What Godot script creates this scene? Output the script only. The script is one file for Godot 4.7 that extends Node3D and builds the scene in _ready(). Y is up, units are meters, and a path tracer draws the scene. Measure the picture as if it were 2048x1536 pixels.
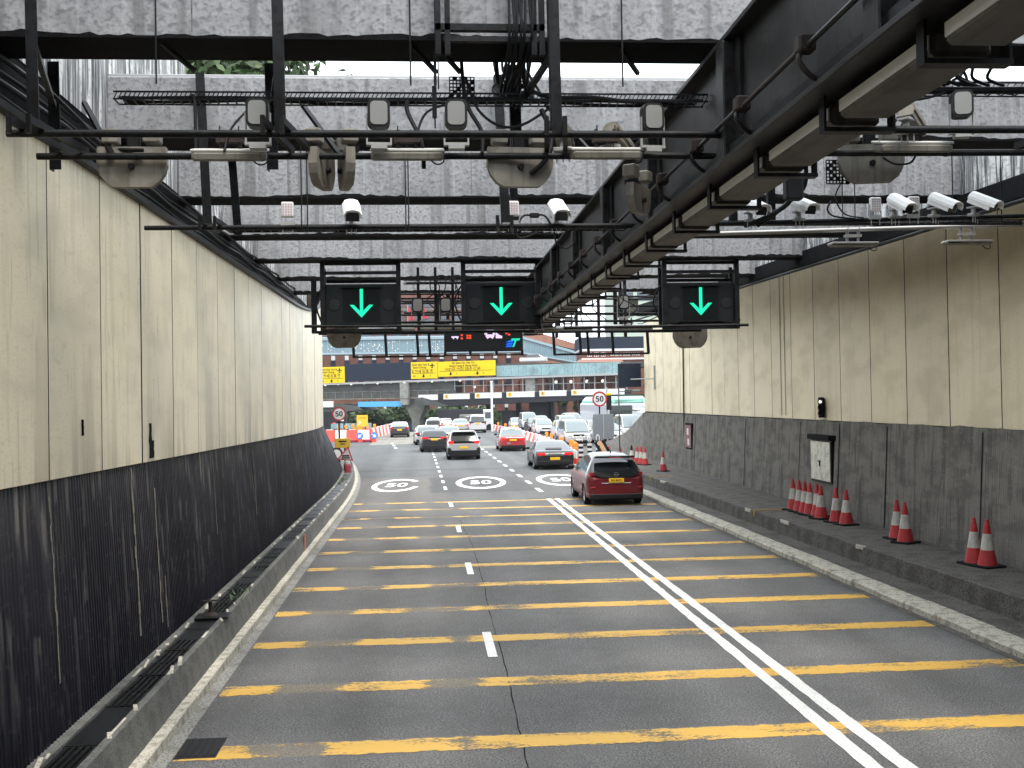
extends Node3D
# A road leaving a tunnel through an open concrete trough; a toll plaza beyond. x to the right, y up, the road runs to -z.

class MB:
	var v := PackedVector3Array()
	var n := PackedVector3Array()
	var uv := PackedVector2Array()
	var c := PackedColorArray()
	var col := Color(1, 1, 1)
	func vert(p: Vector3, nn: Vector3, t: Vector2) -> void:
		v.push_back(p); n.push_back(nn); uv.push_back(t); c.push_back(col)
	# corners counter-clockwise as seen from outside
	func tri(a: Vector3, b: Vector3, d: Vector3, ta := Vector2(), tb := Vector2(), td := Vector2()) -> void:
		var nn := (b - a).cross(d - a).normalized()
		vert(a, nn, ta); vert(d, nn, td); vert(b, nn, tb)
	func tris(a: Vector3, b: Vector3, d: Vector3, na: Vector3, nb: Vector3, nd: Vector3, ta := Vector2(), tb := Vector2(), td := Vector2()) -> void:
		vert(a, na, ta); vert(d, nd, td); vert(b, nb, tb)
	func quad(a: Vector3, b: Vector3, d: Vector3, e: Vector3, ta := Vector2(0, 1), tb := Vector2(1, 1), td := Vector2(1, 0), te := Vector2(0, 0)) -> void:
		var nn := (d - a).cross(e - b).normalized()
		vert(a, nn, ta); vert(d, nn, td); vert(b, nn, tb)
		vert(a, nn, ta); vert(e, nn, te); vert(d, nn, td)
	func box(xf: Transform3D, s: Vector3, bev := 0.0) -> void:
		var h := s * 0.5
		if bev <= 0.0:
			var p := []
			for i in 8: p.append(xf * Vector3(h.x * (1 if i & 1 else -1), h.y * (1 if i & 2 else -1), h.z * (1 if i & 4 else -1)))
			quad(p[4], p[5], p[7], p[6], Vector2(0, s.y), Vector2(s.x, s.y), Vector2(s.x, 0), Vector2(0, 0))
			quad(p[1], p[0], p[2], p[3], Vector2(0, s.y), Vector2(s.x, s.y), Vector2(s.x, 0), Vector2(0, 0))
			quad(p[5], p[1], p[3], p[7], Vector2(0, s.y), Vector2(s.z, s.y), Vector2(s.z, 0), Vector2(0, 0))
			quad(p[0], p[4], p[6], p[2], Vector2(0, s.y), Vector2(s.z, s.y), Vector2(s.z, 0), Vector2(0, 0))
			quad(p[6], p[7], p[3], p[2], Vector2(0, s.z), Vector2(s.x, s.z), Vector2(s.x, 0), Vector2(0, 0))
			quad(p[0], p[1], p[5], p[4], Vector2(0, s.z), Vector2(s.x, s.z), Vector2(s.x, 0), Vector2(0, 0))
			return
		# chamfered: the outline in XY with cut corners, swept through three depths
		var b := minf(bev, minf(h.x, minf(h.y, h.z)) * 0.9)
		var rings := []
		for k in [[-h.z, b], [-h.z + b, 0.0], [h.z - b, 0.0], [h.z, b]]:
			var x: float = h.x - k[1]; var y: float = h.y - k[1]; var q := b * (0.6 if k[1] > 0.0 else 1.0)
			var r := PackedVector3Array()
			for p in [Vector2(x, -y + q), Vector2(x, y - q), Vector2(x - q, y), Vector2(-x + q, y), Vector2(-x, y - q), Vector2(-x, -y + q), Vector2(-x + q, -y), Vector2(x - q, -y)]:
				r.push_back(xf * Vector3(p.x, p.y, k[0]))
			rings.append(r)
		loft(rings, true, true)
	func bx(x0: float, x1: float, y0: float, y1: float, z0: float, z1: float, bev := 0.0) -> void:
		box(Transform3D(Basis(), Vector3((x0 + x1) / 2, (y0 + y1) / 2, (z0 + z1) / 2)), Vector3(absf(x1 - x0), absf(y1 - y0), absf(z1 - z0)), bev)
	# rings of equal length, each counter-clockwise seen from +z, ordered from -z to +z; flat shaded
	func loft(rings: Array, closed := true, caps := true) -> void:
		var m: int = rings[0].size()
		for i in rings.size() - 1:
			for j in (m if closed else m - 1):
				var k := (j + 1) % m
				quad(rings[i + 1][j], rings[i][j], rings[i][k], rings[i + 1][k])
		if caps:
			var a: PackedVector3Array = rings[0]; var z: PackedVector3Array = rings[-1]
			for j in range(1, m - 1):
				tri(a[0], a[j + 1], a[j]); tri(z[0], z[j], z[j + 1])
	# smooth shaded sheet through a grid of points g[i][j]; winding by flip
	func sheet(g: Array, flip := false, keep: Array = [], su := 1.0, sv := 1.0, vcol: Array = []) -> void:
		var ni := g.size(); var nj: int = g[0].size()
		var nor := []
		for i in ni:
			var r := PackedVector3Array()
			for j in nj:
				var du: Vector3 = g[mini(i + 1, ni - 1)][j] - g[maxi(i - 1, 0)][j]
				var dv: Vector3 = g[i][mini(j + 1, nj - 1)] - g[i][maxi(j - 1, 0)]
				var q := du.cross(dv)
				if q.length() < 1e-9: q = Vector3.UP
				r.push_back((-q if flip else q).normalized())
			nor.append(r)
		for i in ni - 1:
			for j in nj - 1:
				if keep.size() and not keep[i][j]: continue
				var ta := Vector2(i * su, j * sv); var tb := Vector2((i + 1) * su, j * sv); var td := Vector2((i + 1) * su, (j + 1) * sv); var te := Vector2(i * su, (j + 1) * sv)
				var q := [[g[i][j], nor[i][j], ta, i, j], [g[i + 1][j], nor[i + 1][j], tb, i + 1, j], [g[i + 1][j + 1], nor[i + 1][j + 1], td, i + 1, j + 1], [g[i][j + 1], nor[i][j + 1], te, i, j + 1]]
				var order := [0, 3, 2, 0, 2, 1] if flip else [0, 2, 1, 0, 3, 2]
				if flip: order = [0, 1, 2, 0, 2, 3]
				for k in order:
					if vcol.size(): col = vcol[q[k][3]][q[k][4]]
					vert(q[k][0], q[k][1], q[k][2])
		col = Color(1, 1, 1)
	func tube(path: Array, r: float, seg := 8, caps := true) -> void:
		var rings := []
		var prev := Vector3.ZERO
		for i in path.size():
			var t: Vector3 = (path[mini(i + 1, path.size() - 1)] - path[maxi(i - 1, 0)]).normalized()
			var u: Vector3 = prev
			if i == 0 or absf(t.dot(u)) > 0.95:
				u = t.cross(Vector3.UP if absf(t.y) < 0.9 else Vector3.RIGHT).normalized()
			u = (u - t * u.dot(t)).normalized(); prev = u
			var w := t.cross(u)
			var row := []
			for k in seg:
				var a := TAU * k / seg
				row.append([path[i] + (u * cos(a) + w * sin(a)) * r, u * cos(a) + w * sin(a)])
			rings.append(row)
		for i in path.size() - 1:
			for k in seg:
				var l := (k + 1) % seg
				var a = rings[i][k]; var b = rings[i][l]; var d = rings[i + 1][l]; var e = rings[i + 1][k]
				tris(a[0], b[0], d[0], a[1], b[1], d[1]); tris(a[0], d[0], e[0], a[1], d[1], e[1])
		if caps:
			for k in range(1, seg - 1):
				tri(rings[0][0][0], rings[0][k + 1][0], rings[0][k][0])
				tri(rings[-1][0][0], rings[-1][k][0], rings[-1][k + 1][0])
	func rod(a: Vector3, b: Vector3, r: float, seg := 8) -> void:
		tube([a, b], r, seg)
	func bar(a: Vector3, b: Vector3, w: float, h: float, up := Vector3.UP) -> void:
		var z := (b - a).normalized()
		if absf(z.dot(up)) > 0.98: up = Vector3.BACK if absf(z.y) > 0.9 else Vector3.UP
		var x := up.cross(z).normalized(); var y := z.cross(x)
		box(Transform3D(Basis(x, y, z), (a + b) / 2), Vector3(w, h, a.distance_to(b)))
	# profile of (radius, height), bottom to top, spun round y
	func lathe(prof: Array, seg := 16, xf := Transform3D()) -> void:
		for i in prof.size() - 1:
			var p: Vector2 = prof[i]; var q: Vector2 = prof[i + 1]
			var d := (q - p).normalized(); var nr := Vector2(d.y, -d.x)
			for k in seg:
				var a := TAU * k / seg; var b := TAU * (k + 1) / seg
				var ca := Vector3(cos(a), 0, -sin(a)); var cb := Vector3(cos(b), 0, -sin(b))
				var na := xf.basis * (ca * nr.x + Vector3(0, nr.y, 0)); var nb := xf.basis * (cb * nr.x + Vector3(0, nr.y, 0))
				var p0 := xf * (ca * p.x + Vector3(0, p.y, 0)); var p1 := xf * (cb * p.x + Vector3(0, p.y, 0))
				var q0 := xf * (ca * q.x + Vector3(0, q.y, 0)); var q1 := xf * (cb * q.x + Vector3(0, q.y, 0))
				if p.x > 1e-5: tris(p0, p1, q1, na, nb, nb)
				if q.x > 1e-5: tris(p0, q1, q0, na, nb, na)
	# a flat outline in XY (counter-clockwise), from z = -t to 0, placed by xf
	func prism(poly: PackedVector2Array, t: float, xf := Transform3D(), back := true) -> void:
		if Geometry2D.is_polygon_clockwise(poly): poly.reverse()
		var idx := Geometry2D.triangulate_polygon(poly)
		for i in range(0, idx.size(), 3):
			var a := poly[idx[i]]; var b := poly[idx[i + 1]]; var d := poly[idx[i + 2]]
			if (b - a).cross(d - a) < 0: var s := b; b = d; d = s
			tri(xf * Vector3(a.x, a.y, 0), xf * Vector3(b.x, b.y, 0), xf * Vector3(d.x, d.y, 0), a, b, d)
			if back: tri(xf * Vector3(a.x, a.y, -t), xf * Vector3(d.x, d.y, -t), xf * Vector3(b.x, b.y, -t), a, d, b)
		for i in poly.size():
			var a := poly[i]; var b := poly[(i + 1) % poly.size()]
			quad(xf * Vector3(a.x, a.y, -t), xf * Vector3(b.x, b.y, -t), xf * Vector3(b.x, b.y, 0), xf * Vector3(a.x, a.y, 0))
	func ring(r0: float, r1: float, t: float, xf := Transform3D(), seg := 32, sx := 1.0, sy := 1.0, a0 := 0.0, a1 := TAU) -> void:
		for k in seg:
			var a := a0 + (a1 - a0) * k / seg; var b := a0 + (a1 - a0) * (k + 1) / seg
			var e := func(ang: float, r: float, z: float) -> Vector3: return xf * Vector3(cos(ang) * r * sx, sin(ang) * r * sy, z)
			quad(e.call(a, r0, 0.0), e.call(a, r1, 0.0), e.call(b, r1, 0.0), e.call(b, r0, 0.0))
			quad(e.call(a, r1, 0.0), e.call(a, r1, -t), e.call(b, r1, -t), e.call(b, r1, 0.0))
			quad(e.call(a, r0, -t), e.call(a, r0, 0.0), e.call(b, r0, 0.0), e.call(b, r0, -t))
	func add(o: MB, xf := Transform3D()) -> void:
		for i in o.v.size():
			v.push_back(xf * o.v[i]); n.push_back((xf.basis * o.n[i]).normalized()); uv.push_back(o.uv[i]); c.push_back(o.c[i])
	func mesh() -> ArrayMesh:
		var a := []; a.resize(Mesh.ARRAY_MAX)
		a[Mesh.ARRAY_VERTEX] = v; a[Mesh.ARRAY_NORMAL] = n; a[Mesh.ARRAY_TEX_UV] = uv; a[Mesh.ARRAY_COLOR] = c
		var m := ArrayMesh.new(); m.add_surface_from_arrays(Mesh.PRIMITIVE_TRIANGLES, a)
		return m

var M := {}
var rng := RandomNumberGenerator.new()
var used := {}

func numbered(called: String) -> String:
	var k: int = used.get(called, -1) + 1
	used[called] = k
	return called if k == 0 else "%s_%03d" % [called, k]

func tag(o: Node3D, label: String, category: String, group := "", kind := "") -> Node3D:
	if label: o.set_meta("label", label)
	if category: o.set_meta("category", category)
	if group: o.set_meta("group", group)
	if kind: o.set_meta("kind", kind)
	return o

func thing(called: String, label: String, category: String, at := Vector3.ZERO, turn := 0.0, group := "") -> Node3D:
	var o := Node3D.new(); o.name = numbered(called); add_child(o)
	o.position = at; o.rotation.y = turn
	tag(o, label, category, group)
	return o

func part(parent: Node, called: String, mb: MB, m: Material, at := Vector3.ZERO, label := "") -> MeshInstance3D:
	var o := MeshInstance3D.new(); o.mesh = mb.mesh(); o.material_override = m; o.position = at
	o.name = called; parent.add_child(o, true)
	if label: o.set_meta("label", label)
	return o

func same(parent: Node, called: String, me: Mesh, m: Material, xf: Transform3D) -> MeshInstance3D:
	var o := MeshInstance3D.new(); o.mesh = me; o.material_override = m; o.transform = xf
	o.name = called; parent.add_child(o, true)
	return o

func copy(o: Node3D, label: String, at: Vector3, turn := 0.0) -> Node3D:
	var c: Node3D = o.duplicate(); c.name = numbered(String(o.name).rstrip("0123456789").trim_suffix("_")); add_child(c)
	c.position = at; c.rotation.y = turn; c.set_meta("label", label)
	return c

func struct_(called: String, mb: MB, m: Material, label := "") -> MeshInstance3D:
	var o := part(self, numbered(called), mb, m)
	o.set_meta("kind", "structure")
	if label: o.set_meta("label", label)
	return o

func lin(r: float, g: float, b: float) -> Color:
	return Color(r, g, b).linear_to_srgb()

func mat(key: String, c: Color, rough := 0.7, metal := 0.0, tex: Texture2D = null, tri := 0.0) -> StandardMaterial3D:
	var m := StandardMaterial3D.new(); m.resource_name = key
	m.albedo_color = c; m.roughness = rough; m.metallic = metal
	if tex:
		m.albedo_texture = tex
		if tri > 0.0:
			m.uv1_triplanar = true; m.uv1_world_triplanar = true; m.uv1_scale = Vector3(tri, tri, tri)
	M[key] = m
	return m

func glow(key: String, c: Color, e: float) -> StandardMaterial3D:
	var m := mat(key, Color(c.r * 0.5, c.g * 0.5, c.b * 0.5), 0.5)
	m.emission_enabled = true; m.emission = c; m.emission_energy_multiplier = e
	return m

# a grey noise picture; sx, sy > 1 squeeze it so that it comes out drawn along the other axis
func grain(w: int, h: int, f: float, sd: int, octaves := 4, kind := FastNoiseLite.TYPE_SIMPLEX_SMOOTH, stretch := 1) -> PackedByteArray:
	var nz := FastNoiseLite.new(); nz.seed = sd; nz.frequency = f; nz.noise_type = kind
	nz.fractal_octaves = octaves; nz.fractal_type = FastNoiseLite.FRACTAL_FBM if octaves > 1 else FastNoiseLite.FRACTAL_NONE
	var im: Image = nz.get_seamless_image(w, maxi(h / stretch, 4))
	if stretch > 1: im.resize(w, h, Image.INTERPOLATE_CUBIC)
	im.convert(Image.FORMAT_L8)
	return im.get_data()

# layers: [noise, low, high, colour, strength, fade]; fade 1: strongest at the bottom, -1: at the top
func paint(w: int, h: int, base: Color, layers: Array) -> Image:
	var lut := []
	for l in layers:
		var t := PackedFloat32Array(); t.resize(256)
		for i in 256: t[i] = smoothstep(l[1], l[2], i / 255.0) * l[4]
		lut.append(t)
	var out := PackedByteArray(); out.resize(w * h * 3)
	var nl := layers.size(); var o := 0
	for y in h:
		var fy := float(y) / h
		var wt := []
		for l in layers:
			var fd: float = l[5] if l.size() > 5 else 0.0
			wt.append(1.0 if fd == 0.0 else (pow(fy, fd) if fd > 0.0 else pow(1.0 - fy, -fd)))
		for x in w:
			var c := base; var i := y * w + x
			for k in nl:
				var t: float = lut[k][layers[k][0][i]] * wt[k]
				if t > 0.003: c = c.lerp(layers[k][3], t)
			out[o] = int(clampf(c.r, 0, 1) * 255); out[o + 1] = int(clampf(c.g, 0, 1) * 255); out[o + 2] = int(clampf(c.b, 0, 1) * 255)
			o += 3
	return Image.create_from_data(w, h, false, Image.FORMAT_RGB8, out)

func texture(im: Image) -> ImageTexture:
	return ImageTexture.create_from_image(im)

func relief(b: PackedByteArray, w: int, h: int, s: float) -> ImageTexture:
	var im := Image.create_from_data(w, h, false, Image.FORMAT_L8, b)
	im.convert(Image.FORMAT_RGBA8); im.bump_map_to_normal_map(s)
	return ImageTexture.create_from_image(im)

func rgb(r: int, g: int, b: int) -> Color:
	return Color(r / 255.0, g / 255.0, b / 255.0)

func text_mesh(s: String, size: float, depth: float, font := "Droid Sans", bold := true) -> TextMesh:
	var t := TextMesh.new(); var f := SystemFont.new(); f.font_names = PackedStringArray([font]); f.font_weight = 700 if bold else 400
	t.font = f; t.text = s; t.font_size = 64; t.pixel_size = size / 64.0; t.depth = depth; t.curve_step = 2.0
	return t

func letters(parent: Node, called: String, s: String, size: float, m: Material, xf: Transform3D, depth := 0.01, bold := true) -> MeshInstance3D:
	return same(parent, called, text_mesh(s, size, depth, "Droid Sans", bold), m, xf)

func T(x: float, y: float, z: float, ry := 0.0, rx := 0.0, rz := 0.0) -> Transform3D:
	return Transform3D(Basis.from_euler(Vector3(rx, ry, rz)), Vector3(x, y, z))

func V(x: float, y: float, z: float) -> Vector3:
	return Vector3(x, y, z)

# where the left side bends away: gutter line and upper wall, by distance d = -z
func bend(d: float) -> float:
	return 0.0 if d < 33.0 else -0.0022 * (d - 33.0) * (d - 33.0)

func wall_x(d: float) -> float:
	return -3.16 - (0.0 if d < 25.0 else 0.0024 * (d - 25.0) * (d - 25.0))

func cornice_y(d: float) -> float:
	return 5.36 + 0.0108 * d + (0.0 if d < 26.0 else 0.0055 * (d - 26.0) * (d - 26.0))

func right_x(d: float) -> float:
	return 9.15 + 0.038 * maxf(d - 16.0, -4.0)

func land(d: float) -> float:
	return 0.0 if d < 125.0 else (-0.03 * (d - 125.0) if d < 250.0 else -3.75)

func ordinal(k: int) -> String:
	var ones := ["", "first", "second", "third", "fourth", "fifth", "sixth", "seventh", "eighth", "ninth", "tenth", "eleventh", "twelfth", "thirteenth", "fourteenth", "fifteenth", "sixteenth", "seventeenth", "eighteenth", "nineteenth"]
	if k < 20: return ones[k]
	var tens := {2: ["twentieth", "twenty"], 3: ["thirtieth", "thirty"], 4: ["fortieth", "forty"], 5: ["fiftieth", "fifty"], 6: ["sixtieth", "sixty"]}
	return tens[k / 10][0] if k % 10 == 0 else tens[k / 10][1] + " " + ones[k % 10]

func soft_path(pts: Array, steps := 6) -> Array:
	var cv := Curve3D.new()
	for i in pts.size():
		var t: Vector3 = (pts[mini(i + 1, pts.size() - 1)] - pts[maxi(i - 1, 0)]) / 6.0
		cv.add_point(pts[i], -t, t)
	var out := []
	for i in pts.size() - 1:
		for k in steps: out.append(cv.sample(i, float(k) / steps))
	out.append(pts[-1])
	return out

func _ready() -> void:
	rng.seed = 71
	# camera
	var cam := Camera3D.new(); cam.name = "camera"
	cam.transform = Transform3D(Basis(V(0.996748, -0.016696, 0.078833), V(0.015384, 0.999733, 0.017216), V(-0.079099, -0.015948, 0.996739)), V(0, 3.2, 0))
	cam.fov = 38.4873; cam.near = 0.05; cam.far = 1500.0; cam.current = true
	add_child(cam)
	# overcast sky
	var env := Environment.new()
	env.background_mode = Environment.BG_SKY
	var sm := ProceduralSkyMaterial.new()
	sm.sky_top_color = Color(0.86, 0.89, 0.92); sm.sky_horizon_color = Color(0.88, 0.91, 0.93); sm.sky_curve = 0.3
	sm.ground_bottom_color = Color(0.25, 0.25, 0.25); sm.ground_horizon_color = Color(0.6, 0.62, 0.63); sm.sun_angle_max = 30.0
	sm.sky_energy_multiplier = 1.0
	var sky := Sky.new(); sky.sky_material = sm; env.sky = sky
	env.ambient_light_source = Environment.AMBIENT_SOURCE_SKY
	env.tonemap_mode = Environment.TONE_MAPPER_LINEAR; env.tonemap_exposure = 3.9
	env.sdfgi_enabled = true; env.ssao_enabled = true; env.ssil_enabled = true
	env.fog_enabled = true; env.fog_density = 0.00013; env.fog_light_color = Color(0.85, 0.88, 0.92)
	var we := WorldEnvironment.new(); we.name = "environment"; we.environment = env; add_child(we)
	var sun := DirectionalLight3D.new(); sun.name = "overcast_sun"; sun.light_energy = 0.3; sun.light_angular_distance = 18.0
	sun.light_color = Color(1.0, 0.97, 0.93); sun.rotation_degrees = V(-62, 20, 0); sun.shadow_enabled = true; add_child(sun)
	materials()
	ground_and_road()
	left_side()
	right_side()
	overhead_structure()
	tunnel_mouth()
	plaza()
	gantries()
	wall_fittings()
	vehicles()
	works()
	greenery()

func materials() -> void:
	var fbm := grain(512, 512, 0.008, 3, 5)
	var fine := grain(512, 512, 0.16, 5, 3)
	var spots := grain(512, 512, 0.045, 9, 2)
	var pits := grain(512, 512, 0.09, 11, 2)
	var drip := grain(512, 512, 0.03, 15, 4, FastNoiseLite.TYPE_SIMPLEX_SMOOTH, 24)
	var drip2 := grain(512, 512, 0.075, 21, 3, FastNoiseLite.TYPE_SIMPLEX_SMOOTH, 32)
	var thin := grain(512, 512, 0.25, 25, 2, FastNoiseLite.TYPE_SIMPLEX_SMOOTH, 64)
	# weathered concrete of the beams: pale, mottled, pitted, with runs of black
	var beam_im := paint(512, 512, rgb(186, 186, 186), [[fbm, 0.4, 0.85, rgb(150, 150, 152), 0.6], [spots, 0.52, 0.7, rgb(206, 206, 206), 0.5], [pits, 0.6, 0.78, rgb(105, 105, 110), 0.6], [fine, 0.55, 0.75, rgb(125, 125, 128), 0.5], [drip, 0.58, 0.84, rgb(105, 104, 104), 0.6], [drip2, 0.66, 0.8, rgb(216, 216, 214), 0.45], [fbm, 0.0, 0.25, rgb(168, 160, 152), 0.3]])
	M.beam_tex = texture(beam_im)
	var bm := mat("beam_concrete", lin(0.56, 0.585, 0.62), 0.95, 0.0, M.beam_tex)
	bm.normal_enabled = true; bm.normal_texture = relief(pits, 512, 512, 3.0); bm.normal_scale = 0.2
	bm.vertex_color_use_as_albedo = true
	# streaked upright concrete above the wall
	mat("streaked", lin(0.9, 0.9, 0.9), 0.95, 0.0, texture(paint(512, 512, rgb(196, 196, 192), [[drip, 0.4, 0.62, rgb(92, 92, 94), 0.8], [drip2, 0.5, 0.62, rgb(60, 60, 64), 0.85], [thin, 0.5, 0.6, rgb(226, 226, 222), 0.5], [spots, 0.55, 0.7, rgb(120, 120, 118), 0.4]])))
	mat("concrete", lin(0.34, 0.335, 0.32), 0.92, 0.0, texture(paint(512, 512, rgb(225, 225, 222), [[fbm, 0.4, 0.8, rgb(160, 158, 152), 0.6], [fine, 0.5, 0.75, rgb(150, 150, 150), 0.6], [pits, 0.6, 0.7, rgb(110, 108, 104), 0.6]])), 0.5)
	var m2 := mat("dirty_concrete", lin(0.18, 0.17, 0.16), 0.92, 0.0, M.concrete.albedo_texture, 0.4)
	m2.uv1_offset = V(0.3, 0.1, 0.6)
	mat("drain_concrete", lin(0.2, 0.2, 0.19), 0.92, 0.0, M.concrete.albedo_texture, 0.7)
	mat("kerb_pale", lin(0.68, 0.655, 0.6), 0.9, 0.0, texture(paint(512, 512, rgb(228, 226, 218), [[spots, 0.6, 0.75, rgb(140, 136, 128), 0.7], [fbm, 0.45, 0.8, rgb(150, 146, 138), 0.6], [fine, 0.55, 0.75, rgb(120, 118, 112), 0.5]])), 0.9)
	# cream paint
	var cl := paint(512, 512, rgb(226, 219, 200), [[fbm, 0.4, 0.85, rgb(202, 196, 180), 0.55], [drip, 0.58, 0.9, rgb(192, 185, 166), 0.4], [drip2, 0.72, 0.9, rgb(170, 162, 146), 0.35], [thin, 0.76, 0.86, rgb(130, 122, 110), 0.4], [drip, 0.45, 0.7, rgb(160, 154, 138), 0.5, 6.0], [spots, 0.72, 0.9, rgb(190, 182, 160), 0.35], [fine, 0.55, 0.9, rgb(205, 198, 178), 0.6]])
	var cm := mat("cream_left", lin(0.97, 0.925, 0.84), 0.42, 0.0, texture(cl))
	cm.normal_enabled = true; cm.normal_texture = relief(fine, 512, 512, 1.0); cm.normal_scale = 0.12
	mat("cream_right", lin(0.98, 0.925, 0.80), 0.6, 0.0, texture(paint(512, 512, rgb(221, 214, 196), [[fbm, 0.4, 0.85, rgb(190, 182, 160), 0.55], [drip, 0.55, 0.9, rgb(198, 190, 172), 0.3], [thin, 0.8, 0.92, rgb(165, 158, 144), 0.25], [fine, 0.55, 0.9, rgb(205, 197, 176), 0.6], [drip2, 0.74, 0.9, rgb(178, 170, 154), 0.28]])))
	cm.vertex_color_use_as_albedo = true; M.cream_right.vertex_color_use_as_albedo = true
	# soot-black ribbed wall
	var dl := paint(512, 512, rgb(104, 103, 102), [[fbm, 0.4, 0.8, rgb(70, 70, 74), 0.7], [drip, 0.56, 0.74, rgb(158, 154, 142), 0.8, -1.0], [drip, 0.0, 0.42, rgb(50, 50, 54), 0.7], [fbm, -2.0, -1.0, rgb(24, 25, 33), 0.98, 0.62], [drip2, 0.68, 0.78, rgb(150, 146, 134), 0.5, -0.5], [thin, 0.72, 0.82, rgb(120, 116, 104), 0.35], [spots, 0.7, 0.78, rgb(90, 86, 80), 0.3]])
	mat("soot_left", lin(0.85, 0.84, 0.86), 0.5, 0.0, texture(dl))
	var dr := paint(512, 512, rgb(134, 132, 128), [[fbm, 0.4, 0.75, rgb(104, 102, 100), 0.7], [drip, 0.55, 0.75, rgb(88, 87, 86), 0.55], [drip2, 0.62, 0.78, rgb(156, 153, 146), 0.45], [spots, 0.7, 0.78, rgb(165, 160, 150), 0.35], [thin, 0.66, 0.8, rgb(80, 80, 79), 0.4], [fine, 0.5, 0.9, rgb(112, 110, 108), 0.6]])
	mat("soot_right", lin(0.85, 0.835, 0.8), 0.75, 0.0, texture(dr))
	# asphalt
	var as_n := grain(512, 512, 0.17, 31, 3)
	var asp := paint(512, 512, rgb(205, 205, 205), [[as_n, 0.4, 0.72, rgb(120, 120, 123), 0.85], [fine, 0.55, 0.78, rgb(255, 255, 252), 0.75], [fbm, 0.4, 0.8, rgb(178, 177, 175), 0.5], [spots, 0.6, 0.75, rgb(168, 168, 168), 0.4]])
	var am := mat("asphalt", Color(1, 1, 1), 0.85, 0.0, texture(asp), 0.42)
	am.vertex_color_use_as_albedo = true
	am.normal_enabled = true; am.normal_texture = relief(as_n, 512, 512, 4.0); am.normal_scale = 0.7
	mat("ground", lin(0.16, 0.165, 0.16), 0.9, 0.0, am.albedo_texture, 0.2)
	mat("white_paint", lin(0.78, 0.78, 0.76), 0.6, 0.0, texture(paint(512, 512, rgb(250, 250, 248), [[pits, 0.66, 0.74, rgb(130, 130, 130), 0.7], [fbm, 0.5, 0.85, rgb(222, 222, 220), 0.7]])), 0.8)
	# yellow bars: worn along the wheel tracks, so the paint carries an opacity of its own
	var bar_im := Image.create(1024, 768, false, Image.FORMAT_RGBA8)
	var ragged := grain(1024, 768, 0.05, 41, 3); var across := grain(1024, 768, 0.009, 43, 2); var scrape := grain(1024, 768, 0.15, 47, 3)
	for row in 6:
		var dips := []
		for k in 3: dips.append([rng.randf_range(1.0, 6.6), rng.randf_range(0.25, 0.7), rng.randf_range(0.15, 0.45)])
		var stub := rng.randf_range(-0.15, 0.15)
		for x in 1024:
			var wx := -2.4 + 9.8 * x / 1023.0
			var w := 0.16
			w = maxf(w, 1.0 - smoothstep(-1.65 + stub, -1.35 + stub, wx))
			w = maxf(w, smoothstep(-1.0 + stub, -0.7 + stub, wx) * (1.0 - smoothstep(0.0 - stub, 0.35 - stub, wx)))
			w = maxf(w, smoothstep(0.5 + stub * 2.0, 0.9 + stub * 2.0, wx))
			for q in dips: w -= q[2] * exp(-pow((wx - q[0]) / q[1], 2.0))
			w -= 0.3 * smoothstep(6.7, 7.0, wx)
			w -= 0.3 * (1.0 - smoothstep(-2.1 + stub, -1.95 + stub, wx))
			for y in 128:
				var i := (y + row * 128) * 1024 + x
				var e := minf(y, 127 - y) / 127.0 + (ragged[i] / 255.0 - 0.5) * 0.16
				var q := w - 0.08 + (across[i] / 255.0 - 0.5) * 1.0 + (scrape[i] / 255.0 - 0.5) * 1.1 + (ragged[i] / 255.0 - 0.5) * 0.5
				var al := smoothstep(0.15, 0.8, q) * 0.84
				al = maxf(al, 0.15) * smoothstep(0.0, 0.1, e)
				var cc := rgb(186, 166, 128).lerp(rgb(213, 169, 76), smoothstep(0.2, 0.75, al))
				cc.a = al
				bar_im.set_pixel(x, y + row * 128, cc)
	var ym := mat("yellow_paint", Color(1, 1, 1), 0.65, 0.0, texture(bar_im))
	ym.transparency = BaseMaterial3D.TRANSPARENCY_ALPHA
	# metals, plastics, glass
	mat("steel_dark", lin(0.017, 0.0185, 0.021), 0.5, 0.3, texture(paint(512, 512, rgb(215, 215, 215), [[fbm, 0.4, 0.8, rgb(140, 132, 126), 0.8], [drip, 0.6, 0.8, rgb(255, 250, 245), 0.6], [spots, 0.62, 0.72, rgb(150, 110, 88), 0.6]])), 0.6)
	mat("girder_steel", lin(0.03, 0.03, 0.0305), 0.45, 0.2, M.steel_dark.albedo_texture, 0.45)
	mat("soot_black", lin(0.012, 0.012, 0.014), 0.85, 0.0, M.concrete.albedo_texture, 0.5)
	mat("cable", lin(0.012, 0.012, 0.013), 0.55)
	mat("galvanised", lin(0.32, 0.32, 0.32), 0.5, 0.5)
	mat("grubby_plastic", lin(0.3, 0.285, 0.255), 0.6, 0.0, texture(paint(512, 512, rgb(225, 224, 220), [[fbm, 0.4, 0.85, rgb(175, 170, 162), 0.7], [drip, 0.62, 0.85, rgb(160, 154, 146), 0.4]])), 0.8); mat("lamp_lens", lin(0.24, 0.24, 0.23), 0.25)
	mat("light_case", lin(0.13, 0.12, 0.105), 0.55, 0.0, M.grubby_plastic.albedo_texture, 0.6); mat("lamp_top", lin(0.55, 0.54, 0.5), 0.55)
	mat("white_case", lin(0.74, 0.74, 0.72), 0.45)
	mat("grey_case", lin(0.3, 0.3, 0.29), 0.55)
	mat("lens_black", lin(0.006, 0.006, 0.008), 0.12)
	mat("led_face", lin(0.5, 0.4, 0.42), 0.4)
	mat("rust", lin(0.032, 0.022, 0.019), 0.85)
	mat("sign_black", lin(0.012, 0.014, 0.015), 0.55)
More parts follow.
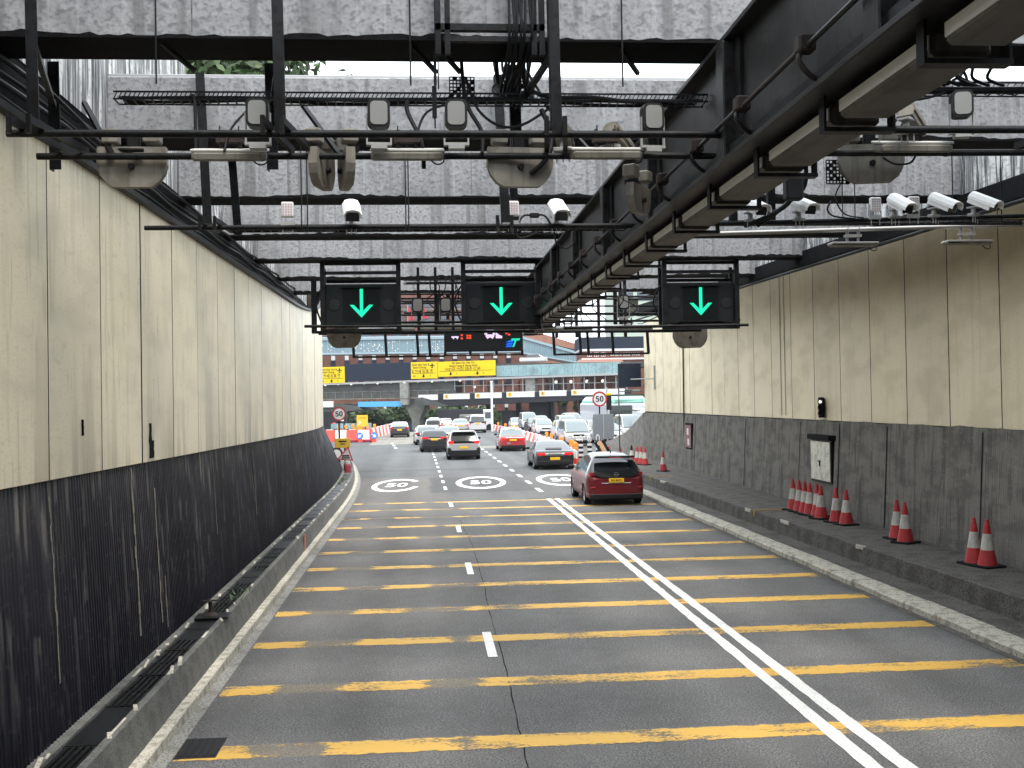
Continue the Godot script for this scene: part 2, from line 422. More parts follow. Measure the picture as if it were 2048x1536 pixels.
	mat("sign_disc", lin(0.014, 0.017, 0.017), 0.5)
	mat("dark_glass", lin(0.012, 0.014, 0.016), 0.06)
	mat("cone_red", lin(0.58, 0.035, 0.042), 0.55, 0.0, M.grubby_plastic.albedo_texture, 1.7); mat("cone_white", lin(0.68, 0.67, 0.64), 0.55, 0.0, M.grubby_plastic.albedo_texture, 1.3)
	mat("barrier_red", lin(0.6, 0.06, 0.04), 0.5); mat("barrier_white", lin(0.75, 0.74, 0.72), 0.5)
	mat("orange", lin(0.75, 0.25, 0.03), 0.5); mat("rubber", lin(0.012, 0.012, 0.013), 0.8)
	mat("sign_yellow", lin(0.62, 0.44, 0.015), 0.5); mat("sign_blue", lin(0.03, 0.16, 0.5), 0.5)
	mat("sign_red", lin(0.3, 0.018, 0.022), 0.5); mat("sign_white", lin(0.55, 0.55, 0.56), 0.5)
	mat("black_print", lin(0.012, 0.012, 0.012), 0.6); mat("board_grey", lin(0.15, 0.17, 0.19), 0.5)
	mat("work_orange", lin(0.75, 0.38, 0.02), 0.55)
	mat("plate_yellow", lin(0.7, 0.42, 0.02), 0.45)
	mat("alloy", lin(0.3, 0.3, 0.31), 0.35, 0.7)
	mat("chrome", lin(0.55, 0.55, 0.56), 0.15, 0.9)
	mat("car_black_trim", lin(0.01, 0.01, 0.011), 0.5)
	var cg := mat("car_glass", lin(0.012, 0.015, 0.017), 0.05); cg.metallic_specular = 0.9
	var cg2 := mat("car_glass_pale", lin(0.12, 0.15, 0.155), 0.06); cg2.metallic_specular = 0.9
	glow("tail_on", Color(1.0, 0.06, 0.09), 0.352); mat("tail_off", lin(0.3, 0.012, 0.02), 0.2)
	mat("lamp_clear", lin(0.6, 0.62, 0.63), 0.15)
	glow("arrow_green", Color(0.0, 1.0, 0.72), 0.269)
	glow("lit_white", Color(1.0, 0.97, 0.9), 0.320); glow("lit_yellow", Color(1.0, 0.82, 0.25), 0.256); glow("lit_amber", Color(1.0, 0.6, 0.05), 0.288)
	glow("led_white", Color(0.95, 0.85, 0.98), 0.243); glow("led_red", Color(1.0, 0.3, 0.15), 0.243); glow("led_blue", Color(0.0, 0.42, 1.0), 0.256); glow("led_teal", Color(0.05, 0.85, 0.7), 0.243)
	car_paint("white", lin(0.43, 0.435, 0.44)); car_paint("black", lin(0.012, 0.012, 0.014), 0.2); car_paint("pale_silver", lin(0.5, 0.51, 0.52), 0.4); car_paint("taxi_silver", lin(0.55, 0.55, 0.53), 0.2)
	for k in [["soot_left", 0.22], ["soot_right", 0.3], ["soot_black", 0.2], ["steel_dark", 0.32], ["girder_steel", 0.35], ["cable", 0.3], ["sign_black", 0.25], ["rubber", 0.25], ["dirty_concrete", 0.3], ["black_print", 0.25], ["car_black_trim", 0.35], ["sign_disc", 0.3], ["grubby_plastic", 0.35], ["light_case", 0.35], ["asphalt", 0.4]]: M[k[0]].metallic_specular = k[1]
	# the far buildings
	var brick_t := paint(512, 512, rgb(214, 214, 214), [[fbm, 0.4, 0.8, rgb(176, 170, 168), 0.6], [fine, 0.5, 0.8, rgb(180, 176, 174), 0.6], [pits, 0.6, 0.75, rgb(165, 160, 158), 0.4]])
	mat("brick_red", lin(0.25, 0.12, 0.09), 0.9, 0.0, texture(brick_t), 0.12)
	mat("glass_blue", lin(0.13, 0.2, 0.235), 0.2); mat("glass_roof", lin(0.22, 0.29, 0.33), 0.4)
	mat("panel_blue", lin(0.32, 0.5, 0.55), 0.45, 0.0, M.concrete.albedo_texture, 0.1)
	mat("band_blue", lin(0.09, 0.32, 0.6), 0.5); mat("navy", lin(0.018, 0.024, 0.038), 0.6)
	mat("shade_dark", lin(0.03, 0.03, 0.034), 0.8)
	mat("far_concrete", lin(0.26, 0.255, 0.24), 0.9, 0.0, M.concrete.albedo_texture, 0.15)
	mat("far_grey", lin(0.13, 0.13, 0.128), 0.9, 0.0, M.concrete.albedo_texture, 0.12)
	mat("box_white", lin(0.52, 0.53, 0.52), 0.5)
	mat("window_dark", lin(0.05, 0.06, 0.075), 0.15)
	for k in ["brick_red", "navy", "shade_dark", "far_concrete", "far_grey", "sign_yellow", "band_blue"]: M[k].metallic_specular = 0.2
	mat("leaf", lin(0.045, 0.085, 0.022), 0.6); M.leaf.backlight_enabled = true; M.leaf.backlight = Color(0.25, 0.32, 0.1); M.leaf.vertex_color_use_as_albedo = true
	mat("bark", lin(0.07, 0.055, 0.04), 0.9)
	mat("earth", lin(0.09, 0.085, 0.06), 0.95, 0.0, M.concrete.albedo_texture, 0.3)

func tunnel_mouth() -> void:
	# the tunnel that the road has just left, behind the camera
	var t := thing("tunnel", "dark tunnel mouth behind the camera", "tunnel", V(0, 0, 4.0))
	var mb := MB.new(); mb.bx(-3.9, -3.2, -0.2, 6.0, 0, 44); mb.bx(9.4, 10.1, -0.2, 6.0, 0, 44); part(t, "wall", mb, M.dirty_concrete)
	mb = MB.new(); mb.bx(-3.9, 10.1, 6.0, 8.2, 0, 44); part(t, "roof", mb, M.dirty_concrete)
	mb = MB.new(); mb.bx(-3.9, 10.1, -0.2, 8.2, 44, 44.6); part(t, "end_wall", mb, M.soot_black)

var blotch := FastNoiseLite.new()

func road_tint(x: float, d: float) -> Color:
	var base := 0.24
	var c := Color(1.0, 1.0, 0.99)
	if d > 47.5: base = 0.215; c = Color(0.97, 1.0, 1.02)
	elif x > 0.15 and x < 3.95 and d > 39.0 and d < 47.5: base = 0.175; c = Color(0.98, 1.0, 1.01)
	elif x < 0.2 and d > 38.0: base = 0.25; c = Color(1.05, 1.0, 0.95)
	elif x < 0.75 and d > 24.0: base = 0.248; c = Color(1.05, 1.0, 0.96)
	if d > 52.0 and d < 53.2: base *= 0.8
	# tyre tracks polished or blackened
	for lane in [-0.8, 2.35, 5.65]:
		for s in [-0.75, 0.75]:
			var k: float = (x - lane - s) / 0.33
			base *= 1.0 + 0.10 * exp(-k * k)
		var q: float = (x - lane) / 0.3
		base *= 1.0 - 0.12 * exp(-q * q)
	var n := blotch.get_noise_2d(x * 1.6, d * 0.7) * 0.16 + blotch.get_noise_2d(x * 6.0 + 50.0, d * 0.5) * 0.10
	base *= 1.0 + n
	if x < -2.15 or x > 6.95: base *= 0.82
	return Color(base * c.r, base * c.g, base * c.b)

func ground_and_road() -> void:
	blotch.seed = 12; blotch.frequency = 0.25; blotch.fractal_octaves = 3
	# the ground: one sheet to the horizon, dipping beyond the toll plaza
	var g := []
	var xs := [-600, -200, -60, -16, -4, 8, 14, 40, 90, 250, 600]
	for d in [-60, -10, 0, 60, 100, 125, 150, 200, 250, 300, 500, 1100]:
		var r := PackedVector3Array()
		for x in xs: r.push_back(V(x, land(d) - 0.03, -d))
		g.append(r)
	var mb := MB.new(); mb.sheet(g, true); struct_("ground", mb, M.ground)
	# the carriageway
	g = []; var vc := []
	var d := -46.0
	while d < 124.0:
		var r := PackedVector3Array(); var cr := []
		for k in 61:
			var x := -2.62 + 10.3 * k / 60.0
			if d > 33.0:
				x = lerpf(-2.62 + bend(minf(d, 61.0)) * 1.02 - maxf(0.0, d - 61.0) * 0.14, 7.68 + maxf(0.0, d - 50.0) * 0.18, k / 60.0)
			r.push_back(V(x, 0.0, -d)); cr.append(road_tint(x, d))
		g.append(r); vc.append(cr)
		d += 0.5
	mb = MB.new(); mb.sheet(g, true, [], 1, 1, vc); struct_("road", mb, M.asphalt, "grey asphalt road of three lanes leaving the tunnel")
	# pale concrete slabs of the plaza where the road opens out
	var pm := mat("slab", lin(0.3, 0.285, 0.25), 0.9, 0.0, M.concrete.albedo_texture, 0.3)
	for s in [[-4.4, 86.0, 3.0, 98.0], [-6.0, 99.0, 4.6, 108.0], [-8.0, 109.0, 3.2, 121.0], [3.0, 76.0, 7.2, 80.0]]:
		mb = MB.new(); mb.bx(s[0], s[2], -0.02, 0.006, -s[3], -s[1]); struct_("plaza_slab", mb, pm)
	# yellow bars across the lanes
	var y0 := 0.0045
	var ds := [10.2, 12.42, 14.74, 16.95, 19.15, 21.45, 23.78, 26.13, 28.5, 30.7, 33.0, 35.3]
	for i in ds.size():
		mb = MB.new()
		var lo := -2.32; var hi := 7.2
		var z0: float = -(ds[i] - 0.03); var z1: float = z0 - 0.42
		var fa := (i * 5 % 6) / 6.0 + 0.003
		var fb := fa + 0.16
		if i > 5: var fs := fa; fa = fb; fb = fs
		var off: float = [0.0, 0.02, -0.03, 0.045][i % 4]
		mb.quad(V(lo, y0, z0), V(hi, y0, z0), V(hi, y0, z1), V(lo, y0, z1), Vector2(0.01 + maxf(off, 0), fa), Vector2(0.985 + minf(off, 0), fa), Vector2(0.985 + minf(off, 0), fb), Vector2(0.01 + maxf(off, 0), fb))
		struct_("yellow_bar_marking", mb, M.yellow_paint)
	# white paint: dashes, the double line, roundels
	d = 7.15
	while d < 110.0:
		var x := 0.8 - maxf(0.0, d - 30.0) * 0.0085
		mb = MB.new(); white_strip(mb, x - 0.06, x + 0.06, d, d + 1.5, 0.0, -0.0085 if d > 30 else 0.0); struct_("lane_dash_marking", mb, M.white_paint)
		d += 6.67 if d < 38 else 3.4
	d = 38.6
	while d < 108.0:
		var x := 4.05 - maxf(0.0, d - 40.0) * 0.006
		mb = MB.new(); white_strip(mb, x - 0.08, x + 0.08, d, d + 1.7, 0.0, -0.006); struct_("lane_dash_marking", mb, M.white_paint)
		d += 3.9
	for s in [[-2.1, 78.5], [-2.35, 83.0], [-2.6, 87.5]]:
		mb = MB.new(); white_strip(mb, s[0] - 0.1, s[0] + 0.1, s[1], s[1] + 1.9, 0.0, -0.05); struct_("lane_dash_marking", mb, M.white_paint)
	for k in 2:
		mb = MB.new()
		white_strip(mb, 3.78 + k * 0.28 - 0.078, 3.78 + k * 0.28 + 0.078, 6.0, 35.8, 0.008, 0.0065)
		struct_("double_line_marking", mb, M.white_paint)
	for s in [[-1.15, 43.4, 0.95, true], [2.17, 43.9, 1.0, false], [5.45, 44.4, 1.0, false]]:
		mb = MB.new()
		var xf := Transform3D(Basis(V(1, 0, 0), V(0.04, 0, -1), V(0, 1, 0)), V(s[0], 0.0052, -s[1]))
		if s[3]: mb.ring(0.78, 1.0, 0.002, xf, 44, s[2], 3.3, 0.62, 5.95)
		else: mb.ring(0.78, 1.0, 0.002, xf, 48, s[2], 3.3)
		var o := struct_("speed_roundel_marking", mb, M.white_paint)
		letters(o, "numeral", "50", 0.86, M.white_paint, xf * Transform3D(Basis.from_scale(V(0.95, 3.1, 1)), V(0, 0, 0)), 0.002)
	# crack along the joint of the two middle lanes, and the dark patch by the gutter
	mb = MB.new()
	var seam := [Vector2(9.0, 0.83), Vector2(10.3, 0.86), Vector2(12.7, 0.91), Vector2(13.8, 0.92), Vector2(17.0, 0.93), Vector2(19.4, 0.98), Vector2(24.0, 1.01), Vector2(30.2, 0.9)]
	var p := 0.83; var zq := 9.0
	while zq < 30.0:
		var p2 := poly_at(seam, zq + 0.3) + rng.randf_range(-0.008, 0.008); var hw := rng.randf_range(0.003, 0.007)
		mb.quad(V(p - hw, 0.004, -zq), V(p + hw, 0.004, -zq), V(p2 + hw, 0.004, -zq - 0.3), V(p2 - hw, 0.004, -zq - 0.3))
		p = p2; zq += 0.3
	struct_("road_crack", mb, M.soot_black)
	for s in [[-2.33, -1.95, 10.25, 10.85], [-2.3, -1.85, 30.8, 31.6]]:
		mb = MB.new(); mb.bx(s[0], s[1], -0.01, 0.009, -s[3], -s[2], 0.004)
		var cv := thing("drain_cover", "dark iron drain cover in the left gutter %s" % ("at the bottom edge of the picture" if s[2] < 20 else "far along the kerb"), "drain cover", V(0, 0, 0))
		part(cv, "plate", mb, M.steel_dark)
		mb = MB.new()
		for k in 5: mb.bx(s[0] + 0.04 + k * 0.07, s[0] + 0.07 + k * 0.07, 0.008, 0.013, -s[3] + 0.05, -s[2] - 0.05)
		part(cv, "slot", mb, M.cable)

func white_strip(mb: MB, x0: float, x1: float, d0: float, d1: float, rough: float, lean: float) -> void:
	var d := d0
	var e0 := 0.0; var e1 := 0.0
	while d < d1 - 0.01:
		var st := minf(0.25, d1 - d)
		var f0 := rng.randf_range(-1, 1) * rough; var f1 := rng.randf_range(-1, 1) * rough
		var a := (d - d0) * lean; var b := (d + st - d0) * lean
		mb.quad(V(x0 + a + e0, 0.0062, -d), V(x1 + a + e1, 0.0062, -d), V(x1 + b + f1, 0.0062, -d - st), V(x0 + b + f0, 0.0062, -d - st))
		e0 = f0; e1 = f1; d += st

# a long strip that follows the left bend; offs(d) gives x, heights y; faces the road
func run_left(mb: MB, pts: Array, d0: float, d1: float, step: float, su := 0.125) -> void:
	# pts: [x offset from the bending gutter line, y], listed from the road outwards and upwards
	var g := []; var d := d0
	while true:
		var r := PackedVector3Array()
		for p in pts: r.push_back(V(p.x + bend(d), p.y, -d))
		g.append(r)
		if d >= d1: break
		d = minf(d + step, d1)
	for j in pts.size() - 1:
		for i in g.size() - 1:
			mb.quad(g[i][j], g[i + 1][j], g[i + 1][j + 1], g[i][j + 1], Vector2(i * step * su, 1), Vector2((i + 1) * step * su, 1), Vector2((i + 1) * step * su, 0), Vector2(i * step * su, 0))

func left_side() -> void:
	# gutter strip and the low parapet with its drain channel
	var mb := MB.new(); run_left(mb, [Vector2(-2.34, 0.005), Vector2(-2.52, 0.012)], -4.0, 61.0, 1.0); struct_("gutter", mb, M.concrete)
	mb = MB.new(); run_left(mb, [Vector2(-2.56, 0.0), Vector2(-2.62, 0.46), Vector2(-2.64, 0.475), Vector2(-2.68, 0.475), Vector2(-2.68, 0.40), Vector2(-2.98, 0.40), Vector2(-2.98, 0.47), Vector2(-3.2, 0.47)], -4.0, 61.0, 1.0)
	struct_("footway", mb, M.drain_concrete, "low concrete parapet with a drain along its top")
	# pale kerb stones
	var kb := thing("kerb_run", "pale kerb of worn stones along the left gutter", "kerb"); kb.set_meta("kind", "structure")
	var km := []
	for k in 3:
		mb = MB.new(); mb.box(T(0, 0, 0), V(0.12, 0.26, 0.988 - 0.004 * k), 0.014); km.append(mb.mesh())
	var d := -3.0
	while d < 60.0:
		var e := bend(d + 1.0) - bend(d)
		same(kb, "kerb_stone", km[int(d) % 3 if d >= 0 else 0], M.kerb_pale, T(-2.53 + (bend(d) + bend(d + 1.0)) / 2, -0.005 + 0.004 * sin(d * 3.1), -d - 0.5, e + 0.004 * sin(d * 7.0)))
		d += 1.0
	# iron gratings in the channel
	var dr := thing("drain_channel", "black iron gratings along the top of the left parapet", "drain")
	var gm := MB.new()
	for k in 5: gm.bx(-0.13 + k * 0.058, -0.10 + k * 0.058, -0.02, 0.0, -0.56, 0.0)
	for k in 2: gm.bx(-0.145, 0.145, -0.024, -0.004, -0.57 + k * 0.545, -0.545 + k * 0.545)
	var pm := MB.new(); pm.bx(-0.145, 0.145, -0.02, 0.0, -0.57, 0.0, 0.004)
	var gmesh := gm.mesh(); var pmesh := pm.mesh()
	d = 0.0; var k2 := 0
	while d < 44.0:
		var plate := (k2 % 7) in [2, 3] or d > 27.0
		same(dr, "grating" if not plate else "cover_plate", pmesh if plate else gmesh, M.steel_dark, T(-2.83 + bend(d), 0.452 + 0.004 * sin(d * 5), -d, (bend(d + 0.6) - bend(d)) / 0.6))
		d += 0.58; k2 += 1
	# crumbling mortar edges along the channel
	mb = MB.new()
	for i in 90:
		var zd := rng.randf_range(7.5, 40.0); var sd := i % 2
		mb.box(T(-2.665 + bend(zd) if sd else -3.0 + bend(zd), 0.474, -zd, rng.randf() * 0.3), V(rng.randf_range(0.02, 0.05), rng.randf_range(0.008, 0.022), rng.randf_range(0.08, 0.45)), 0.006)
	tag(mb_thing("mortar_crumbs", mb, M.kerb_pale), "pale crumbled mortar along the edges of the left drain channel", "mortar", "", "stuff")
	# soot-black ribbed lower wall, leaning back
	var lw := thing("left_lower_wall", "black sooty ribbed concrete wall along the left of the road", "wall")
	mb = MB.new()
	var g := []; var uvs := []
	d = -4.0; var ph := 0
	while d < 47.0:
		var r := PackedVector3Array()
		var dep := 0.0 if ph % 4 < 2 else -0.013
		for q in 7:
			var t := q / 6.0
			var xb := -3.07 + bend(d); var xt := wall_x(d) - 0.02
			var top := 2.68 - 0.006 * d + 0.03 * sin(d * 2.3) * sin(d * 0.7) + rng.randf_range(-0.012, 0.012)
			r.push_back(V(lerpf(xb, xt, t) + dep, lerpf(0.46, top, t), -d))
		g.append(r)
		d += 0.019
		ph += 1
	for i in g.size() - 1:
		for q in 6:
			var u0: float = -g[i][0].z / 7.0; var u1: float = -g[i + 1][0].z / 7.0
			mb.quad(g[i][q], g[i + 1][q], g[i + 1][q + 1], g[i][q + 1], Vector2(u0, 1.0 - q / 6.0), Vector2(u1, 1.0 - q / 6.0), Vector2(u1, 1.0 - (q + 1) / 6.0), Vector2(u0, 1.0 - (q + 1) / 6.0))
	part(lw, "ribbed_face", mb, M.soot_left)
	mb = MB.new()
	for i in range(0, g.size() - 1, 6):
		var j := mini(i + 6, g.size() - 1)
		var a: Vector3 = g[i][6]; var b: Vector3 = g[j][6]
		mb.quad(a, b, b + V(-0.12, 0.006, 0), a + V(-0.12, 0.006, 0))
	part(lw, "ledge", mb, M.dirty_concrete)
	mb = MB.new()
	var e0: PackedVector3Array = g[-1]
	mb.quad(e0[0], e0[0] + V(-1.2, 0, 0.3), e0[6] + V(-0.9, 0, 0.3), e0[6])
	part(lw, "end_face", mb, M.dirty_concrete)
	# thin lime streaks that stand proud as crusts
	mb = MB.new()
	for s in [[12.15, 0.75, 2.5, 0.035], [13.1, 0.7, 2.2, 0.028], [9.55, 0.9, 2.45, 0.02], [13.35, 0.6, 1.1, 0.02], [16.7, 1.3, 2.3, 0.02], [20.5, 1.2, 2.4, 0.02]]:
		var y: float = s[1]
		while y < s[2]:
			var t0 := (y - 0.46) / 2.2; var t1 := (y + 0.12 - 0.46) / 2.2
			var j := rng.randf_range(-0.012, 0.012); var w: float = s[3] * rng.randf_range(0.6, 1.2)
			var x0 := lerpf(-3.07, wall_x(s[0]) - 0.02, t0) + 0.006; var x1 := lerpf(-3.07, wall_x(s[0]) - 0.02, t1) + 0.006
			mb.quad(V(x0, y, -s[0] + w + j), V(x0, y, -s[0] - w + j), V(x1, y + 0.125, -s[0] - w * 0.9 + j), V(x1, y + 0.125, -s[0] + w * 0.9 + j))
			y += 0.12
	part(lw, "lime_crust", mb, mat("lime", lin(0.3, 0.28, 0.23), 0.8, 0.0, M.concrete.albedo_texture, 3.0))
	# cream panels above, with open joints
	var uw := thing("left_upper_wall", "cream painted panel wall on the left above the black ribbed wall", "wall")
	mb = MB.new()
	d = -4.0
	var back := []
	while d < 60.0:
		back.append(PackedVector3Array([V(wall_x(d) - 0.035, 2.3, -d), V(wall_x(d) - 0.035, cornice_y(d) + 0.1, -d)]))
		d += 1.0
	for i in back.size() - 1: mb.quad(back[i][0], back[i + 1][0], back[i + 1][1], back[i][1])
	for i in back.size() - 1: mb.quad(back[i + 1][0] + V(-0.5, 0, 0), back[i][0] + V(-0.5, 0, 0), back[i][1] + V(-0.5, 0, 0), back[i + 1][1] + V(-0.5, 0, 0))
	part(uw, "backing", mb, M.soot_black)
	d = -4.22; var pi_ := 0
	while d < 58.0:
		var w := 1.53
		mb = MB.new()
		var n := 5
		var gp := []
		var bow := rng.randf_range(-0.004, 0.004)
		for i in n + 1:
			var dd := d + 0.014 + (w - 0.028) * i / n
			var r := PackedVector3Array()
			for q in 9: r.push_back(V(wall_x(dd) + bow, lerpf(2.66 - 0.006 * dd, cornice_y(dd), q / 8.0), -dd))
			gp.append(r)
		var u0 := pi_ * 0.217; var us := 0.19 / n
		var tone := rng.randf_range(0.9, 1.03)
		mb.col = Color(tone, tone, tone * rng.randf_range(0.97, 1.01))
		for i in n:
			for q in 8:
				mb.quad(gp[i][q], gp[i + 1][q], gp[i + 1][q + 1], gp[i][q + 1], Vector2(u0 + i * us, 1.0 - q / 8.0), Vector2(u0 + (i + 1) * us, 1.0 - q / 8.0), Vector2(u0 + (i + 1) * us, 0.875 - q / 8.0), Vector2(u0 + i * us, 0.875 - q / 8.0))
		part(uw, "panel", mb, M.cream_left)
		mb = MB.new()
		for i in [0, n]:
			for q in 8:
				var a: Vector3 = gp[i][q]; var b: Vector3 = gp[i][q + 1]; var o := V(-0.03, 0, 0)
				if i == 0: mb.quad(a + o, a, b, b + o)
				else: mb.quad(a, a + o, b + o, b)
		part(uw, "joint", mb, M.soot_black)
		d += w; pi_ += 1
	# ragged holes and dark damage low on the panels
	mb = MB.new()
	for s in [[12.95, 2.62, 3.02, 0.06], [13.05, 2.62, 2.82, 0.05], [8.4, 2.7, 3.2, 0.03], [10.45, 2.95, 3.1, 0.02]]:
		var poly := PackedVector2Array()
		for k in 7: poly.push_back(Vector2(s[3] * rng.randf_range(0.5, 1.1), lerpf(s[1], s[2], k / 6.0)))
		for k in 7: poly.push_back(Vector2(-s[3] * rng.randf_range(0.5, 1.1), lerpf(s[2], s[1], k / 6.0)))
		mb.prism(poly, 0.02, T(-3.148, 0, -s[0], PI / 2))
	part(uw, "broken_patch", mb, M.soot_black)
	# cornice trim and the dark recess above it, with cables running along
	var tr := thing("left_cable_ledge", "dark recessed ledge with cables along the top of the left cream wall", "ledge")
	mb = MB.new(); var cs := []; d = -4.0
	while d < 60.0:
		cs.append([V(wall_x(d), cornice_y(d) - 0.01, -d), V(wall_x(d) + 0.07, cornice_y(d), -d), V(wall_x(d) + 0.07, cornice_y(d) + 0.06, -d), V(wall_x(d) - 0.02, cornice_y(d) + 0.07, -d)])
		d += 1.0
	for i in cs.size() - 1:
		for q in 3: mb.quad(cs[i][q], cs[i + 1][q], cs[i + 1][q + 1], cs[i][q + 1])
	part(tr, "trim", mb, M.steel_dark)
	mb = MB.new(); d = -4.0
	while d < 31.0:
		var top0 := maxf(6.02, cornice_y(d) + 0.02); var top1 := maxf(6.02, cornice_y(d + 1.0) + 0.02)
		mb.quad(V(wall_x(d) - 0.09, cornice_y(d), -d), V(wall_x(d + 1.0) - 0.09, cornice_y(d + 1.0), -d - 1.0), V(wall_x(d + 1.0) - 0.04, top1, -d - 1.0), V(wall_x(d) - 0.04, top0, -d))
		d += 1.0
	part(tr, "recess_face", mb, M.soot_black)
	for k in 4:
		mb = MB.new(); var pts := []; d = -3.0
		while d < 29.0:
			pts.append(V(wall_x(d) + 0.0 + 0.03 * (k % 2), cornice_y(d) + 0.13 + k * 0.085 + 0.02 * sin(d * 2.0 + k), -d)); d += 1.0
		mb.tube(pts, 0.016 + 0.006 * (k % 2), 6); part(tr, "cable", mb, M.cable)
	# streaked concrete above, carrying the cross beams
	var up := thing("left_trough_wall", "streaked pale concrete upper wall on the left between the cross beams", "wall")
	mb = MB.new(); d = -4.0
	while d < 31.0:
		var t0 := 8.0 if d < 15.2 else 6.62; var t1 := 8.0 if d + 0.6 < 15.2 else 6.62
		var u := d / 5.0; var u2 := (d + 0.6) / 5.0
		mb.quad(V(wall_x(d) - 0.03, 6.0, -d), V(wall_x(d + 0.6) - 0.03, 6.0, -d - 0.6), V(wall_x(d + 0.6) - 0.03, t1, -d - 0.6), V(wall_x(d) - 0.03, t0, -d), Vector2(u, 1), Vector2(u2, 1), Vector2(u2, 0.2), Vector2(u, 0.2))
		mb.quad(V(wall_x(d) - 0.03, t0, -d), V(wall_x(d + 0.6) - 0.03, t1, -d - 0.6), V(wall_x(d + 0.6) - 0.5, t1, -d - 0.6), V(wall_x(d) - 0.5, t0, -d))
		d += 0.6
	part(up, "face", mb, M.streaked)
	# earth behind the wall
	mb = MB.new(); d = -6.0
	var eg := []
	while d < 62.0:
		eg.append(PackedVector3Array([V(wall_x(d) - 0.52, 5.3 if d < 45.0 else 3.0, -d), V(wall_x(d) - 8.0, 5.6, -d), V(-60, 7.0, -d)])); d += 4.0
	mb.sheet(eg); struct_("embankment", mb, M.earth)

func mb_thing(called: String, mb: MB, m: Material) -> MeshInstance3D:
	return part(self, numbered(called), mb, m)

func right_side() -> void:
	# low shelf behind the kerb, then the raised footway
	var mb := MB.new()
	for s in [[7.02, -4.0, 24.0], [7.02, 24.0, 53.0]]:
		mb.quad(V(6.98, 0.005, -s[1]), V(7.14, 0.011, -s[1]), V(7.14, 0.011, -s[2]), V(6.98, 0.005, -s[2]))
	struct_("gutter", mb, M.dirty_concrete)
	mb = MB.new(); var d := -4.0
	while d < 54.0:
		var e := d + 2.0
		var p := [[7.42, -0.05], [7.46, 0.09], [7.94, 0.10], [7.95, 0.12], [7.95, 0.43], [7.97, 0.45], [8.25, 0.455]]
		for i in p.size() - 1:
			mb.quad(V(p[i + 1][0], p[i + 1][1], -e), V(p[i + 1][0], p[i + 1][1], -d), V(p[i][0], p[i][1], -d), V(p[i][0], p[i][1], -e))
		mb.quad(V(right_x(e) + 0.1, 0.46, -e), V(right_x(d) + 0.1, 0.46, -d), V(8.25, 0.455, -d), V(8.25, 0.455, -e))
		d += 2.0
	mb.quad(V(12, 0.455, -54), V(7.95, 0.455, -54), V(7.95, -0.1, -54), V(12, -0.1, -54))
	struct_("footway", mb, M.dirty_concrete, "dark raised footway along the right wall")
	var kb := thing("kerb_run", "pale flat kerb of worn stones along the right edge of the road", "kerb"); kb.set_meta("kind", "structure")
	var km := []
	for k in 3:
		mb = MB.new(); mb.box(T(0, 0, 0), V(0.4 - 0.01 * k, 0.24, 0.986), 0.03); km.append(mb.mesh())
	d = -3.0
	while d < 53.0:
		same(kb, "kerb_stone", km[absi(int(d)) % 3], M.kerb_pale, T(7.29 + 0.012 * sin(d * 2.3), -0.002 + 0.004 * sin(d * 5.1), -d - 0.5, 0.006 * sin(d * 4.0), 0, 0.0))
		d += 1.0
	# yellow tipped slab edges and pale chips on the footway edge
	for s in [[26.2, 0.9, "nearer"], [38.6, 1.2, "farther"]]:
		mb = MB.new(); mb.bx(7.935, 8.75, 0.30, 0.468, -s[0] - 0.13, -s[0] + 0.02, 0.01)
		tag(mb_thing("footway_step_edge", mb, mat("edge_yellow", lin(0.45, 0.25, 0.06), 0.8, 0.0, M.concrete.albedo_texture, 1.0)), "%s worn yellow painted edge across the right footway" % s[2], "painted edge", "painted edges of the footway")
	mb = MB.new()
	for s in [[24.0, 0.3], [26.8, 0.2], [36.5, 0.5], [19.7, 0.1]]:
		mb.box(T(7.95, 0.41, -s[0], rng.randf() * 0.2), V(0.03, 0.09, 0.25 + s[1]), 0.012)
	tag(mb_thing("broken_edge", mb, M.kerb_pale), "pale broken chips along the edge of the right footway", "rubble", "", "stuff")
	# lower wall: ribbed grey, with a flat cap line
	var lw := thing("right_lower_wall", "dark grey ribbed concrete wall along the right footway", "wall")
	mb = MB.new(); var g := []; d = 4.0; var ph := 0
	while d < 53.2:
		var r := PackedVector3Array(); var dep := 0.0 if ph % 4 < 2 else 0.014
		var top := 2.66 - 0.002 * d + 0.02 * sin(d * 3.3) * sin(d * 0.9) + rng.randf_range(-0.008, 0.008)
		for q in 7: r.push_back(V(right_x(d) + dep + 0.12 * q / 6.0, lerpf(0.45, top, q / 6.0), -d))
		g.append(r); d += 0.019; ph += 1
	for i in g.size() - 1:
		for q in 6:
			var u0: float = -g[i][0].z / 6.0; var u1: float = -g[i + 1][0].z / 6.0
			mb.quad(g[i + 1][q], g[i][q], g[i][q + 1], g[i + 1][q + 1], Vector2(u1, 1.0 - q / 6.0), Vector2(u0, 1.0 - q / 6.0), Vector2(u0, 0.834 - q / 6.0), Vector2(u1, 0.834 - q / 6.0))
	part(lw, "ribbed_face", mb, M.soot_right)
	mb = MB.new()
	for i in range(0, g.size() - 1, 8):
		var j := mini(i + 8, g.size() - 1); var a: Vector3 = g[i][6]; var b: Vector3 = g[j][6]
		mb.quad(b, a, a + V(0.14, 0.006, 0), b + V(0.14, 0.006, 0))
	part(lw, "ledge", mb, M.dirty_concrete)
	# dark vertical joints of the lower wall
	for jd in [17.8, 22.0, 24.9, 27.9, 33.5, 41.0]:
		mb = MB.new(); mb.quad(V(right_x(jd) - 0.006, 0.47, -jd - 0.02), V(right_x(jd) - 0.006, 0.47, -jd + 0.02), V(right_x(jd) + 0.108, 2.55, -jd + 0.02), V(right_x(jd) + 0.108, 2.55, -jd - 0.02)); part(lw, "joint", mb, M.soot_black)
	# wing wall that runs down and away
	mb = MB.new()
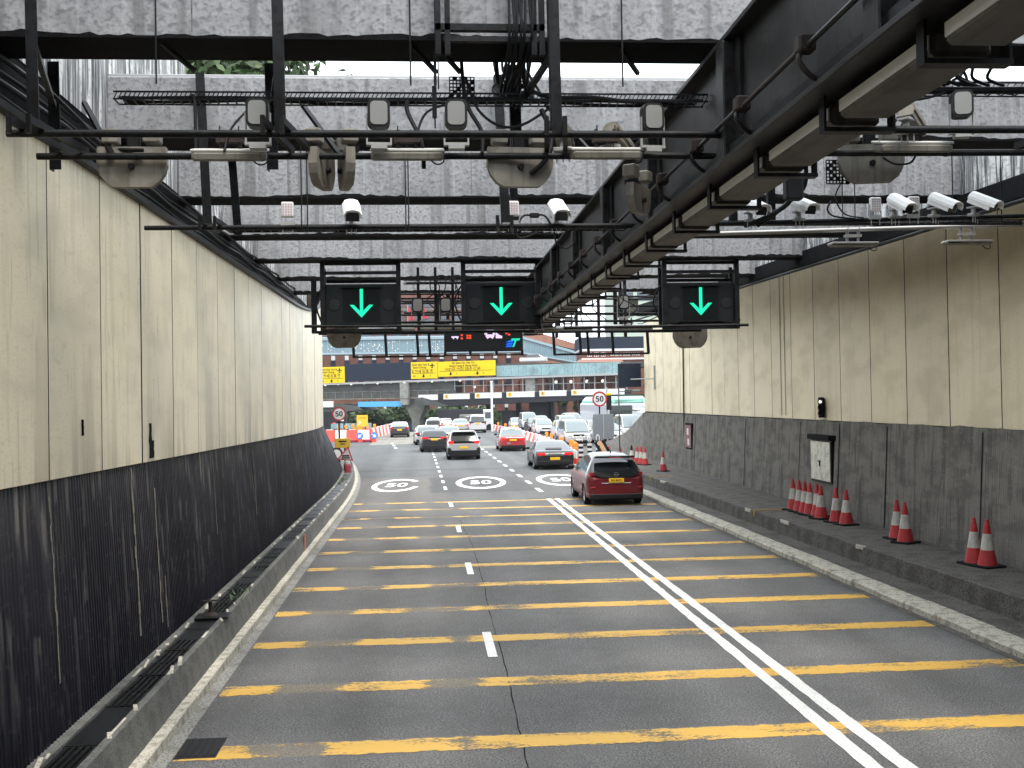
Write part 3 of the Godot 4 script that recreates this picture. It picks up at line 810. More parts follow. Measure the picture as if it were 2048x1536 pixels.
	var ww := thing("wing_wall", "grey concrete wing wall sloping down at the end of the right wall", "wall")
	var tops := [[53.2, 2.55], [56.0, 2.1], [60.0, 1.45], [65.0, 0.95], [71.0, 0.5]]
	for i in tops.size() - 1:
		var a: float = tops[i][0]; var b: float = tops[i + 1][0]
		var xa := right_x(53.2) + (a - 53.2) * 0.06; var xb := right_x(53.2) + (b - 53.2) * 0.06
		mb.quad(V(xb, 0.0, -b), V(xa, 0.0, -a), V(xa + 0.1, tops[i][1], -a), V(xb + 0.1, tops[i + 1][1], -b), Vector2(b / 6, 1), Vector2(a / 6, 1), Vector2(a / 6, 0), Vector2(b / 6, 0))
		mb.quad(V(xb + 0.1, tops[i + 1][1], -b), V(xa + 0.1, tops[i][1], -a), V(xa + 0.45, tops[i][1], -a), V(xb + 0.45, tops[i + 1][1], -b))
		mb.quad(V(xa + 0.45, 0.0, -a), V(xb + 0.45, 0.0, -b), V(xb + 0.45, tops[i + 1][1], -b), V(xa + 0.45, tops[i][1], -a))
	part(ww, "face", mb, M.soot_right)
	# cream panels
	var uw := thing("right_upper_wall", "beige panel wall on the right above the grey ribbed wall", "wall")
	mb = MB.new(); mb.quad(V(right_x(53) + 0.2, 2.3, -53.1), V(right_x(16) + 0.2, 2.3, -16), V(right_x(16) + 0.2, 7.0, -16), V(right_x(53) + 0.2, 7.0, -53.1))
	mb.quad(V(right_x(16) + 0.2, 2.3, -16), V(right_x(-4) + 0.2, 2.3, 4), V(right_x(-4) + 0.2, 7.0, 4), V(right_x(16) + 0.2, 7.0, -16))
	mb.quad(V(right_x(53) + 0.16, 2.3, -53.14), V(right_x(53) + 0.16, 7.0, -53.14), V(right_x(53) + 0.7, 7.0, -53.14), V(right_x(53) + 0.7, 2.3, -53.14))
	part(uw, "backing", mb, M.dirty_concrete)
	var edges := []
	d = 7.6
	while d < 53.0:
		edges.append(d); d += 1.92
	edges.append(53.1)
	for i in edges.size() - 1:
		var a: float = edges[i] + 0.015; var b: float = edges[i + 1] - 0.015; var bow := rng.randf_range(-0.004, 0.004)
		var xa := right_x(a) + 0.15 + bow; var xb := right_x(b) + 0.15 + bow
		var y0 := 2.62; var y1 := 6.9; var u0 := i * 0.223
		mb = MB.new(); var tone := rng.randf_range(0.9, 1.03); mb.col = Color(tone, tone, tone * rng.randf_range(0.97, 1.01))
		for q in 6:
			var ya := lerpf(y0, y1, q / 6.0); var yb := lerpf(y0, y1, (q + 1) / 6.0)
			mb.quad(V(xb, ya, -b), V(xa, ya, -a), V(xa, yb, -a), V(xb, yb, -b), Vector2(u0 + 0.21, 1 - q / 6.0), Vector2(u0, 1 - q / 6.0), Vector2(u0, 1 - (q + 1) / 6.0), Vector2(u0 + 0.21, 1 - (q + 1) / 6.0))
		part(uw, "panel", mb, M.cream_right)
		mb = MB.new(); mb.quad(V(xa, y0, -a), V(xa + 0.04, y0, -a), V(xa + 0.04, y1, -a), V(xa, y1, -a)); mb.quad(V(xb + 0.04, y0, -b), V(xb, y0, -b), V(xb, y1, -b), V(xb + 0.04, y1, -b))
		part(uw, "joint", mb, M.soot_black)
	# vertical trunking strips on the panels
	for s in [29.3, 29.7]:
		mb = MB.new(); mb.bx(right_x(s) + 0.125, right_x(s) + 0.15, 2.7, 6.8, -s - 0.02, -s + 0.02, 0.006); part(uw, "trunking", mb, mat("trunking", lin(0.5, 0.46, 0.38), 0.6))
	mb = MB.new(); mb.rod(V(right_x(43.2) + 0.09, 0.6, -43.2), V(right_x(43.2) + 0.12, 6.8, -43.2), 0.03, 6); part(uw, "conduit", mb, M.cable)
	# overhanging ledge along the top and the pale concrete above it
	var le := thing("right_overhang", "dark overhanging ledge along the top of the right beige wall", "ledge")
	mb = MB.new(); d = -4.0
	var oy := func(q: float) -> float: return 5.42 + 0.0175 * q + (0.0 if q < 27.0 else 0.012 * (q - 27.0))
	while d < 40.0:
		var e := d + 2.0; var y0: float = oy.call(d); var y1: float = oy.call(e)
		mb.quad(V(7.45, y1, -e), V(7.45, y0, -d), V(7.45, y0 + 0.28, -d), V(7.45, y1 + 0.28, -e))
		mb.quad(V(7.72, y1 + 0.01, -e), V(7.72, y0 + 0.01, -d), V(7.45, y0, -d), V(7.45, y1, -e))
		mb.quad(V(7.72, y0 + 0.01, -d), V(7.72, y1 + 0.01, -e), V(7.72, y1 + 0.28, -e), V(7.72, y0 + 0.28, -d))
		mb.quad(V(right_x(e) + 0.3, 6.88, -e), V(right_x(d) + 0.3, 6.88, -d), V(7.9, 6.88, -d), V(7.9, 6.88, -e))
		mb.quad(V(7.9, 7.08, -e), V(7.9, 7.08, -d), V(right_x(d) + 0.3, 7.08, -d), V(right_x(e) + 0.3, 7.08, -e))
		d += 2.0
	mb.quad(V(7.45, oy.call(40.0), -40), V(7.45, oy.call(40.0) + 0.28, -40), V(11, oy.call(40.0) + 0.28, -40), V(11, oy.call(40.0), -40))
	part(le, "edge_beam", mb, M.soot_black)
	mb = MB.new(); mb.rod(V(7.4, 5.5, -8), V(7.4, 5.98, -38), 0.03, 6); part(le, "cable", mb, M.cable)
	var up := thing("right_trough_wall", "mottled pale concrete upper wall on the right under the beam ends", "wall")
	mb = MB.new(); d = -4.0
	while d < 34.0:
		var e := d + 2.0
		mb.quad(V(7.5, oy.call(e) + 0.28, -e), V(7.5, oy.call(d) + 0.28, -d), V(7.5, 6.62, -d), V(7.5, 6.62, -e), Vector2(e / 5, 1), Vector2(d / 5, 1), Vector2(d / 5, 0.5), Vector2(e / 5, 0.5))
		mb.quad(V(7.5, 6.62, -e), V(7.5, 6.62, -d), V(8.2, 6.62, -d), V(8.2, 6.62, -e))
		d += 2.0
	part(up, "face", mb, M.streaked)
	mb = MB.new()
	var eg := []; d = -6.0
	while d < 55.0:
		eg.append(PackedVector3Array([V(right_x(d) + 0.72, 6.6 if d < 50.0 else 4.0, -d), V(right_x(d) + 10.0, 6.4, -d), V(70, 7.0, -d)])); d += 5.0
	mb.sheet(eg, true); struct_("embankment", mb, M.earth)

func overhead_structure() -> void:
	# concrete cross beams with their sooty soffits
	var ds := [2.0, 5.15, 8.34, 11.5, 14.77, 18.07, 21.1, 24.2, 27.3]
	var who := ["", "", "nearest", "second", "third", "fourth", "fifth", "sixth", "farthest"]
	for i in ds.size():
		var b := thing("cross_beam", ("pale mottled concrete cross beam overhead, %s in the picture" % who[i]) if who[i] else "pale concrete cross beam overhead above the camera, out of the picture", "beam", V(0, 0, -ds[i]), 0, "concrete cross beams over the trough")
		var mb := MB.new()
		var x0 := wall_x(ds[i]) - 0.05; var x1 := 7.52; var y0 := 5.955; var y1 := 6.61; var t := 0.53
		var n := 30; var tone := 1.0
		for k in n:
			tone = clampf(tone + rng.randf_range(-0.09, 0.09), 0.8, 1.1); mb.col = Color(tone, tone, tone * 1.005)
			var a := lerpf(x0, x1, k / float(n)); var c := lerpf(x0, x1, (k + 1) / float(n))
			var u := a / 4.0 + i * 0.37; var u2 := c / 4.0 + i * 0.37
			mb.quad(V(a, y0 + 0.02, 0), V(c, y0 + 0.02, 0), V(c, y1 - 0.02, 0), V(a, y1 - 0.02, 0), Vector2(u, 0.2 * i), Vector2(u2, 0.2 * i), Vector2(u2, 0.2 * i - 0.17), Vector2(u, 0.2 * i - 0.17))
			mb.quad(V(a, y1 - 0.02, 0), V(c, y1 - 0.02, 0), V(c, y1, -0.03), V(a, y1, -0.03), Vector2(u, 0), Vector2(u2, 0), Vector2(u2, 0.02), Vector2(u, 0.02))
			mb.quad(V(a, y1, -0.03), V(c, y1, -0.03), V(c, y1, -t), V(a, y1, -t), Vector2(u, 0), Vector2(u2, 0), Vector2(u2, 0.15), Vector2(u, 0.15))
			mb.quad(V(c, y0, -t), V(a, y0, -t), V(a, y1, -t), V(c, y1, -t), Vector2(u2, 0.2 * i), Vector2(u, 0.2 * i), Vector2(u, 0.2 * i - 0.17), Vector2(u2, 0.2 * i - 0.17))
		part(b, "body", mb, M.beam_concrete)
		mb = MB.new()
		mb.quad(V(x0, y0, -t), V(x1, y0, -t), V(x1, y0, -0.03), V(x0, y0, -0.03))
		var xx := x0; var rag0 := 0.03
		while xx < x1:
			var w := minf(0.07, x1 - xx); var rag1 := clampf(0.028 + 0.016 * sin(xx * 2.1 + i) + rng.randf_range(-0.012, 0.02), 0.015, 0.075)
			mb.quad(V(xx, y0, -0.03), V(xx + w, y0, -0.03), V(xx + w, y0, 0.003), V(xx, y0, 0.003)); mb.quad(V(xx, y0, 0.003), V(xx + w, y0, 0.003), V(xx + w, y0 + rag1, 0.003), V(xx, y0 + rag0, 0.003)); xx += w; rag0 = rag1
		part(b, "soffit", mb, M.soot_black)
		mb = MB.new()
		for k in 4:
			var jx := x0 + 1.6 + k * 2.44 + 0.3 * sin(i * 3.0); mb.bx(jx - 0.004, jx + 0.004, y0 + 0.05, y1 - 0.03, -0.01, 0.0015)
		part(b, "pour_joint", mb, M.dirty_concrete)
		if i >= 2:
			mb = MB.new(); mb.bx(x0, x1, y1, y1 + 0.035, -0.12, -0.06, 0.008); part(b, "top_rail", mb, M.galvanised)
	# the steel girder down the middle
	var gd := thing("steel_girder", "dark riveted steel girder running along the middle overhead", "girder")
	var mb := MB.new(); mb.bx(2.31, 2.35, 4.93, 5.80, -26.2, -1.5); part(gd, "web", mb, M.girder_steel)
	mb = MB.new(); mb.bx(2.2, 2.62, 5.80, 5.84, -26.2, -1.5, 0.006); part(gd, "top_flange", mb, M.girder_steel)
	mb = MB.new(); mb.bx(2.16, 2.72, 4.89, 4.93, -26.2, -1.5, 0.006); part(gd, "bottom_flange", mb, M.girder_steel)
	mb = MB.new(); mb.bar(V(2.27, 4.985, -1.5), V(2.27, 4.985, -26.2), 0.09, 0.09); part(gd, "angle_rail", mb, M.steel_dark)
	var d := 2.45
	while d < 26.0:
		mb = MB.new(); mb.bx(2.19, 2.31, 4.93, 5.80, -d - 0.10, -d + 0.10, 0.01); mb.bx(2.28, 2.31, 4.93, 5.80, -d - 0.22, -d + 0.22)
		mb.bx(2.35, 2.6, 4.93, 5.8, -d - 0.05, -d + 0.05); part(gd, "stiffener", mb, M.girder_steel)
		d += 2.72
	# fluorescent fittings slung beneath, each with its bracket and a looped conduit
	var mb_b := MB.new(); mb_b.bx(-0.14, 0.15, -0.12, 0.0, -1.12, 0.0, 0.02)
	var mb_f := MB.new(); mb_f.bx(-0.148, -0.139, -0.085, -0.02, -1.1, -0.02)
	var mb_k := MB.new(); mb_k.bx(-0.2, 0.22, -0.17, -0.145, -0.03, 0.05); mb_k.bx(-0.2, -0.185, -0.17, 0.06, -0.03, 0.05); mb_k.bx(0.2, 0.215, -0.17, 0.06, -0.03, 0.05); mb_k.bx(-0.26, 0.28, 0.03, 0.06, -0.03, 0.06)
	var mb_c := MB.new(); mb_c.tube(soft_path([V(-0.30, 0.30, -1.14), V(-0.30, 0.31, -0.2), V(-0.31, 0.30, 0.0), V(-0.34, 0.22, 0.06), V(-0.26, 0.14, 0.04), V(-0.12, 0.11, 0.0)], 5), 0.016, 6)
	var mb_j := MB.new(); mb_j.bx(-0.35, -0.25, 0.27, 0.37, 0.0, 0.1, 0.012)
	var gb := [mb_b.mesh(), mb_f.mesh(), mb_k.mesh(), mb_c.mesh(), mb_j.mesh()]
	d = 2.32; var idx := 0
	var order := ["first", "second", "third", "fourth", "fifth", "sixth", "seventh", "eighth", "ninth", "tenth", "eleventh", "twelfth", "thirteenth", "fourteenth", "fifteenth", "sixteenth", "seventeenth", "eighteenth", "nineteenth", "twentieth", "twenty first"]
	while d < 25.0:
		var f := thing("tunnel_light", "long grey light fitting under the girder, %s from the near end" % order[mini(idx, 20)], "light", V(2.46, 4.86, -d), 0, "light fittings slung under the girder")
		same(f, "housing", gb[0], M.light_case, T(0, 0, 0)); same(f, "diffuser", gb[1], M.lit_yellow if idx == 16 else M.lamp_top, T(0, 0, 0))
		same(f, "bracket", gb[2], M.steel_dark, T(0, 0, 0)); same(f, "conduit", gb[3], M.rust if idx % 3 == 0 else M.girder_steel, T(0, 0, 0)); same(f, "junction_box", gb[4], M.rust, T(0, 0, 0))
		d += 1.243; idx += 1

func pipe_part(o: Node3D, called: String, a: Vector3, b: Vector3, r: float, m: Material) -> void:
	var mb := MB.new(); mb.rod(a - o.position, b - o.position, r, 10); part(o, called, mb, m)

func post_part(o: Node3D, a: Vector3, b: Vector3, w: float) -> void:
	# an angle-iron post: two flanges
	var mb := MB.new(); var p := a - o.position; var q := b - o.position
	mb.bar(p, q, w, 0.012); mb.bar(p + V(-w / 2, 0, -w / 2), q + V(-w / 2, 0, -w / 2), 0.012, w)
	part(o, "post", mb, M.steel_dark)

func arm_part(o: Node3D, x: float, y: float, z0: float, z1: float, lean := 0.0) -> void:
	var mb := MB.new()
	mb.bar(V(x, y + 0.045, z0 + 0.12) - o.position, V(x + lean, y + 0.035, z1 - 0.08) - o.position, 0.035, 0.05)
	mb.bar(V(x, y + 0.08, z0 + 0.11) - o.position, V(x, y - 0.05, z0 + 0.11) - o.position, 0.03, 0.03)
	part(o, "arm", mb, M.steel_dark)

func tray_part(o: Node3D, x0: float, x1: float, y: float, z: float, w: float, h: float, pitch: float) -> void:
	var mb := MB.new(); var p := o.position
	for s in [0.0, w]:
		mb.bx(x0 - p.x, x1 - p.x, y - p.y, y + 0.012 - p.y, z - s - 0.006 - p.z, z - s - p.z)
		mb.bx(x0 - p.x, x1 - p.x, y + h - p.y, y + h + 0.014 - p.y, z - s - 0.006 - p.z, z - s - p.z)
	var x := x0; var k := 0
	while x < x1:
		mb.bar(V(x, y, z) - p, V(x + pitch * 0.8, y + h, z) - p, 0.007, 0.005, Vector3.BACK)
		if k % 2 == 0: mb.bx(x - p.x, x + 0.012 - p.x, y - p.y, y + 0.008 - p.y, z - w - p.z, z - p.z)
		x += pitch; k += 1
	part(o, "cable_tray", mb, M.steel_dark)
	mb = MB.new()
	for q in 4:
		var pts := []; x = x0 + 0.05
		while x < x1 - 0.05:
			pts.append(V(x, y + 0.02 + 0.012 * sin(x * 3.0 + q * 2.0), z - w * (0.2 + 0.2 * q) + 0.01 * sin(x * 5.0 + q)) - p); x += 0.3
		mb.tube(pts, 0.012, 5)
	part(o, "tray_cable", mb, M.cable)

func cable(label: String, pts: Array, r := 0.012) -> void:
	var mb := MB.new(); mb.tube(soft_path(pts, 5), r, 6)
	tag(mb_thing("hanging_cable", mb, M.cable), label, "cable", "loose cables on the gantries")

func perforated(o: Node3D, x0: float, x1: float, y0: float, y1: float, z: float, called := "perforated_plate") -> void:
	var mb := MB.new(); var p := o.position; var nx := maxi(3, int((x1 - x0) / 0.026)); var ny := maxi(3, int((y1 - y0) / 0.026))
	for i in nx + 1:
		var x := lerpf(x0, x1, i / float(nx)); mb.bx(x - 0.005 - p.x, x + 0.005 - p.x, y0 - p.y, y1 - p.y, z - 0.004 - p.z, z - p.z)
	for j in ny + 1:
		var y := lerpf(y0, y1, j / float(ny))
		mb.bx(x0 - p.x, x1 - p.x, y - 0.005 - p.y, y + 0.005 - p.y, z - 0.0035 - p.z, z + 0.0005 - p.z)
	for i in nx:
		for j in ny:
			if (i + j) % 2 == 0 and rng.randf() < 0.45:
				mb.bx(lerpf(x0, x1, i / float(nx)) - p.x, lerpf(x0, x1, (i + 1) / float(nx)) - p.x, lerpf(y0, y1, j / float(ny)) - p.y, lerpf(y0, y1, (j + 1) / float(ny)) - p.y, z - 0.003 - p.z, z - 0.001 - p.z)
	part(o, called, mb, M.steel_dark)

func rounded(w: float, h: float, r: float, n := 4) -> PackedVector2Array:
	var p := PackedVector2Array()
	for c in [[w / 2 - r, h / 2 - r, 0.0], [-w / 2 + r, h / 2 - r, PI / 2], [-w / 2 + r, -h / 2 + r, PI], [w / 2 - r, -h / 2 + r, PI * 1.5]]:
		for k in n + 1:
			var a: float = c[2] + PI / 2 * k / n
			p.push_back(Vector2(c[0] + r * cos(a), c[1] + r * sin(a)))
	return p

var parts_cache := {}

func floodlight(label: String, at: Vector3, turn := 0.0, s := 1.0) -> void:
	if not parts_cache.has("flood"):
		var a := MB.new(); a.prism(rounded(0.165, 0.215, 0.045), 0.10, T(0, 0.235, 0.02)); a.lathe([Vector2(0.05, -0.10), Vector2(0.07, 0)], 12, T(0, 0.235, -0.08, 0, PI / 2))
		var b := MB.new(); b.prism(rounded(0.128, 0.175, 0.034), 0.006, T(0, 0.235, 0.027))
		var r := MB.new(); r.prism(rounded(0.165, 0.215, 0.045), 0.012, T(0, 0.235, 0.0225))
		var c := MB.new(); c.bx(-0.095, -0.083, 0.02, 0.24, -0.04, -0.01); c.bx(0.083, 0.095, 0.02, 0.24, -0.04, -0.01); c.bx(-0.095, 0.095, 0.0, 0.02, -0.06, 0.0); c.bx(-0.06, 0.06, -0.03, 0.0, -0.07, 0.02)
		parts_cache.flood = [a.mesh(), b.mesh(), c.mesh(), r.mesh()]
	var f := thing("floodlight", label, "floodlight", at, turn, "floodlights on the gantries")
	var m: Array = parts_cache.flood; var xf := Transform3D(Basis.from_scale(V(s, s, s)), V(0, 0, 0))
	same(f, "housing", m[0], M.car_black_trim, xf); same(f, "lens", m[1], M.lamp_lens, xf); same(f, "bracket", m[2], M.grey_case, xf)

func bullet_camera(label: String, at: Vector3, turn := 0.0, pitch := 0.0, size := 1.0) -> void:
	if not parts_cache.has("cam"):
		var a := MB.new()
		var prof := PackedVector2Array([Vector2(-0.075, -0.05), Vector2(0.075, -0.05), Vector2(0.082, 0.03), Vector2(0.06, 0.068), Vector2(0.02, 0.08), Vector2(-0.02, 0.08), Vector2(-0.06, 0.068), Vector2(-0.082, 0.03)])
		a.prism(prof, 0.30, T(0, 0.15, 0.16))
		var b := MB.new(); b.prism(PackedVector2Array([Vector2(-0.066, -0.045), Vector2(0.066, -0.045), Vector2(0.068, 0.02), Vector2(0.05, 0.05), Vector2(-0.05, 0.05), Vector2(-0.068, 0.02)]), 0.01, T(0, 0.145, 0.163))
		var h := MB.new()
		var arc := PackedVector2Array([Vector2(0.094, 0.0), Vector2(0.094, 0.035), Vector2(0.068, 0.078), Vector2(0.022, 0.092), Vector2(-0.022, 0.092), Vector2(-0.068, 0.078), Vector2(-0.094, 0.035), Vector2(-0.094, 0.0), Vector2(-0.086, 0.0), Vector2(-0.086, 0.032), Vector2(-0.062, 0.071), Vector2(-0.02, 0.083), Vector2(0.02, 0.083), Vector2(0.062, 0.071), Vector2(0.086, 0.032), Vector2(0.086, 0.0)])
		h.prism(arc, 0.36, T(0, 0.15, 0.22))
		var c := MB.new(); c.bx(-0.02, 0.02, 0.02, 0.11, -0.06, -0.02); c.bx(-0.05, 0.05, 0.085, 0.102, -0.1, 0.04); c.bx(-0.075, 0.075, -0.015, 0.02, -0.08, 0.0, 0.006)
		for x in [-0.05, 0.0, 0.05]: c.rod(V(x, -0.09, -0.02), V(x, 0.0, -0.02), 0.006, 5)
		parts_cache.cam = [a.mesh(), b.mesh(), h.mesh(), c.mesh()]
	var f := thing("security_camera", label, "camera", at, turn, "cameras in white housings")
	var m: Array = parts_cache.cam; var xf := Transform3D(Basis.from_euler(V(-pitch, 0, 0)).scaled(V(size, size, size)), V(0, 0, 0))
	var skin: Material = M.white_case if size == 1.0 else M.grubby_plastic
	same(f, "housing", m[0], skin, xf); same(f, "lens", m[1], M.lens_black, xf); same(f, "hood", m[2], skin, xf); same(f, "bracket", m[3], M.grey_case, T(0, 0, 0))

func led_panel(label: String, at: Vector3, turn := 0.0) -> void:
	if not parts_cache.has("led"):
		var a := MB.new(); a.box(T(0, 0.15, 0), V(0.125, 0.16, 0.06), 0.01)
		var b := MB.new()
		for i in 4:
			for j in 5: b.bx(-0.05 + i * 0.027, -0.05 + i * 0.027 + 0.019, 0.085 + j * 0.027, 0.085 + j * 0.027 + 0.019, 0.03, 0.034)
		var c := MB.new(); c.bx(-0.07, -0.064, 0.0, 0.15, -0.02, 0.01); c.bx(0.064, 0.07, 0.0, 0.15, -0.02, 0.01); c.bx(-0.07, 0.07, -0.02, 0.025, -0.03, 0.01)
		for x in [-0.05, 0.05]: c.rod(V(x, -0.09, 0), V(x, 0.0, 0), 0.006, 5)
		parts_cache.led = [a.mesh(), b.mesh(), c.mesh()]
	var f := thing("infrared_lamp", label, "lamp", at, turn, "square lamps beside the cameras")
	var m: Array = parts_cache.led
	same(f, "case", m[0], M.white_case, T(0, 0, 0)); same(f, "lens_grid", m[1], M.led_face, T(0, 0, 0)); same(f, "bracket", m[2], M.grey_case, T(0, 0, 0))

func strip_lamp(label: String, at: Vector3, w := 0.55, down := 0.25, hung := false) -> void:
	var f := thing("strip_lamp", label, "lamp", at, 0, "flat strip lamps on the gantries")
	var mb := MB.new(); mb.box(T(0, 0, 0, 0, down), V(w, 0.075 if not hung else 0.03, 0.17), 0.018); part(f, "housing", mb, M.grubby_plastic)
	mb = MB.new(); mb.box(T(0, 0.045 if not hung else 0.02, -0.005, 0, down), V(w * 1.02, 0.022, 0.19), 0.006); part(f, "cover", mb, M.lamp_top)
	mb = MB.new()
	for x in [-0.07, 0.07]:
		mb.bx(x - 0.012, x + 0.012, 0.03, 0.20, -0.03, 0.0); mb.rod(V(x, 0.12, 0.03), V(x, 0.22, 0.03), 0.006, 5)
	mb.bx(-0.1, 0.1, 0.10, 0.13, -0.05, 0.03)
	part(f, "clamp", mb, M.galvanised if hung else M.rust)
	mb = MB.new(); mb.tube(soft_path([V(w * 0.3, -0.03, 0.03), V(w * 0.4, -0.075, 0.04), V(w * 0.5, -0.05, 0.02), V(w * 0.5, 0.05, -0.03)], 4), 0.006, 5); part(f, "lead", mb, M.cable)

func half_disc(label: String, at: Vector3, turn := 0.0, s := 1.0) -> void:
	var f := thing("detector_shield", label, "detector", at, turn, "round bottomed beige shields")
	var p := PackedVector2Array([Vector2(0.255, 0.12), Vector2(0.262, -0.02), Vector2(0.24, -0.09), Vector2(0.205, -0.145), Vector2(0.15, -0.185), Vector2(-0.13, -0.19), Vector2(-0.185, -0.16), Vector2(-0.235, -0.10), Vector2(-0.262, -0.02), Vector2(-0.255, 0.12)])
	for i in p.size(): p[i] *= s
	var mb := MB.new(); mb.prism(p, 0.07); part(f, "shield", mb, M.grubby_plastic)
	mb = MB.new(); mb.lathe([Vector2(0.0, 0.03), Vector2(0.022, 0.028), Vector2(0.026, 0.0)], 10, T(0, -0.035, 0.005, 0, PI / 2)); part(f, "knob", mb, M.cable)
	mb = MB.new(); mb.bx(-0.05, 0.05, 0.06, 0.24, -0.1, -0.05, 0.01); mb.bx(-0.12, 0.12, 0.1, 0.14, -0.12, -0.06); part(f, "mount", mb, M.cable)
	mb = MB.new(); mb.box(T(-0.16, 0.2, -0.04), V(0.12, 0.11, 0.12), 0.01); part(f, "control_box", mb, M.grubby_plastic)
	mb = MB.new(); mb.box(T(0.15, 0.2, -0.04), V(0.13, 0.10, 0.12), 0.01); part(f, "control_box", mb, M.grubby_plastic)

func gantries() -> void:
	# gantry over the two left lanes, nearest
	var g := thing("equipment_gantry", "nearest gantry of black pipes hung over the left lanes", "gantry", V(0, 5.13, -7.9))
	pipe_part(g, "pipe", V(-2.88, 5.13, -7.9), V(2.31, 5.135, -7.9), 0.027, M.steel_dark)
	pipe_part(g, "pipe", V(-2.88, 5.103, -8.5), V(2.31, 5.112, -8.5), 0.026, M.steel_dark)
	for x in [-2.69, -0.99, 0.985]:
		post_part(g, V(x, 5.13, -7.88), V(x - 0.02, 6.75, -7.88), 0.075)
		post_part(g, V(x - 0.2, 5.1, -8.95), V(x - 0.21, 5.96, -8.95), 0.085)
		arm_part(g, x - 0.1, 5.13, -7.8, -8.5, 0.1); arm_part(g, x + 0.03, 5.13, -7.8, -8.5, 0.12)
		var mb := MB.new(); mb.bar(V(x, 5.75, -7.9) - g.position, V(x - 0.2, 5.6, -8.92) - g.position, 0.04, 0.04); mb.bar(V(x + 0.04, 5.62, -8.9) - g.position, V(x + 0.36, 5.12, -8.5) - g.position, 0.04, 0.025); part(g, "brace", mb, M.steel_dark)
	tray_part(g, -2.35, 2.3, 5.57, -8.62, 0.16, 0.055, 0.035)
	for x in [-1.95, -0.07, 0.12, 1.55]:
		var mb := MB.new(); mb.rod(V(x, 5.6, -8.3) - g.position, V(x, 6.8, -8.3) - g.position, 0.007, 5); mb.bar(V(x, 5.96, -8.45) - g.position, V(x + 0.2, 5.82, -8.7) - g.position, 0.03, 0.03); part(g, "hanger", mb, M.steel_dark)
	# hanging frame, plates and cable drop in front of the nearest beam
	var fr := thing("cable_rack", "dark hanging steel frame with a cable drop before the nearest beam", "frame", V(0.5, 6.0, -8.2))
	var mb := MB.new()
	for x in [-0.36, -0.29, 0.36, 0.42]:
		mb = MB.new(); mb.bx(x - 0.02, x + 0.02, -0.20, 0.75, -0.03, 0.03); part(fr, "leg", mb, M.steel_dark)
	mb = MB.new(); mb.bx(-0.38, 0.44, -0.02, 0.03, -0.03, 0.03); part(fr, "crossbar", mb, M.steel_dark)
	mb = MB.new(); mb.bx(-0.32, 0.40, -0.10, -0.06, -0.03, 0.02); part(fr, "crossbar", mb, M.steel_dark)
	mb = MB.new()
	for k in 9:
		var x := 0.17 + k * 0.021
		mb.tube(soft_path([V(x, 0.75, 0.05), V(x + 0.01 * sin(k), 0.2, 0.06), V(x + 0.03 * sin(k * 2.0), -0.12, 0.0), V(x + 0.06 * sin(k * 3.0) - 0.03, -0.34, -0.5), V(x + 0.08 * cos(k * 1.7), -0.39, -0.6)], 5), 0.011, 6)
	part(fr, "cable_bundle", mb, M.cable)
	perforated(fr, 0.24, 0.44, 5.69, 5.86, -8.95); perforated(fr, 0.66, 0.88, 5.66, 5.88, -8.95)
	mb = MB.new()
	for x in [0.62, 0.76, 0.84]: mb.tube(soft_path([V(x - 0.5, 0.0, -0.72), V(x - 0.48, -0.2, -0.74), V(x - 0.42, -0.38, -0.6)], 4), 0.022, 6)
	part(fr, "conduit", mb, M.cable)
	mb = MB.new(); mb.bx(-0.41, -0.375, -0.62, -0.38, -0.22, -0.18); mb.rod(V(-0.39, -0.7, -0.2), V(-0.39, 0.7, -0.2), 0.006, 5); mb.rod(V(-0.36, -0.4, -0.2), V(-0.36, 0.7, -0.2), 0.006, 5); part(fr, "pull_rod", mb, M.steel_dark)
	floodlight("grubby floodlight on the nearest gantry between the two left posts", V(-1.2, 5.125, -8.2)); floodlight("floodlight on the nearest gantry just left of the hanging pull rod", V(-0.31, 5.125, -8.2), 0.06)
	floodlight("floodlight on the nearest gantry directly above the second green arrow", V(0.265, 5.125, -8.2)); floodlight("floodlight on the nearest gantry hard against the girder", V(1.78, 5.13, -8.3), 0.1)
	strip_lamp("strip lamp with a dangling lead, leftmost on the nearest gantry", V(-1.435, 5.085, -8.4)); strip_lamp("middle strip lamp of the nearest gantry, left of the hanging frame", V(-0.105, 5.09, -8.4)); strip_lamp("strip lamp of the nearest gantry beside the girder", V(1.425, 5.1, -8.4))
	half_disc("beige round bottomed shield in front of the left cream wall", V(-2.2, 5.07, -8.55)); half_disc("beige round bottomed shield above the second green arrow", V(0.775, 5.07, -8.55), 0.1)
	half_disc("edge-on beige shield, left of an edge-on pair on the nearest gantry", V(-0.74, 5.06, -8.65), 1.35, 0.9); half_disc("edge-on beige shield, right of an edge-on pair on the nearest gantry", V(-0.62, 5.06, -8.65), -1.35, 0.9)
	half_disc("tilted beige shield in the shadow behind the girder stiffener", V(1.95, 5.0, -9.6), 1.0, 0.8)
	bullet_camera("grey camera tilted upwards beside the right post of the nearest gantry", V(1.5, 5.17, -8.5), 2.4, -0.5, 0.75); bullet_camera("grey camera seen end-on behind the right post of the nearest gantry", V(1.12, 5.17, -8.6), 2.9, -0.2, 0.75)
	cable("thick cable curling down left of the first flood lamp", [V(-1.75, 5.6, -8.6), V(-1.72, 5.5, -8.55), V(-1.71, 5.1, -8.5)], 0.014)
	cable("thin cable arching from the tray down to the leftmost strip lamp", [V(-1.0, 5.58, -8.6), V(-1.25, 5.5, -8.5), V(-1.42, 5.3, -8.4), V(-1.46, 5.1, -8.3)], 0.01)
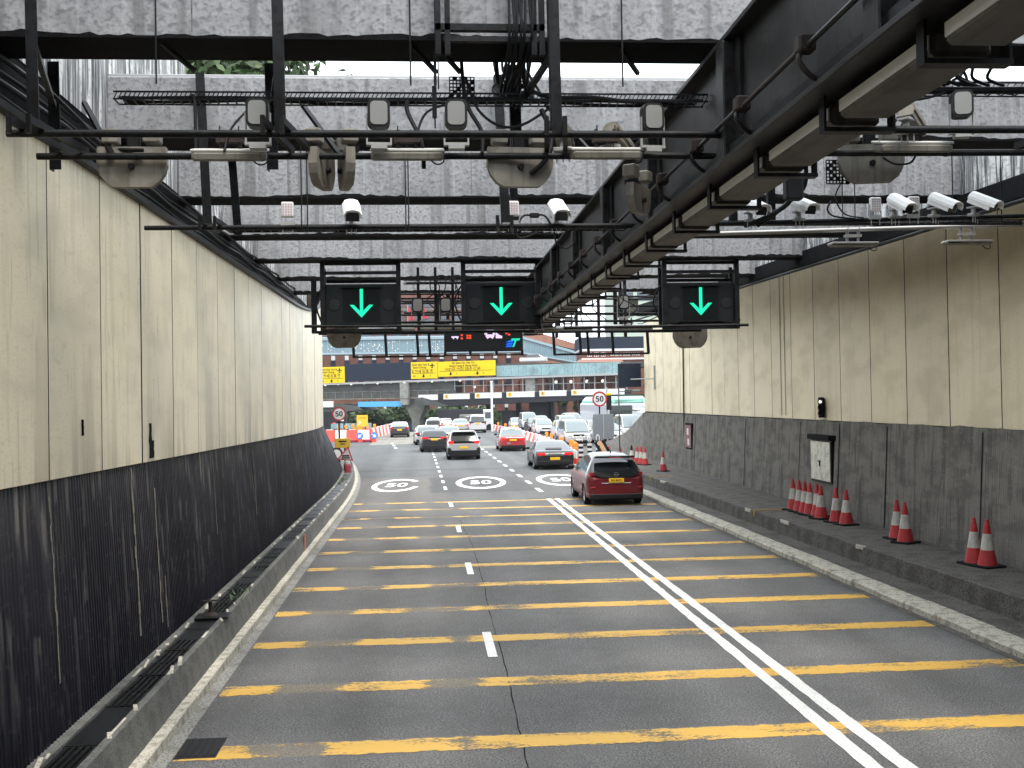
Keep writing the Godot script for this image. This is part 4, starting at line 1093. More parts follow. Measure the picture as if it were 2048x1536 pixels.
	cable("thick cable dropping past the middle floodlight of the nearest gantry", [V(-0.1, 5.56, -8.6), V(-0.1, 5.45, -8.5), V(0.0, 5.2, -8.4), V(0.02, 5.0, -8.45)], 0.017)
	cable("thin cable arching beside the middle flood lamp", [V(0.25, 5.55, -8.6), V(0.05, 5.45, -8.5), V(-0.03, 5.25, -8.4), V(-0.05, 5.05, -8.4)], 0.01)
	cable("thick curved cable left of the hanging loop near the frame", [V(0.33, 5.9, -8.7), V(0.36, 5.55, -8.6), V(0.47, 5.3, -8.5), V(0.47, 5.12, -8.45)], 0.017)
	cable("long slack loop of cable right of the upper plate", [V(0.36, 5.78, -8.7), V(0.45, 5.5, -8.6), V(0.62, 5.37, -8.6), V(0.8, 5.38, -8.6), V(1.0, 5.5, -8.6)], 0.011)
	cable("bundle cable curving down beside the right post of the gantry", [V(0.95, 5.5, -8.6), V(1.02, 5.3, -8.55), V(0.98, 5.1, -8.5), V(0.85, 4.98, -8.55)], 0.02)
	cable("cable sweeping from the hanging frame to the right along the tray", [V(0.75, 5.75, -8.7), V(1.0, 5.62, -8.65), V(1.35, 5.6, -8.6), V(1.6, 5.57, -8.6)], 0.016)
	cable("black cable along the left ledge running behind the nearest gantry", [V(-2.9, 5.7, -8.8), V(-2.6, 5.4, -8.7), V(-2.4, 5.2, -8.6), V(-2.1, 5.15, -8.5)], 0.016)
	# gantry over the left lanes, second
	g = thing("equipment_gantry", "second gantry of black pipes over the left lanes, with two white cameras", "gantry", V(0, 5.06, -11.6))
	pipe_part(g, "pipe", V(-2.86, 5.056, -11.6), V(2.3, 5.06, -11.6), 0.025, M.steel_dark)
	for x in [-2.21, 0.83]:
		post_part(g, V(x + 0.04, 5.06, -11.35), V(x - 0.02, 6.6, -11.35), 0.085); post_part(g, V(x + 0.22, 5.06, -12.1), V(x + 0.16, 5.96, -12.1), 0.08)
		arm_part(g, x - 0.05, 5.06, -11.5, -12.0, 0.06); arm_part(g, x + 0.1, 5.06, -11.5, -12.0, 0.06)
	for x in [-1.25, -1.19, -0.17, -0.14]:
		mb = MB.new(); mb.rod(V(x, 5.0, -11.55) - g.position, V(x, 6.0, -11.55) - g.position, 0.007, 5); part(g, "hanger", mb, M.steel_dark)
	tray_part(g, -2.0, 2.25, 5.08, -11.95, 0.14, 0.05, 0.045)
	bullet_camera("white camera on the second gantry, above the first green arrow", V(-0.74, 5.075, -11.6), 0.12, -0.5); bullet_camera("white camera on the second gantry nearest the left face of the girder", V(1.43, 5.075, -11.6), 0.1, -0.5)
	led_panel("pinkish square lamp on the second gantry, left of the first camera", V(-1.4, 5.09, -11.6), 0.05); led_panel("pinkish square lamp on the second gantry, left of the camera by the girder", V(0.96, 5.095, -11.6), 0.05)
	mb = MB.new(); mb.box(T(1.2, 5.19, -11.7), V(0.1, 0.05, 0.06), 0.008); tag(mb_thing("junction_box", mb, M.cable), "small black junction box between lamp and camera on the second gantry", "junction box")
	cable("looped cable between square lamp and camera on the second gantry", [V(1.02, 5.1, -11.6), V(1.08, 5.18, -11.65), V(1.18, 5.19, -11.7), V(1.3, 5.18, -11.65), V(1.36, 5.08, -11.6)], 0.012)
	cable("cable sagging under the camera by the girder", [V(1.4, 5.0, -11.6), V(1.42, 4.88, -11.6), V(1.52, 4.82, -11.6), V(1.62, 4.9, -11.6), V(1.6, 5.05, -11.6)], 0.01)
	cable("small coil hanging under the lamp by the girder", [V(0.98, 5.02, -11.6), V(1.02, 4.94, -11.6), V(1.12, 4.95, -11.6), V(1.25, 5.0, -11.6), V(1.3, 4.96, -11.6)], 0.011)
	# right gantry, nearest
	g = thing("equipment_gantry", "nearest gantry of black pipes right of the girder", "gantry", V(5, 5.24, -8.15))
	pipe_part(g, "pipe", V(2.75, 5.235, -8.15), V(7.4, 5.25, -8.15), 0.03, M.steel_dark); pipe_part(g, "pipe", V(2.75, 5.19, -8.75), V(7.4, 5.21, -8.75), 0.028, M.steel_dark); pipe_part(g, "pipe", V(2.75, 5.70, -8.75), V(7.4, 5.74, -8.75), 0.03, M.steel_dark)
	for x in [3.12, 3.25, 5.2, 7.1]:
		post_part(g, V(x, 5.24, -8.2), V(x, 6.6, -8.2), 0.07); arm_part(g, x - 0.08, 5.24, -8.05, -8.75, -0.15)
	tray_part(g, 3.3, 7.3, 5.76, -8.9, 0.2, 0.06, 0.06)
	perforated(g, 3.95, 4.5, 5.84, 6.02, -9.0); perforated(g, 3.42, 3.62, 5.0, 5.2, -9.05)
	strip_lamp("bright strip lamp on the gantry right of the girder", V(3.95, 5.19, -8.55), 0.6)
	half_disc("large beige round bottomed shield right of the girder", V(3.78, 5.19, -8.95), -0.1, 1.05)
	bullet_camera("grey camera tilted steeply up on the gantry right of the girder", V(3.85, 5.28, -8.4), 2.3, -0.5, 0.8); floodlight("floodlight on the gantry at the right edge of the picture", V(4.27, 5.26, -8.35), -0.2)
	bullet_camera("grey camera seen from behind, close right of the girder", V(3.33, 5.28, -8.45), 2.5, -0.1, 0.8)
	for i in 5:
		var x := 3.9 + i * 0.13
		cable("black cable in the tangle above the right gantry, %s from the left" % ordinal(i + 1), [V(x, 5.8, -8.9), V(x + 0.08, 5.95, -8.85), V(x + 0.2 + 0.05 * i, 6.0, -8.9), V(x + 0.33, 5.85, -8.85), V(x + 0.5, 5.8, -8.9)], 0.014)
	cable("cable swagged under the upper pipe of the right gantry", [V(3.6, 5.68, -8.7), V(3.8, 5.6, -8.65), V(4.05, 5.6, -8.6), V(4.3, 5.68, -8.7)], 0.012)
	cable("cable running down to the tilted camera on the right gantry", [V(3.85, 5.66, -8.7), V(3.88, 5.5, -8.6), V(3.75, 5.36, -8.5), V(3.6, 5.3, -8.4), V(3.5, 5.34, -8.3)], 0.012)
	cable("cable drooping from the bright strip lamp across the round shield", [V(3.68, 5.1, -8.5), V(3.8, 5.06, -8.55), V(3.95, 5.08, -8.6), V(4.0, 5.15, -8.6)], 0.009)
	# right gantry, second, with a row of cameras
	g = thing("equipment_gantry", "second gantry right of the girder carrying a row of white cameras", "gantry", V(5, 5.22, -12.4))
	pipe_part(g, "pipe", V(2.75, 5.195, -12.4), V(7.45, 5.29, -12.4), 0.027, M.steel_dark); pipe_part(g, "pipe", V(2.75, 5.165, -13.0), V(7.45, 5.28, -13.0), 0.026, M.galvanised)
	tray_part(g, 3.0, 7.3, 5.25, -12.75, 0.1, 0.04, 0.08)
	for x in [3.6, 4.05]: post_part(g, V(x, 5.2, -12.45), V(x, 6.2, -12.45), 0.08)
	for x in [4.95, 5.1, 6.3, 6.9]:
		mb = MB.new(); mb.rod(V(x, 5.22, -12.6) - g.position, V(x, 6.1, -12.6) - g.position, 0.007, 5); part(g, "hanger", mb, M.steel_dark)
	bullet_camera("white camera right of the girder, first of the row on the second right gantry", V(3.78, 5.235, -12.35), 0.25, -0.4); bullet_camera("white camera with a cable across it, second from the girder", V(4.35, 5.245, -12.35), 0.25, -0.4)
	bullet_camera("white camera between the two white square lamps", V(5.49, 5.27, -12.35), 0.25, -0.5); bullet_camera("white camera just right of the square lamps, turned to the right", V(5.98, 5.28, -12.35), 0.5, -0.48); bullet_camera("rightmost white camera of the row near the beige wall", V(6.46, 5.29, -12.35), 0.55, -0.48)
	led_panel("white square lamp, left one of the two among the right cameras", V(5.24, 5.265, -12.35)); led_panel("white square lamp, right one of the two among the right cameras", V(5.70, 5.275, -12.35))
	strip_lamp("thin pale lamp hung below the second right gantry over the beige wall's edge", V(5.23, 5.035, -13.0), 0.57, 0.0, true); strip_lamp("thin dark lamp hung lowest at the right in front of the beige wall", V(6.67, 5.05, -13.0), 0.57, 0.0, true)
	cable("thick cables bunched behind the girder down to the second right gantry", [V(4.1, 5.9, -12.0), V(4.2, 5.6, -12.1), V(4.15, 5.4, -12.2), V(3.9, 5.25, -12.3), V(3.7, 5.18, -12.4)], 0.03)
	cable("second thick cable of the bunch behind the girder", [V(4.3, 5.9, -12.0), V(4.32, 5.6, -12.1), V(4.2, 5.45, -12.2), V(4.0, 5.28, -12.3), V(3.85, 5.18, -12.4)], 0.026)
	cable("thin slack cable in front of the pale concrete right of the cameras' bunch", [V(4.85, 5.7, -12.3), V(4.75, 5.5, -12.3), V(4.85, 5.3, -12.3), V(5.1, 5.26, -12.35)], 0.009)
	cable("thin wavy cable left of the white square lamps", [V(4.7, 5.45, -12.3), V(4.65, 5.35, -12.3), V(4.75, 5.28, -12.35), V(5.0, 5.25, -12.35)], 0.011)
	mb = MB.new(); mb.box(T(4.15, 5.55, -12.0), V(0.2, 0.3, 0.15), 0.02); tag(mb_thing("cable_box", mb, M.cable), "black cable box hanging behind the girder", "box")
	lane_signals()
	far_gantry()

func lane_signals() -> void:
	var g := thing("signal_gantry", "gantry of black pipes across the road holding the three green arrows", "gantry", V(2, 4.7, -21.5))
	pipe_part(g, "pipe", V(-2.27, 4.70, -21.2), V(2.2, 4.66, -21.2), 0.03, M.steel_dark); pipe_part(g, "pipe", V(-2.2, 4.63, -21.9), V(2.2, 4.60, -21.9), 0.03, M.steel_dark)
	pipe_part(g, "pipe", V(-2.0, 4.83, -22.2), V(6.5, 4.80, -22.2), 0.025, M.steel_dark); pipe_part(g, "pipe", V(2.72, 4.62, -21.3), V(6.4, 4.64, -21.3), 0.03, M.steel_dark); pipe_part(g, "pipe", V(2.72, 4.58, -21.9), V(5.6, 4.58, -21.9), 0.03, M.steel_dark)
	pipe_part(g, "pipe", V(-0.4, 5.28, -22.6), V(2.2, 5.28, -22.6), 0.02, M.steel_dark); pipe_part(g, "pipe", V(-0.4, 5.05, -22.6), V(2.2, 5.05, -22.6), 0.02, M.steel_dark)
	post_part(g, V(-2.12, 4.6, -21.6), V(-2.12, 5.65, -21.6), 0.1)
	for x in [-0.1, 0.25, 0.6]: post_part(g, V(x, 4.6, -22.4), V(x, 5.96, -22.4), 0.05)
	tray_part(g, -0.4, 2.2, 5.62, -22.3, 0.2, 0.07, 0.1)
	var spots := [[-1.2, 5.125, "left"], [1.52, 5.135, "middle"], [5.5, 5.10, "right"]]
	for i in 3:
		var s = spots[i]
		var b := thing("lane_signal", "black lane signal with a glowing green down arrow over the %s lane" % s[2], "lane signal", V(s[0], s[1], -21.5), 0, "lane signals with green arrows")
		var mb := MB.new(); mb.box(T(0, 0, -0.12), V(1.4, 0.82, 0.24), 0.02); part(b, "case", mb, M.sign_black)
		mb = MB.new(); mb.bx(-0.36, 0.36, -0.33, 0.36, 0.0, 0.006); part(b, "screen", mb, dull_screen())
		mb = MB.new(); var w := 0.03
		mb.bx(-w, w, -0.15, 0.31, 0.006, 0.016)
		var head := PackedVector2Array([Vector2(-0.225, 0.0), Vector2(-0.15, 0.0), Vector2(0.0, -0.15), Vector2(0.15, 0.0), Vector2(0.225, 0.0), Vector2(0.0, -0.245)])
		mb.prism(head, 0.01, T(0, 0, 0.018)); part(b, "arrow", mb, M.arrow_green)
		mb = MB.new(); mb.bx(-0.4, 0.4, 0.34, 0.355, 0.0, 0.06); mb.bx(-0.45, 0.45, -0.37, -0.35, 0.0, 0.05); part(b, "visor", mb, M.sign_black)
		for x in [-0.52, 0.52]:
			mb = MB.new(); mb.lathe([Vector2(0.115, 0.0), Vector2(0.11, 0.014), Vector2(0.0, 0.018)], 20, T(x, 0.0, 0.0, 0, PI / 2)); part(b, "round_lamp", mb, M.sign_disc)
		for x in [-0.74, 0.72]:
			mb = MB.new(); mb.bx(x - 0.045, x + 0.045, -0.5, 1.12, 0.0, 0.09); part(b, "hanger_post", mb, M.steel_dark)
			mb = MB.new(); mb.bx(x - 0.03, x + 0.03, -0.45, 0.75, -0.4, -0.34); part(b, "rear_post", mb, M.steel_dark)
		for q in [[0.62, 0.0, 0.7], [0.80, 0.0, 0.7], [0.49, -0.36, 0.7], [-0.49, -0.04, 0.78]]:
			mb = MB.new(); mb.bx(-q[2], q[2], q[0] - 0.03, q[0] + 0.03, q[1], q[1] + 0.06); part(b, "frame_bar", mb, M.steel_dark)
		mb = MB.new(); mb.tube(soft_path([V(-0.75, 0.4, -0.2), V(-0.9, 0.1, -0.25), V(-0.82, -0.25, -0.2), V(-0.72, -0.4, -0.15)], 5), 0.018, 6); part(b, "lead", mb, M.cable)
	floodlight("floodlight far along, first right of the left green arrow", V(-0.12, 4.86, -22.4), 0, 1.4); floodlight("floodlight far along, second right of the left green arrow", V(0.45, 4.86, -22.4), 0, 1.4)
	floodlight("floodlight far along, just right of the girder's end", V(3.0, 4.9, -22.6), 0, 1.4); floodlight("floodlight far along, left of the right green arrow", V(4.15, 4.9, -22.6), 0, 1.4)
	half_disc("beige round bottomed shield under the left green arrow", V(-1.6, 4.58, -22.3), 0.0, 1.3); half_disc("beige round bottomed shield under the right green arrow", V(5.55, 4.52, -22.6), 0.0, 1.4)
	strip_lamp("strip lamp below the left green arrow", V(-0.75, 4.68, -22.3), 1.1); strip_lamp("strip lamp between the left and middle arrows on the farther pipes", V(0.35, 4.7, -22.5), 0.9); strip_lamp("strip lamp by the far end of the girder", V(2.95, 4.66, -22.4), 1.0); strip_lamp("strip lamp left under the right green arrow", V(4.2, 4.68, -22.4), 1.0)
	for i in 9:
		var x := 0.15 + 0.1 * i + 0.03 * sin(i * 5.0)
		cable("black cable in the tangle between left and middle arrows, %s strand from the left" % ordinal(i + 1), [V(x, 5.75, -22.3), V(x + 0.12 * sin(i * 2.0), 5.5, -22.3), V(x + 0.15 * cos(i * 3.0), 5.3, -22.4), V(x + 0.05, 5.05 + 0.03 * i, -22.4)], 0.013)
	for i in 6:
		var x := 2.9 + 0.25 * i
		cable("black cable in the tangle right of the girder's far end, %s strand from the left" % ordinal(i + 1), [V(x, 5.55, -22.4), V(x + 0.2 * sin(i * 2.0), 5.3, -22.3), V(x + 0.25 * cos(i * 1.3), 5.1, -22.4), V(x + 0.1, 4.7 + 0.05 * i, -22.4)], 0.012)

	for i in 3: pipe_part(g, "pipe", V(-2.2 + 0.2 * i, 5.4 + 0.16 * i, -24.2 - 0.6 * i), V(2.2, 5.38 + 0.16 * i, -24.2 - 0.6 * i), 0.022, M.steel_dark)
	for i in 4: pipe_part(g, "pipe", V(2.75, 4.95 + 0.21 * i, -24.0 - 0.5 * i), V(6.6, 4.92 + 0.21 * i, -24.0 - 0.5 * i), 0.022, M.steel_dark)
	for x in [2.95, 3.4, 3.9, 4.5]: post_part(g, V(x, 4.6, -24.3), V(x, 6.1, -24.3), 0.06)
	for i in 8:
		var x := 0.62 + 0.05 * i
		cable("black cable in the drop behind the hanging rack's plates, %s strand from the left" % ordinal(i + 1), [V(x, 6.2, -9.1), V(x + 0.05 * sin(i * 2.0), 5.95, -9.05), V(x + 0.08 * cos(i * 3.0), 5.75, -8.95), V(x + 0.12 * sin(i + 1.0), 5.6, -8.75)], 0.012)
	for i in 6:
		var x := 4.1 + 0.12 * i
		cable("black cable looping at the upper right corner, %s strand from the left" % ordinal(i + 1), [V(x, 6.05, -9.0), V(x + 0.15 * sin(i * 2.3), 5.9, -8.95), V(x + 0.2 * cos(i * 1.9), 5.82, -8.9), V(x + 0.25, 5.7, -8.8)], 0.013)

func dull_screen() -> StandardMaterial3D:
	var m := mat("signal_screen", lin(0.006, 0.008, 0.008), 0.6); m.metallic_specular = 0.2
	return m

func far_gantry() -> void:
	var g := thing("sign_gantry", "farthest gantry of black pipes with open hanging frames", "gantry", V(2, 5.0, -28.0))
	pipe_part(g, "pipe", V(-2.65, 4.99, -28.0), V(0.5, 4.97, -28.0), 0.035, M.steel_dark); pipe_part(g, "pipe", V(2.55, 4.97, -28.0), V(6.45, 4.95, -28.0), 0.035, M.steel_dark)
	pipe_part(g, "pipe", V(-2.4, 5.5, -28.6), V(6.3, 5.45, -28.6), 0.03, M.steel_dark); pipe_part(g, "pipe", V(2.9, 5.95, -28.6), V(6.3, 5.9, -28.6), 0.03, M.steel_dark); pipe_part(g, "pipe", V(-0.6, 5.85, -28.6), V(2.0, 5.85, -28.6), 0.025, M.steel_dark)
	for x in [3.3, 3.5, 5.0, 5.15, 0.4, -0.1]: post_part(g, V(x, 4.98, -28.4), V(x, 6.6, -28.4), 0.09)
	for s in [[-1.8, 0.53, [-1.8, -0.98, -0.18, 0.12]], [3.3, 5.78, [3.3, 3.98, 4.18, 4.82, 5.74]]]:
		for x in s[2]:
			var mbf := MB.new(); mbf.bar(V(x, 5.0, -28.0) - g.position, V(x + 0.03, 4.38, -28.0) - g.position, 0.07, 0.05); part(g, "frame_upright", mbf, M.steel_dark)
		var mbs := MB.new(); mbs.bx(s[0] - 2.0, s[1] - 2.0, 4.36 - 5.0, 4.41 - 5.0, -0.03, 0.03); part(g, "frame_sill", mbs, M.steel_dark)
	var mb := MB.new(); mb.box(T(5.35, 5.62, -27.9) , V(0.28, 0.34, 0.2), 0.02); tag(mb_thing("control_cabinet", mb, M.grubby_plastic), "small beige cabinet on the far gantry left of the right arrow", "cabinet")
	# the message board
	var b := thing("message_board", "black electronic message board with a bus picture hung beyond the middle arrow", "message board", V(1.51, 4.75, -27.9)); b.scale = V(0.815, 0.815, 0.815)
	mb = MB.new(); mb.box(T(0, 0.1, -0.12), V(2.46, 0.84, 0.24), 0.02); part(b, "case", mb, M.sign_black)
	mb = MB.new(); mb.bx(-1.23, 1.23, -0.46, -0.42, -0.2, 0.03)
	for x in [-1.2, -0.42, 0.40, 1.2]: mb.bx(x - 0.04, x + 0.04, -0.46, -0.30, -0.1, 0.0)
	for x in [-1.1, 0.0, 1.1]: mb.bx(x - 0.05, x + 0.05, 0.5, 1.5, -0.2, -0.1)
	part(b, "frame", mb, M.steel_dark)
	# bus and car pictogram, the two rows of red figures, and the blue-green emblem
	mb = MB.new(); mb.prism(rounded(0.27, 0.26, 0.05), 0.008, T(0.2, 0.40, 0.01)); mb.bx(0.1, 0.15, 0.24, 0.28, 0.0, 0.01); mb.bx(0.25, 0.3, 0.24, 0.28, 0.0, 0.01); mb.bx(0.03, 0.06, 0.36, 0.44, 0.0, 0.01); mb.bx(0.34, 0.37, 0.36, 0.44, 0.0, 0.01)
	mb.prism(PackedVector2Array([Vector2(0.38, 0.25), Vector2(0.58, 0.25), Vector2(0.58, 0.32), Vector2(0.50, 0.35), Vector2(0.38, 0.44)]), 0.008, T(0, 0, 0.01)); part(b, "bus_picture", mb, M.led_white, V(0, -0.17, 0))
	mb = MB.new(); mb.prism(rounded(0.17, 0.09, 0.01), 0.006, T(0.2, 0.42, 0.018)); part(b, "bus_window", mb, M.sign_black, V(0, -0.17, 0))
	mb = MB.new(); mb.bx(-1.0, -0.78, 0.28, 0.33, 0.0, 0.01); mb.bx(-0.96, -0.92, 0.24, 0.28, 0.0, 0.01); mb.bx(-0.84, -0.8, 0.24, 0.28, 0.0, 0.01); mb.prism(PackedVector2Array([Vector2(-0.98, 0.5), Vector2(-0.82, 0.5), Vector2(-0.9, 0.6)]), 0.008, T(0, 0, 0.01)); part(b, "car_picture", mb, M.led_white, V(0, -0.17, 0))
	for s in [[-0.68, 0.36], [-0.68, 0.26], [-0.5, 0.34], [-0.42, 0.34], [-0.5, 0.27], [-0.42, 0.27], [0.72, 0.4], [0.8, 0.36]]:
		mb = MB.new(); mb.prism(rounded(0.07, 0.055, 0.012), 0.008, T(s[0], s[1], 0.01)); part(b, "figure", mb, M.led_red, V(0, -0.17, 0))
	mb = MB.new(); mb.prism(PackedVector2Array([Vector2(0.88, 0.07), Vector2(1.15, 0.07), Vector2(1.11, 0.0), Vector2(1.03, 0.0), Vector2(0.95, -0.2), Vector2(0.89, -0.2), Vector2(0.97, 0.0), Vector2(0.85, 0.0)]), 0.008, T(0, 0, 0.01)); part(b, "emblem_letter", mb, M.led_teal)
	mb = MB.new()
	for k in 3: mb.prism(PackedVector2Array([Vector2(0.67 + 0.01 * k, -0.2 + 0.075 * k), Vector2(0.86 + 0.02 * k, -0.2 + 0.075 * k), Vector2(0.9 + 0.02 * k, -0.145 + 0.075 * k), Vector2(0.74 + 0.02 * k, -0.145 + 0.075 * k)]), 0.008, T(0, 0, 0.012))
	part(b, "emblem_wing", mb, M.led_blue)

func wall_fittings() -> void:
	# cabinet door, red panel and small signal on the right wall
	var x := right_x(26.0)
	var c := thing("wall_cabinet", "pale metal cabinet door set in the right ribbed wall above the cones", "cabinet", V(x + 0.03, 1.65, -26.0), -PI / 2 - 0.038)
	var mb := MB.new(); mb.bx(-0.76, 0.76, -0.52, 0.5, -0.2, 0.02); part(c, "frame", mb, M.steel_dark)
	mb = MB.new(); mb.bx(-0.82, 0.82, 0.5, 0.62, -0.1, 0.1, 0.01); part(c, "hood", mb, M.soot_black)
	mb = MB.new(); mb.bx(-0.71, 0.71, -0.48, 0.46, 0.02, 0.045, 0.008); part(c, "door", mb, mat("door_cream", lin(0.95, 0.93, 0.82), 0.5, 0.0, M.concrete.albedo_texture, 0.7))
	mb = MB.new(); mb.bx(-0.08, 0.02, -0.03, 0.0, 0.045, 0.075); mb.bx(-0.02, 0.01, -0.14, 0.0, 0.045, 0.07); part(c, "handle", mb, M.steel_dark)
	x = right_x(42.0)
	c = thing("fire_cabinet", "faded red panel on the right ribbed wall beyond the pale cabinet", "panel", V(x + 0.05, 1.75, -42.0), -PI / 2 - 0.038)
	mb = MB.new(); mb.bx(-0.6, 0.6, -0.5, 0.5, -0.1, 0.03, 0.01); part(c, "frame", mb, M.soot_black)
	mb = MB.new(); mb.bx(-0.52, 0.52, -0.44, 0.42, 0.03, 0.045); part(c, "door", mb, mat("faded_red", lin(0.26, 0.09, 0.08), 0.6, 0.0, M.kerb_pale.albedo_texture, 0.9))
	mb = MB.new(); mb.bx(-0.2, 0.1, 0.05, 0.3, 0.045, 0.05); mb.bx(-0.1, 0.2, -0.35, -0.1, 0.045, 0.05); part(c, "notice", mb, M.sign_white)
	c = thing("wall_signal", "small black signal with one white light on the right beige wall", "signal", V(right_x(26.0) + 0.02, 2.68, -26.0), -0.35)
	mb = MB.new(); mb.bx(-0.05, 0.09, 0.0, 0.5, -0.16, 0.0, 0.02); part(c, "case", mb, M.cable)
	for k in 3:
		mb = MB.new(); mb.lathe([Vector2(0.055, 0.0), Vector2(0.065, 0.09), Vector2(0.05, 0.09), Vector2(0.045, 0.02), Vector2(0.0, 0.02)], 12, T(0.0, 0.11 + k * 0.14, 0.0, 0, PI / 2)); part(c, "hood", mb, M.cable)
	mb = MB.new(); mb.lathe([Vector2(0.04, 0.0), Vector2(0.03, 0.02), Vector2(0.0, 0.03)], 10, T(0.0, 0.39, 0.02, 0, PI / 2)); part(c, "light", mb, M.lit_white)
	c = thing("wall_bracket", "thin pipe bracket on the far end of the right beige wall", "bracket", V(right_x(50.0) + 0.1, 4.15, -50.0))
	mb = MB.new(); mb.rod(V(0, 0, 0), V(-0.9, 0, -1.0), 0.03, 6); part(c, "pipe", mb, M.grey_case)
	mb = MB.new(); mb.bx(-0.02, 0.04, -0.5, 0.6, -0.05, 0.05); part(c, "backplate", mb, M.grey_case)
	# rusty valve spindle on the left parapet
	c = thing("valve_spindle", "rusty valve spindle on a flat plate on the left parapet", "valve", V(-2.82, 0.475, -14.6))
	mb = MB.new(); mb.box(T(0.03, 0.005, 0.0, 0.05), V(0.42, 0.025, 0.36), 0.006); part(c, "plate", mb, M.steel_dark)
	mb = MB.new(); mb.lathe([Vector2(0.10, 0.015), Vector2(0.07, 0.04), Vector2(0.028, 0.06), Vector2(0.024, 0.19), Vector2(0.05, 0.195), Vector2(0.0, 0.2)], 12); part(c, "stem", mb, M.rust)
	mb = MB.new(); mb.box(T(0, 0.205, 0, 0.2), V(0.2, 0.018, 0.03), 0.006); mb.box(T(0, 0.206, 0, 1.77), V(0.2, 0.016, 0.03), 0.006); part(c, "handle", mb, M.rust)
	mb = MB.new(); mb.box(T(-2.58, 0.28, -23.6), V(0.03, 0.38, 0.14), 0.01); tag(mb_thing("reflector_post", mb, mat("faded_orange", lin(0.45, 0.2, 0.12), 0.7)), "faded orange marker strip on the face of the left parapet", "marker")
	# weeds in the channel
	for s in [[-2.72, 15.4, 26, "near the rusty valve"], [-2.95, 38.0, 60, "far along by the bend"]]:
		mb = MB.new()
		for i in s[2]:
			var p := V(s[0] + bend(s[1]) + rng.randf_range(-0.1, 0.1), 0.46, -s[1] - rng.randf_range(0.0, 0.05 * s[2]))
			var a := rng.randf() * TAU; var o := V(cos(a), 0.9, sin(a)) * rng.randf_range(0.05, 0.1); var w := V(-sin(a), 0, cos(a)) * 0.015
			mb.tri(p - w, p + w, p + o)
		tag(mb_thing("weeds", mb, M.leaf), "small green weeds in the left drain channel %s" % s[3], "weeds", "", "stuff")

func poly_at(p: Array, s: float) -> float:
	for i in p.size() - 1:
		if s <= p[i + 1].x: return lerpf(p[i].y, p[i + 1].y, smoothstep(0.0, 1.0, (s - p[i].x) / maxf(p[i + 1].x - p[i].x, 1e-4)) * 0.5 + 0.5 * clampf((s - p[i].x) / maxf(p[i + 1].x - p[i].x, 1e-4), 0, 1))
	return p[-1].y

var paints := {}
func car_paint(key: String, c: Color, metal := 0.0) -> StandardMaterial3D:
	if not paints.has(key):
		var m := mat("paint_" + key, c, 0.38, metal); m.clearcoat_enabled = true; m.clearcoat = 0.4 if c.get_luminance() < 0.2 else 0.9; m.clearcoat_roughness = 0.06
		paints[key] = m
	return paints[key]

